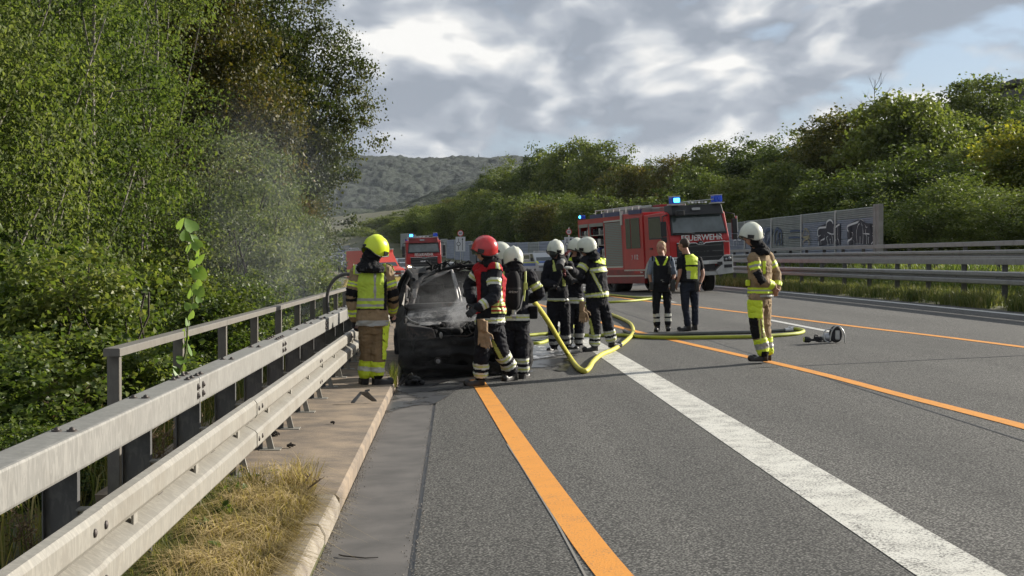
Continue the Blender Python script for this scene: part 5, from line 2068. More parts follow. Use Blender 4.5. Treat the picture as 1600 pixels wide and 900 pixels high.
def remesh(mb, name, voxel, m, parent, amp=0, sc=9, smooth=2, fold=None, seed=0):
    me0 = mb.mesh(name)
    o = bpy.data.objects.new(name, me0)
    COL.objects.link(o)
    md = o.modifiers.new('r', 'REMESH')
    md.mode = 'VOXEL'
    md.voxel_size = voxel
    md.use_smooth_shade = True
    if smooth:
        sm = o.modifiers.new('s', 'SMOOTH')
        sm.factor = .6
        sm.iterations = smooth
    dg = bpy.context.evaluated_depsgraph_get()
    dg.update()
    me = bpy.data.meshes.new_from_object(o.evaluated_get(dg))
    bpy.data.objects.remove(o)
    bpy.data.meshes.remove(me0)
    if amp:
        n = len(me.vertices)
        co = np.empty(n * 3, np.float32)
        no = np.empty(n * 3, np.float32)
        me.vertices.foreach_get('co', co)
        me.vertex_normals.foreach_get('vector', no)
        co, no = co.reshape(-1, 3), no.reshape(-1, 3)
        dd = np.empty(n, np.float32)
        for i in range(n):
            p = Vector(co[i])
            q = Vector((p.x * sc + seed, p.y * sc, p.z * sc * 1.5))
            w = noise.noise(q * .6 + Vector((0, 0, seed)))
            q2 = q + Vector((w, w, w)) * 1.6
            dd[i] = noise.noise(q2) * .65 + (1 - abs(noise.noise(q2 * 1.9)) * 2.2) * .35 - .2
        co += no * (dd * amp)[:, None]
        me.vertices.foreach_set('co', co.ravel())
    me.materials.clear()
    me.materials.append(m)
    me.polygons.foreach_set('use_smooth', np.ones(len(me.polygons), bool))
    me.update()
    ob = bpy.data.objects.new(name, me)
    return link(ob, parent)


def faces_of(o):
    me = o.data
    n = len(me.polygons)
    c = np.empty(n * 3, np.float32)
    nn = np.empty(n * 3, np.float32)
    me.polygons.foreach_get('center', c)
    me.polygons.foreach_get('normal', nn)
    return c.reshape(-1, 3), nn.reshape(-1, 3)


def peel(o, sel, name, m, off=.004, parent=None, mi=None):
    """a thin layer lying on the chosen faces of o"""
    idx = np.nonzero(sel)[0]
    if len(idx) < 2:
        return None
    me = o.data
    used, fs = {}, []
    for i in idx:
        f = []
        for v in me.polygons[i].vertices:
            if v not in used:
                used[v] = len(used)
            f.append(used[v])
        fs.append(f)
    vs = [me.vertices[v].co + me.vertex_normals[v].vector * off for v in used]
    nm = bpy.data.meshes.new(name)
    nm.from_pydata(vs, [], fs)
    nm.polygons.foreach_set('use_smooth', [True] * len(fs))
    if mi is not None:
        nm.polygons.foreach_set('material_index', [int(mi[i]) for i in idx])
    nm.update()
    return mesh_obj(name, nm, parent or o, m)


def ring(c, a, b, ra, rb, n=16, p=2.3):
    out = []
    for k in range(n):
        w = 2 * pi * k / n
        ca, sa = cos(w), sin(w)
        out.append(c + a * (ra * math.copysign(abs(ca) ** (2 / p), ca)) + b * (rb * math.copysign(abs(sa) ** (2 / p), sa)))
    return out


def limb(mb, pts, rad, n=12, flat=1.0):
    sp = smooth_pts([tuple(p) for p in pts], 4)
    rr = []
    for i in range(len(pts) - 1):
        for j in range(4):
            rr.append(rad[i] + (rad[i + 1] - rad[i]) * j / 4)
    rr.append(rad[-1])
    mb.tube(sp, rr, n, flat=flat)
    mb.sphere(pts[0], rad[0], 12, 8)
    mb.sphere(pts[-1], rad[-1], 10, 8)


def hand(mb, w, d, side, s=1.0, curl=.5, spread=1.0):
    """w wrist, d direction of the palm, side = direction of the thumb"""
    d = d.normalized()
    t = (side - d * side.dot(d)).normalized()
    nrm = d.cross(t).normalized()
    L = .085 * s
    c = w + d * L * .55
    mb.hexa([c - d * L * .55 - t * .026 * s - nrm * .014 * s, c - d * L * .55 + t * .026 * s - nrm * .014 * s, c - d * L * .55 + t * .026 * s + nrm * .014 * s, c - d * L * .55 - t * .026 * s + nrm * .014 * s,
             c + d * L * .5 - t * .038 * s - nrm * .013 * s, c + d * L * .5 + t * .038 * s - nrm * .013 * s, c + d * L * .5 + t * .038 * s + nrm * .013 * s, c + d * L * .5 - t * .038 * s + nrm * .013 * s])
    mb.sphere(w, .027 * s, 8, 6)
    for k, ln in enumerate((.072, .08, .075, .058)):
        b = c + d * L * .45 + t * (.03 - .02 * k) * s
        dd = (d + t * (.12 - .08 * k) * spread).normalized()
        p = [b]
        ang = 0
        for j, f in enumerate((.45, .32, .26)):
            ang += curl * (.5 + .35 * j)
            v = dd * cos(ang) + nrm * sin(ang)
            p.append(p[-1] + v * ln * f * s)
        mb.tube(p, [.0095 * s, .0092 * s, .0085 * s, .007 * s], 7)
    b = w + d * L * .35 + t * .03 * s
    mb.tube([b, b + (t * .7 + d * .6).normalized() * .035 * s, b + (t * .5 + d * .9 + nrm * curl * .7).normalized() * .068 * s], [.012 * s, .011 * s, .008 * s], 7)


def basis(fwd, pitch=0.0, roll=0.0):
    """matrix whose -Y column looks along fwd (x,y) and down by pitch"""
    a = math.atan2(fwd[0], -fwd[1])
    return Matrix.Rotation(a, 3, 'Z') @ Matrix.Rotation(pitch, 3, 'X') @ Matrix.Rotation(roll, 3, 'Y')


def helmet(parent, c, fwd, pitch, col, roll=0, s=1.0, visor=False):
    """shell with flared rim, side plates, dark edge; looks along -Y before rotation"""
    M = basis(fwd, pitch, roll)
    mb = MB()
    na, nt_ = 32, 12
    def rim(a):
        # a=0 front(-Y); sides reach down over the ears
        side = abs(sin(a))
        back = max(0, -cos(a))
        return -.008 - .098 * side ** 2.6 - .070 * back ** 1.3
    rows = []
    for j in range(nt_ + 1):
        t = j / nt_
        row = []
        for i in range(na):
            a = 2 * pi * i / na
            zr = rim(a)
            arc = pi / 2 * .135
            L_ = arc - zr
            q = L_ * t
            if q < arc:
                th = q / .135
                r, z = sin(th), .138 * cos(th)
            else:
                r, z = 1 - .10 * ((q - arc) / .1) ** 1.5, -(q - arc)
            if j == nt_:
                r += .045
            th = min(pi / 2, q / .135)
            x, y = .132 * r * sin(a), -.158 * r * cos(a)
            rdg = math.exp(-(x / .014) ** 2) * .014 * max(0, cos(th * .95)) + math.exp(-((abs(x) - .062) / .010) ** 2) * .011 * max(0, cos(th))
            z += rdg
            if abs(a) < .9 or a > 2 * pi - .9:
                y -= .016 * t ** 4
            if q >= arc * .82:
                y -= .0
                x *= 1 + .02 * sin(t * 9)
            row.append(Vector((x, y, z)) * s)
        rows.append(row)
    V = [c + M @ v for row in rows for v in row]
    Fc = [(j * na + i, (j + 1) * na + i, (j + 1) * na + (i + 1) % na, j * na + (i + 1) % na) for j in range(nt_) for i in range(na)]
    mb.add(V, Fc, True)
    h = mb.build('helmet', col, parent)
    sd = h.modifiers.new('t', 'SOLIDIFY')
    sd.thickness = .008
    sd.offset = -1
    e = MB().tube([c + M @ (v * 1.005) for v in rows[-1]] + [c + M @ (rows[-1][0] * 1.005)], .0065 * s, 6, cap=False)
    e.build('helmet_rim', C_HBLK, h)
    for q in (-1, 1):
        pl = MB()
        pts = [(q * .098, -.118, -.045), (q * .128, -.052, -.072), (q * .134, -.035, -.025), (q * .108, -.108, -.004)]
        P = [Vector(p) * s for p in pts]
        o = Vector((q * .012, 0, 0))
        vs = [c + M @ (p - o) for p in P] + [c + M @ (p + o) for p in P]
        pl.add(vs, [(0, 1, 2, 3), (7, 6, 5, 4), (0, 4, 5, 1), (1, 5, 6, 2), (2, 6, 7, 3), (3, 7, 4, 0)])
        pl.build('side_plate', C_HBLK, h)
    bk = MB()
    bk.sphere(c + M @ (Vector((0, .158, -.055)) * s), .024 * s, 10, 6, (1.1, .5, .8))
    bk.build('size_wheel', C_HBLK, h)
    if visor:
        vv = MB()
        rw = []
        for z_, rr in ((.015, 1.02), (-.035, 1.06), (-.075, 1.02)):
            rw.append([c + M @ (Vector((   .124 * rr * sin(a), -.160 * rr * cos(a), z_)) * s) for a in np.linspace(-1.15, 1.15, 13)])
        vs = [v for r_ in rw for v in r_]
        vv.add(vs, [(j * 13 + i, j * 13 + i + 1, (j + 1) * 13 + i + 1, (j + 1) * 13 + i) for j in range(2) for i in range(12)], True)
        vv.build('visor', C_VISOR, h)
    return h


def person(label, d, J, face, hface, hpitch=0.0, W=(.20, .155), outer=None, trousers=None, gloves=(None, None), boots=True, hips_w=.17, bulk=1.0,
           kind='fire', group=None, hem=None, sleeve=1.0, hc=(.3, .6), hand_dir=(None, None), curl=(.6, .6), seed=0, hood=True, neck_r=.062, hand_s=1.0, cape=1.0):
    """J: joints as (photo column, photo row, extra distance); L/R mean left/right in the picture"""
    t = thing('person', label, 'person', (0, 0, 0), 0, group)
    K = {k: at_y(v[0], v[1], d + (v[2] if len(v) > 2 else 0)) for k, v in J.items()}
    f2 = Vector((face[0], face[1], 0)).normalized()
    hf = Vector((hface[0], hface[1], 0)).normalized()
    M = basis(hface, hpitch)
    lat = (K['sR'] - K['sL'])
    lat.z *= .3
    lat.normalize()
    hl = (K['hR'] - K['hL'])
    hl.z = 0
    hl.normalize()
    pel, chest, neck, head = K['pelvis'], K['chest'], K['neck'], K['head']
    # ---- body: one continuous surface
    mb = MB()
    ax = [pel + Vector((0, 0, -.08)), pel + Vector((0, 0, .08)), (pel + chest) / 2, chest, (K['sL'] + K['sR']) / 2 + Vector((0, 0, -.02))]
    rr = [(W[0] * .78, W[1] * .72), (W[0] * .78, W[1] * .75), (W[0] * .68, W[1] * .68), (W[0] * .82, W[1] * .78), (W[0] * .8, W[1] * .55)]
    rings = []
    for i, (c, r) in enumerate(zip(ax, rr)):
        k = i / (len(ax) - 1)
        a = (hl * (1 - k) + lat * k).normalized()
        b = Vector((-a.y, a.x, 0)).normalized()
        rings.append(ring(c, a, b, r[0], r[1]))
    mb.loft(rings)
    mb.tube([ax[-1], neck, head - M @ Vector((0, -.02, .06))], [.075, neck_r, neck_r * .95], 12)
    for s in 'LR':
        limb(mb, [K['s' + s], K['e' + s], K['w' + s]], [.050, .040, .028])
        limb(mb, [K['h' + s], K['k' + s], K['a' + s]], [.078, .055, .040])
        mb.tube([K['a' + s], K['a' + s] * .85 + K['t' + s] * .15, K['a' + s] * .7 + K['t' + s] * .3 + Vector((0, 0, .01))], [.036, .028, .018], 8)
    # head with brow, nose, jaw and ears
    mb.sphere(head + M @ Vector((0, .01, .02)), .098, 16, 12, (.80, 1.0, 1.02), M.to_euler())
    mb.sphere(head + M @ Vector((0, -.025, -.055)), .068, 14, 10, (.86, .95, 1.0), M.to_euler())
    mb.sphere(head + M @ Vector((0, -.105, -.018)), .017, 8, 6, (.8, 1.1, 1.7), M.to_euler())
    mb.sphere(head + M @ Vector((0, -.088, -.068)), .018, 8, 6, (1.4, .7, .5), M.to_euler())
    for q in (-1, 1):
        mb.sphere(head + M @ Vector((q * .080, .01, -.01)), .026, 8, 6, (.4, .8, 1.25), M.to_euler())
    for i, s in enumerate('LR'):
        dr = hand_dir[i] or tuple((K['w' + s] - K['e' + s]).normalized())
        dr = Vector(dr).normalized()
        hand(mb, K['w' + s], dr, f2 + Vector((0, 0, .1)), .96 * hand_s, curl[i])
    body = remesh(mb, 'body', .0085, C_SKIN, t, smooth=1)
    fc = MB()
    for q in (-1, 1):
        fc.sphere(head + M @ Vector((q * .032, -.082, .008)), .011, 8, 6, (1.2, .7, .7), M.to_euler())
    fc.build('eyes', mat('eye_dark', (.02, .015, .012), .3) if 'eye_dark' not in bpy.data.materials else bpy.data.materials['eye_dark'], body)
    # ---- trousers
    tb = MB()
    B = bulk
    a0, b0 = hl, Vector((-hl.y, hl.x, 0))
    crotch = (K['hL'] + K['hR']) / 2
    tb.loft([ring(crotch + Vector((0, 0, -.10)), a0, b0, hips_w * .92 * B, .125 * B), ring(crotch, a0, b0, hips_w * B, .14 * B), ring(pel + Vector((0, 0, .07)), a0, b0, hips_w * .98 * B, .135 * B), ring(pel + Vector((0, 0, .16)), a0, b0, hips_w * .9 * B, .12 * B)])
    LR = {'fire': (.108, .090, .086), 'police': (.092, .068, .070)}[kind]
    for s in 'LR':
        h_, k_, a_ = K['h' + s], K['k' + s], K['a' + s]
        limb(tb, [h_, (h_ + k_) / 2, k_, (k_ + a_) / 2, a_ + (k_ - a_).normalized() * .075], [LR[0] * B, (LR[0] * .96) * B, LR[1] * B, LR[1] * .98 * B, LR[2] * B])
    tr = remesh(tb, 'trousers', .010, trousers, t, amp=.020 if kind == 'fire' else .014, sc=8, smooth=2, seed=seed)
    # ---- jacket / shirt
    jb = MB()
    W0, D0 = W[0] * B, W[1] * B
    hemc = K['hem'] if 'hem' in K else pel + Vector((0, 0, -.10))
    sc_ = (K['sL'] + K['sR']) / 2
    cs = [hemc, pel + Vector((0, 0, .05)), (pel + chest) / 2, chest, sc_ + Vector((0, 0, -.035)), sc_ + Vector((0, 0, .035)), neck + Vector((0, 0, -.01))]
    rs = [(W0 * .98, D0 * 1.02), (W0 * .96, D0 * .98), (W0 * .90, D0 * .95), (W0 * .96, D0 * 1.0), (W0 * .93, D0 * .86), (W0 * .62, D0 * .62), (.085 * B, .085 * B)]
    if kind == 'police':
        cs[0] = pel + Vector((0, 0, -.02))
    rings = []
    for i, (c, r) in enumerate(zip(cs, rs)):
        k = min(1, i / 4)
        a = (hl * (1 - k) + lat * k).normalized()
        b = Vector((-a.y, a.x, 0)).normalized()
        rings.append(ring(c, a, b, r[0], r[1]))
    jb.loft(rings)
    AR = {'fire': (.086, .078, .072, .062), 'police': (.068, .056, .05, .04)}[kind]
    for s in 'LR':
        s_, e_, w_ = K['s' + s], K['e' + s], K['w' + s]
        if sleeve >= 1:
            limb(jb, [s_, (s_ + e_) / 2, e_, w_], [AR[0] * B, AR[1] * B, AR[2] * B, AR[3] * B])
        else:
            limb(jb, [s_, s_.lerp(e_, sleeve)], [AR[0] * B, AR[1] * 1.05 * B])
    jk = remesh(jb, {'fire': 'jacket', 'police': 'shirt'}[kind], .010, outer, t, amp=.022 if kind == 'fire' else .010, sc=7, smooth=2, seed=seed + 3)
    # ---- boots
    for s in 'LR':
        bb = MB()
        a_, to = K['a' + s], K['t' + s]
        dv = (to - a_)
        dh = Vector((dv.x, dv.y, 0)).normalized() if Vector((dv.x, dv.y, 0)).length > .02 else f2
        if dv.z > -.16:
            sole = a_.z - .075
            hl_ = a_ - dh * .045
            bb.tube([a_ + Vector((0, 0, .11)), a_, a_ + Vector((0, 0, -.04))], [.060, .056, .052], 12)
            bb.hexa([p + Vector((0, 0, 0)) for p in [
                Vector((hl_.x, hl_.y, sole)) - dh.cross(Vector((0, 0, 1))) * .042, Vector((hl_.x, hl_.y, sole)) + dh.cross(Vector((0, 0, 1))) * .042,
                Vector((hl_.x, hl_.y, sole)) + dh * .26 + dh.cross(Vector((0, 0, 1))) * .045, Vector((hl_.x, hl_.y, sole)) + dh * .26 - dh.cross(Vector((0, 0, 1))) * .045,
                Vector((hl_.x, hl_.y, sole + .09)) - dh.cross(Vector((0, 0, 1))) * .04, Vector((hl_.x, hl_.y, sole + .09)) + dh.cross(Vector((0, 0, 1))) * .04,
                Vector((hl_.x, hl_.y, sole + .045)) + dh * .25 + dh.cross(Vector((0, 0, 1))) * .04, Vector((hl_.x, hl_.y, sole + .045)) + dh * .25 - dh.cross(Vector((0, 0, 1))) * .04]])
            bb.sphere(Vector((hl_.x, hl_.y, sole + .045)) + dh * .235, .046, 12, 8, (1, 1, .95))
        else:
            bb.tube([a_ + (a_ - to).normalized() * .1, a_, a_.lerp(to, .5), to], [.060, .056, .05, .044], 12)
            bb.sphere(to, .046, 10, 8)
        remesh(bb, 'boot', .009, C_BOOT, t, smooth=3)
    for i, s in enumerate('LR'):
        if gloves[i] is not None:
            gb = MB()
            dr = hand_dir[i] or tuple((K['w' + s] - K['e' + s]).normalized())
            dr = Vector(dr).normalized()
            hand(gb, K['w' + s], dr, f2 + Vector((0, 0, .1)), 1.22 * hand_s, curl[i])
            gb.tube([K['w' + s] - dr * .06, K['w' + s] + dr * .01], [.055, .04], 10)
            remesh(gb, 'glove', .0075, gloves[i], t, smooth=1)
    if hood:
        nb = MB()
        up = Vector((0, 0, 1))
        back = -hf
        a = Vector((-hf.y, hf.x, 0))
        tilt_ = M @ Vector((0, 0, 1))
        cs2 = [(head + M @ Vector((0, .02, .0)), .098, .118), (head + M @ Vector((0, .03, -.06)), .102, .12), (neck + up * .03 + back * .035, .11, .115), (neck + up * -.035 + back * .035, .165 * cape, .13 * cape), (neck + up * (-.075 - .05 * (cape - 1)) + back * .03, .155 * cape, .115 * cape)]
        nb.loft([ring(c, a, hf, r1, r2, 16, 2) for c, r1, r2 in cs2])
        # opening for the face is cut away on the front
        hd = remesh(nb, 'neck_flap', .0095, C_BLACK, t, amp=.026, sc=11, smooth=1, seed=seed + 7)
        bm = bmesh.new()
        bm.from_mesh(hd.data)
        dead = []
        Mi = M.inverted()
        for f in bm.faces:
            q = Mi @ (f.calc_center_median() - head)
            if q.y < -.055 and -.115 < q.z < .09 and abs(q.x) < .075:
                dead.append(f)
        bmesh.ops.delete(bm, geom=dead, context='FACES')
        bm.to_mesh(hd.data)
        bm.free()
    K['M'] = M
    return t, K, jk, tr, body


def seg_t(P, a, b):
    a, b = np.array(a), np.array(b)
    ab = b - a
    L2 = (ab ** 2).sum()
    t = ((P - a) @ ab) / L2
    dd = np.linalg.norm(P - (a + np.clip(t, 0, 1)[:, None] * ab), axis=1)
    return t, dd


def owners(P, segs):
    """nearest segment index (distance less its radius) and position along it"""
    ds, ts = [], []
    for a, b, r in segs:
        t, dd = seg_t(P, a, b)
        ts.append(t)
        ds.append(dd - r)
    return np.argmin(ds, 0), np.array(ts)


def band(o, own, ts, k, t0, t1, style, parent=None, cond=None):
    """reflective band around limb k of cloth o"""
    t = ts[k]
    sel = (own == k) & (t > t0) & (t < t1)
    if cond is not None:
        sel &= cond
    if style == 'lime3':
        u = (t - t0) / (t1 - t0)
        return peel(o, sel, 'reflective_stripe', [C_LIME, C_SILV], .004, mi=((u > .34) & (u < .66)).astype(int))
    if style == 'lime3i':
        u = (t - t0) / (t1 - t0)
        return peel(o, sel, 'reflective_stripe', [C_SILV, C_LIME], .004, mi=((u > .36) & (u < .64)).astype(int))
    if style == 'yel3':
        u = (t - t0) / (t1 - t0)
        return peel(o, sel, 'reflective_stripe', [C_YEL, C_SILD], .004, mi=((u > .36) & (u < .64)).astype(int))
    return peel(o, sel, style[0], style[1], style[2] if len(style) > 2 else .005)


def jacket_parts(K, jk):
    P, N = faces_of(jk)
    sh = (K['sL'] + K['sR']) / 2
    segs = [(K['sL'], K['eL'], .08), (K['eL'], K['wL'], .07), (K['sR'], K['eR'], .08), (K['eR'], K['wR'], .07), (K['pelvis'] + Vector((0, 0, -.1)), sh, .165)]
    own, ts = owners(P, segs)
    return P, N, own, ts


def leg_parts(K, tr):
    P, N = faces_of(tr)
    segs = [(K['hL'], K['kL'], .1), (K['kL'], K['aL'], .09), (K['hR'], K['kR'], .1), (K['kR'], K['aR'], .09)]
    own, ts = owners(P, segs)
    return P, N, own, ts


def pix(P):
    """photo column and row of world points (to place trim where the photograph shows it)"""
    Q = P - np.array(CAM)
    z = Q @ np.array(FWD)
    return 800 + F * (Q @ np.array(RGT)) / z, 450 - F * (Q @ np.array(UPV)) / z


def toward(N, v):
    v = np.array(Vector(v).normalized())
    return N @ v


CAMD = (0, -1, 0)

# 1 --- yellow helmet, tan kit, yellow vest, on the slab
J = dict(head=(588, 391), neck=(580, 414), chest=(581, 440), pelvis=(582, 496), hem=(582, 509), sL=(558, 426), sR=(603, 424, .04), eL=(550, 460, -.02), eR=(614, 460, .06), wL=(553, 496, .05), wR=(613, 486, .28),
         hL=(573, 508), hR=(593, 508, .03), kL=(574, 552, .03), kR=(590, 553), aL=(570, 591, .02), aR=(588, 592), tL=(566, 601, .2), tR=(604, 602, .08))
t1, K, jk, tr, bd = person('firefighter in a yellow helmet and yellow vest standing on the slab by the rail', 16.6, J, (.3, .95), (.75, .66), RAD(24), outer=C_TAN, trousers=C_TAND, gloves=(C_GBLACK, C_GBLACK), seed=1, W=(.195, .15), cape=1.3)
helmet(t1, K['head'] + Vector((0, 0, .035)), (.75, .66), RAD(26), C_HYEL, roll=RAD(-4), s=1.02)
P, N, own, ts = jacket_parts(K, jk)
for k in (0, 2):
    band(jk, own, ts, k, .42, .66, 'yel3')
    band(jk, own, ts, k, .78, 1.1, ('elbow_patch', C_BLACK, .006), cond=toward(N, (0, -1, 0)) > -.2)
    band(jk, own, ts, k + 1, .02, .25, ('elbow_patch', C_BLACK, .006), cond=toward(N, (0, -1, 0)) > -.2)
    band(jk, own, ts, k + 1, .62, .92, 'yel3')
cx, cy_ = pix(P)
band(jk, own, ts, 4, .0, .10, ('reflective_stripe', C_SILD, .004))
vsel = ((own == 4) | ((own == 0) & (ts[0] < .12)) | ((own == 2) & (ts[2] < .05))) & (cy_ > 412) & (cy_ < 484)
vsel &= ((cx > 553) & (cx < 603)) | (toward(N, (.35, .93, 0)) > .2)
edge_ = vsel & (((cx < 556.5) & (cy_ > 428)) | ((cx > 599) & (cy_ > 425)) | (cy_ > 482.3)) & (toward(N, CAMD) > 0)
dk = (cy_ > 466) & (cy_ < 470.5) | (cy_ > 475) & (cy_ < 479) | ((abs(cx - 558.5) < .9) | (abs(cx - 585.5) < 1.6)) & (cy_ > 428) & (cy_ < 466)
vv = peel(jk, vsel, 'vest', [C_YEL, C_SILD, C_BLACK, cloth_mat('vest_lime', (.46, .60, .07), k=.82)], .012, parent=t1, mi=np.where(edge_, 2, np.where(dk, 1, 3)))
lb = peel(jk, vsel & (cy_ < 427) & (cx > 556) & (cx < 592) & (toward(N, CAMD) > .1), 'name_panel', C_SILD, .016, parent=vv)
pos = at_y(573, 421, 16.6 - .185)
lettering('lettering', 'hansalini', .048, pos, (pi / 2 - .2, 0, .05), C_HBLK, vv, 1.0)
P, N, own, ts = leg_parts(K, tr)
cx, cy_ = pix(P)
for k in (1, 3):
    band(tr, own, ts, k, .30, 1.3, ('yellow_cuff', C_YEL, .005))
    q = peel(tr, (own == k) & (ts[k] > .52) & (ts[k] < .70), 'reflective_stripe', C_SILV, .009)
peel(tr, (cx > 597) & (cy_ > 503) & (cy_ < 562) & (toward(N, (1, -.3, 0)) > .45), 'side_pocket', C_YEL, .012)
peel(tr, (cy_ > 586.5) & (cx > 585) & (cx < 597) & (toward(N, CAMD) > 0), 'ankle_patch', C_BLACK, .012)

# 2 --- red helmet, red vest
J = dict(head=(757, 392), neck=(763, 408), chest=(768, 436), pelvis=(767, 492), hem=(766, 508), sL=(750, 422, .16), sR=(773, 422, -.13), eL=(733, 447, .22), eR=(772, 464, -.24), wL=(737, 470, .08), wR=(748, 480, -.30),
         hL=(757, 506, -.05), hR=(772, 506, .08), kL=(753, 552, -.08), kR=(783, 548, .04), aL=(750, 593, -.02), aR=(802, 585, .22), tL=(733, 603, -.1), tR=(785, 602, .02))
t2, K, jk, tr, bd = person('firefighter in a red helmet and red vest stepping towards the burnt car', 17.15, J, (-.97, .2), (-.98, -.1), RAD(6), outer=C_NAVY, trousers=C_NAVY2, gloves=(C_GBLACK, C_GBLACK), seed=2, W=(.165, .165), bulk=1.06)
helmet(t2, K['head'] + Vector((.01, 0, .04)), (-.98, -.15), RAD(4), C_HRED, s=1.0, visor=True)
P, N, own, ts = jacket_parts(K, jk)
cx, cy_ = pix(P)
band(jk, own, ts, 2, .34, .58, 'lime3i')
band(jk, own, ts, 3, .55, .88, 'lime3i')
band(jk, own, ts, 0, .3, .55, 'lime3i')
near_arm = (own == 2) | (own == 3)
vs = (own == 4) & (cy_ > 413) & (cy_ < 490) | ((own == 0) & (ts[0] < .15)) | ((own == 2) & (ts[2] < .04))
yb = ((cy_ > 473) & (cy_ < 478)) | ((cy_ > 481) & (cy_ < 485)) | ((cy_ > 487)) | ((abs(cx - (775 + (cy_ - 413) * .09)) < .9) | (abs(cx - (779 + (cy_ - 413) * .09)) < .9)) & (cy_ < 475)
sl = (abs(cx - (777 + (cy_ - 413) * .09)) < 1.1) & (cy_ < 473)
v2_ = peel(jk, vs & ((cx < 752) | (cx > 768) | (cy_ < 425)), 'vest', [C_RED, C_LIME, C_SILV], .012, parent=t2, mi=np.where(sl, 2, np.where(yb & (cx > 766), 1, 0)))
band(jk, own, ts, 4, .0, .10, 'lime3i')
P, N, own, ts = leg_parts(K, tr)
cx, cy_ = pix(P)
for k in (1, 3):
    band(tr, own, ts, k, .36 if k == 1 else .12, .56 if k == 1 else .34, 'lime3i')
    band(tr, own, ts, k, .68 if k == 1 else .46, .88 if k == 1 else .68, 'lime3i')
peel(tr, (own == 2) & (abs(cx - (768 + (cy_ - 530) * .52)) < 3.2) & (cy_ > 531) & (cy_ < 562) & (toward(N, CAMD) > 0), 'reflective_stripe', C_LIME, .006)
# work gloves clipped to the jacket
gb = MB()
for i, (px, py) in enumerate([(752, 510), (757, 513)]):
    w = at_y(px, py, 17.15 - .24)
    hand(gb, w + Vector((0, 0, -.03)), Vector((.08 + .1 * i, 0, -1)), Vector((1, 0, 0)), 1.35, .15)
    gb.tube([w + Vector((-.005, 0, .09)), w + Vector((0, 0, -.04))], [.05, .042], 10)
remesh(gb, 'work_gloves', .008, C_GLOVE, t2, smooth=1)

# 3 --- breathing apparatus wearer with the hose
J = dict(head=(802, 405), neck=(804, 420), chest=(805, 445), pelvis=(806, 490), hem=(806, 503), sL=(785, 430, .02), sR=(827, 430, .02), eL=(776, 458, .2), eR=(843, 459, .02), wL=(752, 466, .45), wR=(828, 467, .3),
         hL=(795, 503), hR=(815, 503), kL=(794, 545, .02), kR=(816, 546, -.03), aL=(792, 584, .05), aR=(816, 585), tL=(789, 593, .22), tR=(822, 594, .15))
t3, K, jk, tr, bd = person('firefighter with a black air cylinder on the back, holding the yellow hose', 18.1, J, (-.25, .97), (-.15, .98), RAD(10), outer=C_NAVY, trousers=C_NAVY2, gloves=(C_GBLACK, C_GBLACK), seed=3, W=(.18, .15))
helmet(t3, K['head'] + Vector((0, 0, .03)), (-.15, .98), RAD(8), C_HWHT, s=.98)
P, N, own, ts = jacket_parts(K, jk)
band(jk, own, ts, 2, .45, .75, 'lime3')
band(jk, own, ts, 0, .45, .75, 'lime3')
band(jk, own, ts, 4, .02, .16, 'lime3i')
P, N, own, ts = leg_parts(K, tr)
for k in (1, 3):
    band(tr, own, ts, k, .34, .54, 'lime3i')
    band(tr, own, ts, k, .66, .86, 'lime3i')


def air_pack(parent, K, px, py0, py1, d, dd, lean=0.0, w=.09):
    a, b = at_y(px, py0, d - dd), at_y(px + lean, py1, d - dd)
    ax = (b - a)
    cy = MB()
    n = 9
    pts = [a + ax * (i / (n - 1)) for i in range(n)]
    cy.tube(pts, [w * .55, w * .9, w, w, w * .98, w * .96, w * .95, w * .85, w * .45], 18)
    c = cy.build('air_cylinder', C_BLACK, parent)
    MB().tube([a + ax * .42, a + ax * .47], w * 1.04, 18).build('cylinder_strap', C_GBLACK, c)
    MB().tube([b, b + ax.normalized() * .06], .028, 10).disc(b + ax.normalized() * .08, (1, 0, 0), .03, .05, 12).tube([b + ax.normalized() * .05, b + Vector((.08, 0, .02)), b + Vector((.12, .02, .18))], .009, 6).build('cylinder_valve', V_ALU, c)
    bp = MB().box(((a + b) / 2) + Vector((0, .10, -.02)), (.22, .03, abs(ax.z) * 1.0), bev=.012)
    bp.build('back_plate', C_GBLACK, parent)
    return c


c = air_pack(t3, K, 802, 424, 484, 18.1, .26, 1)
lettering('lettering', 'dräger', .045, at_y(802, 456, 18.1 - .355), (pi / 2, 0, 0), C_SILD, c)
st = MB()
for px in (787, 821):
    st.tube([at_y(px, 424, 18.0), at_y(px, 440, 17.93), at_y(px + (2 if px < 800 else -3), 470, 17.93)], .014, 6, flat=.4)
st.build('shoulder_strap', C_LIME, t3)
MB().box(at_y(821, 447, 17.92), (.05, .03, .09), bev=.008).build('strap_buckle', C_LIME, t3)
MB().box(at_y(833, 488, 18.1), (.12, .12, .17), bev=.03).box(at_y(833, 482, 18.03), (.1, .04, .05), bev=.01).build('hip_pouch', C_BLACK, t3)
nz = MB()
a_, b_ = K['wL'] + Vector((.05, 0, 0)), at_y(733, 462, 18.75)
nz.tube([a_, b_], [.028, .022], 10).tube([b_, b_ + (b_ - a_).normalized() * .09], [.034, .03], 12)
nz.build('nozzle', C_GBLACK, t3)

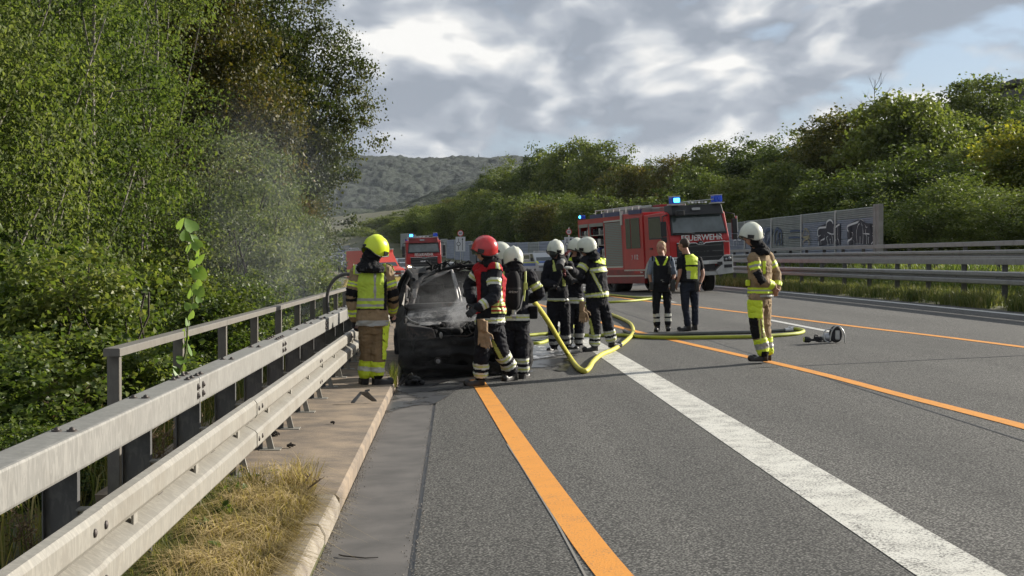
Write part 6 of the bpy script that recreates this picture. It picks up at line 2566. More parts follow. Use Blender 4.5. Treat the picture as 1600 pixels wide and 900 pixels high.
# 4 --- firefighter with the mask, left of the huddle
J = dict(head=(868, 391, .03), neck=(872, 407), chest=(872, 428), pelvis=(872, 466), hem=(872, 470), sL=(857, 414, -.02), sR=(889, 415, .04), eL=(852, 440, -.02), eR=(893, 438, .05), wL=(866, 446, -.22), wR=(884, 428, -.2),
         hL=(864, 474), hR=(881, 474, .04), kL=(864, 508, -.03), kR=(883, 508), aL=(866, 543), aR=(884, 541, .1), tL=(860, 551, -.12), tR=(893, 548, .05))
t4, K, jk, tr, bd = person('firefighter with a breathing mask, leftmost of the three in a huddle', 23.3, J, (-.35, -.9), (-.6, -.75), RAD(14), outer=C_NAVY, trousers=C_NAVY2, gloves=(C_GBLACK, C_GRED), seed=4, W=(.18, .155))
helmet(t4, K['head'] + Vector((0, 0, .035)), (-.6, -.75), RAD(14), C_HWHT, s=1.0, visor=True)
P, N, own, ts = jacket_parts(K, jk)
band(jk, own, ts, 4, .02, .15, 'lime3i')
cx, cy_ = pix(P)
peel(jk, (own == 4) & (abs(cx - (864 + (cy_ - 405) * .16)) < 2.2) & (cy_ > 404) & (cy_ < 424) & (toward(N, CAMD) > 0), 'harness_strap', C_LIME, .016, parent=t4)
peel(jk, (own == 4) & (abs(cx - 880.5) < 2.2) & (cy_ > 424) & (cy_ < 447) & (toward(N, CAMD) > 0), 'harness_strap', C_LIME, .016, parent=t4)
P, N, own, ts = leg_parts(K, tr)
for k in (1, 3):
    band(tr, own, ts, k, .42, .58, ('reflective_stripe', C_SILD, .004))
    band(tr, own, ts, k, .70, .84, ('reflective_stripe', C_SILD, .004))
mk = MB()
c0 = K['head'] + K['M'] @ Vector((0, -.085, -.03))
mk.sphere(c0, .075, 14, 10, (1, .7, 1.1), K['M'].to_euler())
mo = mk.build('face_mask', C_GBLACK, t4)
a_, b_ = at_y(876, 411, 22.95), at_y(874, 417, 22.85)
MB().tube([at_y(880, 407, 23), a_], .045, 14).build('mask_filter', C_GWHITE, mo)
MB().tube([a_, b_ + Vector((0, -.02, 0))], .066, 16).build('mask_valve', C_GBLACK, mo)
MB().tube([b_, at_y(878, 430, 22.85), at_y(870, 448, 22.9), at_y(860, 452, 23.1)], .014, 8).build('breathing_tube', C_GBLACK, t4)
air_pack(t4, K, 856, 424, 456, 23.3, -.12, 0, .085)

# 5 --- middle of the huddle, mostly hidden
J = dict(head=(901, 388), neck=(898, 402), chest=(896, 425), pelvis=(896, 466), hem=(896, 474), sL=(882, 410, .02), sR=(913, 410, .02), eL=(878, 420, -.25), eR=(917, 437, -.05), wL=(884, 400, -.55), wR=(905, 436, -.28),
         hL=(889, 473), hR=(904, 473, .02), kL=(888, 507), kR=(905, 507, .05), aL=(888, 540), aR=(905, 540, .06), tL=(884, 548, -.15), tR=(903, 548, -.1))
t5, K, jk, tr, bd = person('mostly hidden firefighter with a yellow collar in the middle of the huddle', 24.1, J, (-.4, -.9), (-.85, -.5), RAD(16), outer=C_NAVY, trousers=C_NAVY2, gloves=(C_GRED, C_GBLACK), seed=5, W=(.18, .15))
helmet(t5, K['head'] + Vector((0, 0, .035)), (-.85, -.5), RAD(14), C_HWHT, s=1.0)
P, N, own, ts = jacket_parts(K, jk)
cx, cy_ = pix(P)
peel(jk, (cy_ < 408) & (cx < 894) & (own == 4), 'collar_trim', C_YEL, .012, parent=t5)
band(jk, own, ts, 4, .02, .15, 'lime3i')
P, N, own, ts = leg_parts(K, tr)
for k in (1, 3):
    band(tr, own, ts, k, .42, .60, ('reflective_stripe', C_SILD, .004))
    band(tr, own, ts, k, .72, .88, ('reflective_stripe', C_SILD, .004))

# 6 --- right of the huddle, back to the camera
J = dict(head=(917, 388), neck=(923, 401), chest=(931, 424), pelvis=(933, 458), hem=(932, 464), sL=(916, 408, -.06), sR=(939, 407, .12), eL=(903, 430, -.15), eR=(938, 434, .28), wL=(893, 421, -.38), wR=(908, 438, .3),
         hL=(926, 468, -.03), hR=(939, 468, .05), kL=(930, 506, -.05), kR=(948, 500, .08), aL=(929, 542), aR=(956, 536, .15), tL=(915, 550, -.08), tR=(972, 544, .3))
t6, K, jk, tr, bd = person('firefighter with a yellow badge on the navy back, rightmost of the huddle', 22.75, J, (-.8, .55), (-.95, .25), RAD(12), outer=C_NAVY, trousers=C_NAVY2, gloves=(C_GWHITE, C_GBLACK), seed=6, W=(.185, .16), bulk=1.05)
helmet(t6, K['head'] + Vector((0, 0, .035)), (-.95, .25), RAD(12), C_HWHT, s=1.03)
P, N, own, ts = jacket_parts(K, jk)
cx, cy_ = pix(P)
tt = own == 4
band(jk, own, ts, 0, .30, .62, 'lime3')
u = cy_ - (416 + np.abs(cx - 948) * .12)
peel(jk, (tt | (own == 2)) & (u > 0) & (u < 8) & (cx > 922), 'reflective_stripe', [C_LIME, C_SILV], .006, mi=((u > 2.6) & (u < 5.2)).astype(int))
u = cx - (924.5 + (cy_ - 424) * .50)
peel(jk, tt & (u > -2.6) & (u < 2.6) & (cy_ > 423) & (cy_ < 455) & (toward(N, CAMD) > 0), 'reflective_stripe', [C_LIME, C_SILV], .006, mi=(np.abs(u) < .9).astype(int))
u = cy_ - (455 + np.abs(cx - 948) * .14)
peel(jk, (own == 4) & (u > 0) & (u < 8), 'reflective_stripe', [C_LIME, C_SILV], .006, mi=((u > 2.6) & (u < 5.2)).astype(int))
bp = peel(jk, (cx > 928) & (cx < 946) & (cy_ > 401 + (cx - 928) * .16) & (cy_ < 410 + (cx - 928) * .2) & (toward(N, CAMD) > 0), 'back_badge', C_YEL, .008)
P, N, own, ts = leg_parts(K, tr)
for k in (1, 3):
    band(tr, own, ts, k, .42, .62, 'lime3i')
    band(tr, own, ts, k, .72, .92, 'lime3i')
cx, cy_ = pix(P)
peel(tr, (own < 2) & (abs(cx - (921 + (cy_ - 497) * .22)) < 2.3) & (cy_ > 497) & (cy_ < 524) & (toward(N, CAMD) > 0), 'reflective_stripe', C_LIME, .006)
gb = MB()
w = at_y(909, 484, 22.5)
hand(gb, w, Vector((.05, 0, -1)), Vector((1, 0, 0)), 1.35, .15)
hand(gb, w + Vector((.05, .03, .01)), Vector((.1, 0, -1)), Vector((1, 0, 0)), 1.3, .2)
gb.tube([w + Vector((.01, 0, .14)), w + Vector((0, 0, -.02))], [.05, .042], 10)
remesh(gb, 'work_gloves', .009, C_GLOVE, t6, smooth=1)

# 7 --- tan kit, pale helmet, hands clasped behind the back
J = dict(head=(1174, 369), neck=(1184, 390), chest=(1187, 414), pelvis=(1187, 455), hem=(1188, 464), sL=(1177, 404, -.14), sR=(1199, 401, .14), eL=(1184, 436, -.19), eR=(1213, 430, .14), wL=(1207, 447, -.06), wR=(1214, 449, .03),
         hL=(1181, 467, -.07), hR=(1193, 467, .07), kL=(1183, 512, -.06), kR=(1194, 511, .06), aL=(1194, 556, -.06), aR=(1200, 555, .06), tL=(1172, 568, -.08), tR=(1178, 567, .08))
t7, K, jk, tr, bd = person('firefighter in tan kit and pale helmet standing alone with hands behind the back', 19.1, J, (-.93, .3), (-.93, -.25), RAD(8), outer=C_TAN, trousers=C_TAN, gloves=(None, None), seed=7, W=(.165, .165), bulk=1.0, hand_dir=((.5, 0, -.6), (-.3, -.2, -1)), curl=(1.0, 1.0), hips_w=.15)
helmet(t7, K['head'] + Vector((.0, 0, .045)), (-.93, -.25), RAD(12), C_HWHT, s=1.02, visor=False)
P, N, own, ts = jacket_parts(K, jk)
cx, cy_ = pix(P)
band(jk, own, ts, 0, .18, .56, 'yel3')
band(jk, own, ts, 2, .30, .62, 'yel3')
peel(jk, ((own == 0) | (own == 1)) & (np.abs((cx - 1187) * .85 + (cy_ - 433) * -.53) < 6.0) & (np.abs((cx - 1187) * .53 + (cy_ - 433) * .85) < 11) & (toward(N, CAMD) > 0), 'elbow_patch', C_BLACK, .008)
band(jk, own, ts, 1, .62, .95, ('cuff_band', C_YEL, .005))
band(jk, own, ts, 3, .62, .95, ('cuff_band', C_YEL, .005))
band(jk, own, ts, 4, .13, .27, 'yel3')
band(jk, own, ts, 4, .0, .10, ('reflective_stripe', C_SILD, .004))
peel(jk, (own == 4) & (abs(cx - 1194) < 2.4) & (cy_ > 408) & (cy_ < 428), 'back_stripe', C_YEL, .006)
MB().box(at_y(1168.5, 442, 19.05), (.06, .07, .085), bev=.018).build('pouch', C_YEL, t7)
P, N, own, ts = leg_parts(K, tr)
cx, cy_ = pix(P)
cs_ = toward(N, CAMD) > -.1
peel(tr, (cx > 1168) & (cx < 1190) & (cy_ > 469) & (cy_ < 496) & cs_ & ((own == 0)), 'thigh_pocket', C_YEL, .018)
peel(tr, ((own == 0) | (own == 1)) & (cx < 1185 + (cy_ - 510) * .15) & (cy_ > 496) & (cy_ < 529) & cs_, 'knee_patch', C_BLACK, .008)
for x0 in (1185.5, 1190.5):
    peel(tr, ((own == 0) | (own == 1)) & (abs(cx - (x0 + (cy_ - 496) * .10)) < 1.2) & (cy_ > 496) & (cy_ < 532) & cs_, 'leg_stripe', C_LIME, .006)
for k in (1, 3):
    band(tr, own, ts, k, .38, 1.3, ('yellow_cuff', C_YEL, .005))
    peel(tr, (own == k) & (ts[k] > .54) & (ts[k] < .74), 'reflective_stripe', C_SILD, .009)
peel(tr, ((own == 1)) & (cx > 1190) & (cx < 1200) & (cy_ > 549) & cs_, 'ankle_patch', C_BLACK, .013)

# 8 --- policewoman
J = dict(head=(1032, 387.5), neck=(1034, 400), chest=(1034, 417), pelvis=(1034, 441), sL=(1019, 407), sR=(1048, 407), eL=(1015, 427, .05), eR=(1053, 427, .02), wL=(1018, 444, .02), wR=(1050, 443, -.1),
         hL=(1027, 448), hR=(1042, 448), kL=(1025, 482, -.02), kR=(1043, 482), aL=(1027, 512), aR=(1044, 511), tL=(1025, 518, -.2), tR=(1044, 518, -.2))
t8, K, jk, tr, bd = person('policewoman with blonde ponytail and lime edged black vest, facing the camera', 27.5, J, (-.15, -1), (-.6, -.8), RAD(4), outer=C_SHIRT, trousers=C_POLICE, kind='police', sleeve=.95, seed=8, W=(.185, .13), hood=False, hips_w=.16, neck_r=.060)
P, N, own, ts = jacket_parts(K, jk)
cx, cy_ = pix(P)
tt = (own == 4) & (cy_ > 401)
green = (np.abs(cx - 1033 - np.sign(cx - 1033) * (9.5 - (cy_ - 402) * .42)) < 1.7) & (cy_ < 415)
side_ = (np.abs(np.abs(cx - 1034.5) - 13.2) < .7)
peel(jk, tt | ((own == 0) | (own == 2)) & (cy_ < 408) & (np.abs(cx - 1034) < 15.5), 'protective_vest', [C_POLICE, C_YEL, C_SHIRT], .022, parent=t8, mi=np.where(green & (toward(N, CAMD) > 0), 1, np.where(side_ & (toward(N, CAMD) > 0), 2, 0)))
hb = MB()
h0 = K['head']
M = K['M']
hb.sphere(h0 + M @ Vector((0, .038, .045)), .104, 16, 12, (.88, .92, .90), M.to_euler())
hb.tube([h0 + M @ Vector((0, .12, .02)), h0 + M @ Vector((0, .16, -.04)), h0 + M @ Vector((.01, .15, -.14))], [.035, .038, .018], 10)
remesh(hb, 'hair', .009, C_BLOND, t8, amp=.012, sc=22, smooth=1)
bl = MB()
bl.loft([ring(K['pelvis'] + Vector((0, 0, z_)), Vector((1, 0, 0)), Vector((0, 1, 0)), .185, .15, 20) for z_ in (.0, .05)])
bo = bl.build('duty_belt', C_SILD, t8)
MB().box(at_y(1051, 446, 27.3), (.09, .1, .24), bev=.02).box(at_y(1018, 447, 27.35), (.07, .09, .16), bev=.02).build('holster', C_BELT, t8)
MB().box(at_y(1046, 423, 27.28), (.06, .04, .13), bev=.01).tube([at_y(1046, 421, 27.26), at_y(1048, 430, 27.25), at_y(1050, 434, 27.3)], .008, 6).build('radio', C_BELT, t8)
P, N, own, ts = leg_parts(K, tr)
for k in (1, 3):
    band(tr, own, ts, k, .26, .42, ('reflective_stripe', C_SILV, .004), cond=toward(N, CAMD) > .2)
    band(tr, own, ts, k, .52, .68, ('reflective_stripe', C_SILV, .004), cond=toward(N, CAMD) > .2)

# 9 --- policeman
J = dict(head=(1067.5, 382.5), neck=(1072, 396), chest=(1078, 415), pelvis=(1077, 438), sL=(1063, 406, -.06), sR=(1092, 406, .06), eL=(1062, 427, -.08), eR=(1098, 428, .05), wL=(1058, 443, -.02), wR=(1093, 445, -.02),
         hL=(1070, 447, -.03), hR=(1084, 447, .05), kL=(1071, 481, -.03), kR=(1086, 480, .08), aL=(1076, 511, -.03), aR=(1086, 510, .1), tL=(1060, 518, -.05), tR=(1078, 518, .1))
t9, K, jk, tr, bd = person('policeman with short dark hair and a bright yellow panel on his back', 27.4, J, (-.35, .93), (-.75, .6), RAD(2), outer=C_POLICE, trousers=cloth_mat('police_navy', (.02, .025, .04)), kind='police', sleeve=.55, seed=9, W=(.195, .145), hood=False, hips_w=.17, neck_r=.070, bulk=1.06)
P, N, own, ts = jacket_parts(K, jk)
cx, cy_ = pix(P)
tt = ((own == 4) | (own == 2)) & (toward(N, CAMD) > 0)
yy_ = tt & (cx > 1071 + (cy_ - 397) * .06) & (cx < 1088.5) & (cy_ > 398) & (cy_ < 436)
peel(jk, (own == 4) & (cy_ > 398), 'protective_vest', [C_POLICE], .018, parent=t9)
peel(jk, yy_, 'back_panel', [C_YEL, C_BLACK, C_SILD], .026, parent=t9, mi=np.where((cy_ > 414) & (cy_ < 416.5), 1, np.where((cy_ > 423) & (cx < 1078), 2, 0)))
hb = MB()
h0, M = K['head'], K['M']
hb.sphere(h0 + M @ Vector((0, .030, .030)), .106, 16, 12, (.84, .96, .98), M.to_euler())
remesh(hb, 'hair', .009, C_HAIR, t9, amp=.004, sc=30, smooth=1)
bl = MB()
bl.loft([ring(K['pelvis'] + Vector((0, 0, z_)), Vector((.96, .2, 0)), Vector((-.2, .96, 0)), .20, .165, 20) for z_ in (-.02, .035)])
bl.build('duty_belt', C_BELT, t9)
MB().box(at_y(1089, 447, 27.2), (.07, .08, .2), bev=.02).build('holster', C_BELT, t9)
MB().tube([K['wR'] + Vector((0, 0, .015)), K['wR'] + Vector((0, 0, .045))], .043, 12).build('wristband', C_BELT, t9)

# 10 --- hidden behind the red helmet
J = dict(head=(781, 398), neck=(782, 413), chest=(783, 438), pelvis=(783, 488), hem=(783, 498), sL=(765, 424), sR=(801, 424), eL=(762, 452, -.02), eR=(803, 454, -.02), wL=(768, 478, -.2), wR=(796, 478, -.2),
         hL=(774, 498), hR=(790, 498), kL=(774, 540), kR=(789, 540), aL=(774, 578), aR=(788, 578), tL=(771, 587, -.2), tR=(787, 587, -.2))
t10, K, jk, tr, bd = person('firefighter almost hidden behind the red helmet, only a pale helmet showing', 18.95, J, (-.3, -.9), (-.9, .2), RAD(5), outer=C_NAVY, trousers=C_NAVY2, gloves=(C_GBLACK, C_GBLACK), seed=10, W=(.16, .14), bulk=.92)
helmet(t10, K['head'] + Vector((0, 0, .03)), (-.9, .2), RAD(5), C_HWHT, s=.98)

# ---------------------------------------------------------------- burnt-out car
def char_mat(name, c, ash, thr, rough=.8, metal=0):
    m = bpy.data.materials.new(name)
    m.use_nodes = True
    T = NT(m.node_tree)
    out = T.n('ShaderNodeOutputMaterial')
    co = T.n('ShaderNodeTexCoord').outputs['Object']
    a = T.noise(co, 4, 7, .65, .4)
    b = T.noise(co, 30, 4, .7)
    f = T.ramp(T.math('ADD', T.math('MULTIPLY', a, .75), T.math('MULTIPLY', b, .25)), [(thr - .06, (0,)), (thr + .06, (1,))])
    p = T.n('ShaderNodeBsdfPrincipled', {'Base Color': T.mix(f, c, ash), 'Roughness': rough, 'Metallic': metal})
    bn = T.n('ShaderNodeBump', {'Strength': .7, 'Distance': .012, 'Height': T.noise(co, 18, 5, .65)})
    T.set(p.inputs['Normal'], bn.outputs[0])
    T.nt.links.new(p.outputs[0], out.inputs[0])
    return m


K_BLK = char_mat('soot_black', (.005, .005, .0055), (.028, .027, .027), .58, .92)
K_GRY = char_mat('scorched_metal', (.014, .0145, .016), (.085, .062, .050), .56, .85)
K_ASH = char_mat('ash_hood', (.030, .030, .031), (.24, .235, .23), .52, .9)
K_BARE = mat('bare_hot_metal', (.32, .31, .30), .5, .5, var=(20, 4), col2=(.15, .15, .15))


def warp(o, amp, sc, seed=0):
    for v in o.data.vertices:
        p = v.co * sc + Vector((seed, 0, 0))
        v.co += Vector((noise.noise(p), noise.noise(p + Vector((7, 3, 1))), noise.noise(p + Vector((1, 9, 4))))) * amp
    o.data.update()
    return o


def grid(fn, nu, nv, keep=None, th=.006):
    """sheet of nu x nv cells from fn(u,v)->Vector, thickened; keep(u,v) cuts ragged holes"""
    bm = bmesh.new()
    vs = [[bm.verts.new(fn(i / nu, j / nv)) for i in range(nu + 1)] for j in range(nv + 1)]
    for j in range(nv):
        for i in range(nu):
            if keep is None or keep((i + .5) / nu, (j + .5) / nv):
                bm.faces.new((vs[j][i], vs[j][i + 1], vs[j + 1][i + 1], vs[j + 1][i]))
    for v in [v for v in bm.verts if not v.link_faces]:
        bm.verts.remove(v)
    bmesh.ops.recalc_face_normals(bm, faces=bm.faces[:])
    bmesh.ops.solidify(bm, geom=bm.faces[:], thickness=th)
    me = bpy.data.meshes.new('sheet')
    bm.to_mesh(me)
    bm.free()
    me.polygons.foreach_set('use_smooth', [True] * len(me.polygons))
    return me


car_w = thing('burnt_car', 'burnt out black car with collapsed roof and crumpled bonnet, smoking at the kerb', 'car')
nz3 = lambda a, b, s: noise.noise(Vector((a * s, b * s, 3.7)))

# sides and nose as one lofted shell, open at the top
def sec(y):
    """half outline (x, z) from sill to shoulder at station y (0 = nose)"""
    k = sstep(y / .5)
    w = .70 + .16 * k - .05 * sstep((y - .7) / .6)
    top = .50 + .20 * sstep(y / .25) + .12 * sstep((y - .2) / .9) + .08 * sstep((y - 1) / .6)
    return [(w * .93, .06), (w, .16), (w + .01, .34), (w + .015, .48), (w - .01, top - .08), (w - .07, top)]


rings = []
ys = [0, .06, .15, .3, .5, .8, 1.1, 1.5, 2.0, 2.6, 3.2, 3.8, 4.2]
for y in ys:
    S = sec(y)
    r = [Vector((-x, y, z)) for x, z in S[::-1]] + [Vector((x, y, z)) for x, z in S]
    rings.append(r)
mb = MB()
n = len(rings[0])
mb.add([v for r in rings for v in r], [(i * n + k, i * n + k + 1, (i + 1) * n + k + 1, (i + 1) * n + k) for i in range(len(ys) - 1) for k in range(n - 1) if k not in (5,)], True)
sh = mb.build('body_shell', K_BLK, car_w)
bm = bmesh.new()
bm.from_mesh(sh.data)
bmesh.ops.subdivide_edges(bm, edges=bm.edges[:], cuts=2, use_grid_fill=True)
bmesh.ops.solidify(bm, geom=bm.faces[:], thickness=.012)
bm.to_mesh(sh.data)
bm.free()
warp(sh, .035, 3.2, 2)
# nose: bumper skin, sagging, with a ragged intake
def nose(u, v):
    x = -.86 + 1.72 * u
    bulge = (1 - (abs(x) / .9) ** 3) * .16
    z = .02 + .52 * v + .03 * nz3(u, v, 6)
    y = .10 - bulge - .06 * sin(v * pi) + .10 * (abs(x) / .86) ** 6 + .018 * sin(v * 19 + 2 * nz3(u, v, 3))
    return Vector((x * (1 + .05 * sin(v * pi)), y, z))


warp(mesh_obj('front_bumper', grid(nose, 60, 26, lambda u, v: not (.30 < v < .52 and .16 < u < .84 and nz3(u, v, 9) > -.15)), car_w, K_BLK), .045, 6, 5)
MB().box((0, .12, .26), (1.5, .04, .40)).box((0, .3, .3), (1.3, .3, .3)).build('radiator', K_BLK, car_w)
# upper edge of the nose, torn and bent, bare metal showing
pts = [(-.72, -.05, .53), (-.35, -.08, .545), (-.30, -.08, .56), (-.12, -.07, .56), (.0, -.07, .55), (.12, -.06, .60), (.30, -.06, .585), (.5, -.05, .60), (.74, -.02, .56)]
warp(MB().tube(smooth_pts(pts, 4), .014, 6, flat=.6).build('nose_edge', K_GRY, car_w), .008, 14)
MB().sphere((-.345, -.09, .575), .03, 8, 6, (.8, .5, 1.5)).build('molten_lump', K_BARE, car_w)
# headlamp blocks
for s in (-1, 1):
    h = MB()
    h.hexa([(s * .80, .06, .50), (s * .40, -.05, .52), (s * .40, .25, .52), (s * .80, .3, .50), (s * .79, .10, .72), (s * .44, .0, .66), (s * .44, .25, .66), (s * .79, .3, .74)])
    o = weld(h.build('headlamp_housing', K_GRY, car_w), .02, 2)
    warp(o, .015, 9, s)
# fog lamp
f = MB().disc((-.40, -.145, .24), (0, 1, 0), .052, .03, 18).build('fog_lamp', K_GRY, car_w)
MB().disc((-.40, -.165, .24), (0, 1, 0), .030, .01, 14).sphere((-.40, -.168, .24), .02, 8, 6, (1, .5, 1)).build('lens', mat('clouded_lens', (.2, .2, .2), .4), f)
# engine bay remains
r = random.Random(5)
for i, (a, b, c, d_, e, g_) in enumerate([(-.1, .45, .5, .5, .35, .3), (.3, .4, .48, .3, .3, .28), (-.45, .5, .5, .25, .35, .25), (.62, .5, .5, .2, .3, .25)]):
    o = MB().box((a, b, c), (d_, e, g_), bev=.03).build('engine_block', K_BLK, car_w)
    warp(o, .03, 8, i)
lm = MB()
for i in range(60):
    p = (r.uniform(-.7, .75), r.uniform(.05, .75), r.uniform(.55, .70))
    lm.sphere(p, r.uniform(.02, .055), 6, 5, (r.uniform(.6, 1.6), 1, r.uniform(.5, 1.3)))
for i in range(16):
    x = r.uniform(-.65, .75)
    lm.tube([(x, r.uniform(.1, .6), .58), (x + r.uniform(-.1, .1), r.uniform(.1, .5), .68 + r.uniform(0, .06)), (x + r.uniform(-.2, .2), r.uniform(.1, .5), .6)], .008, 5)
tag(lm.build('molten_remains', K_BLK, car_w), kind='stuff')
# bonnet: warped sheet, front edge eaten away
def hoodf(u, v):
    x = (-.78 + 1.56 * u) * (1 - .06 * v)
    y = .18 + .95 * v
    z = .66 + .20 * v + .05 * (1 - (2 * u - 1) ** 2) - .07 * math.exp(-((v - .35) / .2) ** 2) * (.5 + u * .5) + .03 * nz3(u, v, 4) + .012 * sin(v * 26 + 3 * u)
    return Vector((x, y, z))


mesh_obj('bonnet', grid(hoodf, 40, 26, lambda u, v: v > .10 + .16 * abs(nz3(u, 0, 7)) + (.16 if .3 < u < .62 else 0)), car_w, K_ASH)
rg = MB()
rg.tube(smooth_pts([(-.10, .80, .86), (.1, .78, .90), (.25, .80, .87), (.4, .78, .905), (.7, .80, .88)], 4), .012, 6)
warp(MB().tube(smooth_pts([(-.76, .95, .80), (-.72, .5, .76), (-.62, .25, .72)], 4), .014, 6).build('wing_crease', K_BARE, car_w), .01, 12)
warp(rg.build('bonnet_crease', K_BARE, car_w), .01, 12)
# cowl and windscreen frame (glass gone)
MB().box((0, 1.18, .93), (1.46, .16, .08), bev=.02).build('cowl', K_GRY, car_w)
def pillar(name, pts, rr, m):
    return warp(MB().tube(smooth_pts(pts, 4), rr, 8, flat=.7).build(name, m, car_w), .012, 6, rr)


pillar('door_pillar', [(-.68, 1.15, .92), (-.62, 1.35, 1.12), (-.50, 1.65, 1.30), (-.30, 1.9, 1.40)], .042, K_GRY)
pillar('door_pillar', [(.70, 1.15, .92), (.66, 1.4, 1.16), (.58, 1.8, 1.42)], .042, K_BLK)
pillar('roof_frame', [(-.30, 1.9, 1.40), (0, 1.85, 1.46), (.3, 1.85, 1.47), (.58, 1.8, 1.42)], .035, K_BLK)
pillar('bent_strut', [(.02, 1.5, .93), (-.01, 1.55, 1.15), (-.04, 1.62, 1.33), (-.05, 1.7, 1.42)], .022, K_BARE)
pillar('bent_strut', [(.08, 1.55, .90), (.03, 1.6, 1.15), (-.02, 1.7, 1.38)], .014, K_BARE)
# left side: inner door skin standing up with its bolt holes
def inner(u, v):
    return Vector((-.80 + .05 * v + .21 * u, 1.1 + .35 * u, .62 + .62 * v - .16 * u * v + .03 * nz3(u, v, 4)))


ds = mesh_obj('front_door', grid(inner, 12, 14, lambda u, v: nz3(u, v, 8) < .35), car_w, K_GRY)
hm = MB()
for z_ in (.86, 1.0, 1.06, 1.14):
    hm.disc((-.735, 1.145, z_), (0, 1, 0), .014, .012, 10)
hm.build('bolt_hole', K_BLK, ds)
MB().box((-.62, 1.25, 1.11), (.055, .02, .13), bev=.008).build('hinge_plate', K_BARE, ds)
# dashboard, seats, wheel
MB().box((0, 1.5, .84), (1.35, .3, .16), bev=.04).build('dashboard', K_BLK, car_w)
warp(MB().tube([(.36 + .17 * cos(a), 1.72 - .06 * sin(a), .98 + .15 * sin(a)) for a in np.linspace(0, 2 * pi, 20)], .012, 6, cap=False).build('steering_wheel', K_BLK, car_w), .02, 5)
for sx in (-.36, .36):
    st = MB()
    st.box((sx, 2.5, .55), (.46, .5, .12), bev=.03)
    for k in range(6):
        st.tube([(sx - .2 + .08 * k, 2.72, .6), (sx - .2 + .08 * k, 2.80, 1.15)], .010, 5)
    st.tube([(sx - .22, 2.72, .6), (sx - .2, 2.82, 1.2), (sx + .2, 2.82, 1.2), (sx + .22, 2.72, .6)], .018, 6)
    warp(st.build('seat_frame', K_BLK, car_w), .015, 6)
# roof: sagging skin, eaten at the left front
def rooff(u, v):
    x = -.62 + 1.24 * u
    y = 1.72 + 2.3 * v
    z = 1.47 - .05 * (2 * u - 1) ** 2 - .30 * (1 - u) ** 2.5 * (1 - v) - .05 * sin(v * pi) + .035 * nz3(u, v, 3) + .01 * sin(u * 30)
    return Vector((x, y, z))


mesh_obj('roof', grid(rooff, 30, 24, lambda u, v: nz3(u, v, 5) < .42), car_w, K_GRY)
wr = MB()
r = random.Random(9)
for i in range(34):
    x, y = r.uniform(-.35, .7), r.uniform(1.75, 2.3)
    wr.tube([(x, y, 1.43), (x + r.uniform(-.15, .15), y + r.uniform(-.1, .1), 1.50 + r.uniform(0, .07)), (x + r.uniform(-.25, .25), y + .05, 1.44)], r.uniform(.006, .02), 5)
tag(wr.build('roof_remains', K_BLK, car_w), kind='stuff')
for s in (-1, 1):
    pillar('centre_pillar', [(s * .80, 2.5, .92), (s * .72, 2.55, 1.2), (s * .60, 2.6, 1.42)], .04, K_BLK)
    pillar('rear_pillar', [(s * .80, 3.9, .92), (s * .72, 3.9, 1.2), (s * .60, 3.85, 1.40)], .055, K_BLK)
    pillar('roof_rail', [(s * .60, 1.9, 1.40 - (.1 if s < 0 else 0)), (s * .64, 2.6, 1.42), (s * .60, 3.9, 1.40)], .035, K_BLK)
    for yy in (.75, 3.4):
        w = MB()
        w.disc((s * .78, yy, .27), (1, 0, 0), .26, .17, 20)
        w.disc((s * .84, yy, .27), (1, 0, 0), .15, .08, 14)
        warp(w.build('wheel', K_BLK if s < 0 else K_GRY, car_w), .012, 9, yy)
MB().hexa([(-.76, 4.05, .4), (.76, 4.05, .4), (.76, 4.12, .4), (-.76, 4.12, .4), (-.60, 3.85, 1.38), (.60, 3.85, 1.38), (.60, 3.92, 1.38), (-.60, 3.92, 1.38)]).build('tailgate', K_BLK, car_w)
for sx in (-.36, .36):
    warp(MB().box((sx, 2.78, .86), (.50, .12, .75), bev=.04).box((sx, 2.84, 1.30), (.26, .09, .17), bev=.03).build('seat_back', K_BLK, car_w), .02, 6)
warp(MB().box((0, 3.3, .80), (1.25, .14, .75), bev=.04).build('rear_bench', K_BLK, car_w), .02, 6)
def sidep(s):
    return lambda u, v: Vector((s * (.79 - .17 * v) , 2.6 + 1.3 * u, .88 + .50 * v + .02 * nz3(u, v, 5)))


for s in (-1, 1):
    mesh_obj('side_panel', grid(sidep(s), 12, 8), car_w, K_BLK)
MB().box((0, 2.3, .16), (1.55, 3.9, .06)).build('floor_pan', K_BLK, car_w)
car_w.matrix_world = Matrix.Translation((.18, 18.75, .0)) @ Matrix.Rotation(-math.atan(.035), 4, 'Y') @ Matrix.Rotation(RAD(4), 4, 'Z')

# wet, soot-blackened road around the car; its cast shade is painted into the soot
def blot(name, label, pts, m, lift):
    n = len(pts)
    P = [hit(a, b, road_z) for a, b in pts]
    c = sum(P, Vector()) / n
    V = [(c.x, c.y, road_z(c.x, c.y) + lift)]
    Q = smooth_pts([tuple(p) for p in P + [P[0]]], 4)[:-1]
    for k in (.5, 1.0):
        for q in Q:
            v = c + (Vector(q) - c) * k * (1 + (.05 * noise.noise(Vector(q) * 9) if k == 1 else 0))
            V.append((v.x, v.y, road_z(v.x, v.y) + lift))
    m_ = len(Q)
    fs = [(0, 1 + i, 1 + (i + 1) % m_) for i in range(m_)]
    me = bpy.data.meshes.new(name)
    me.from_pydata(V, [], fs + [(1 + i, 1 + m_ + i, 1 + m_ + (i + 1) % m_, 1 + (i + 1) % m_) for i in range(m_)])
    o = mesh_obj(name, me, None, m)
    return tag(o, kind='structure')


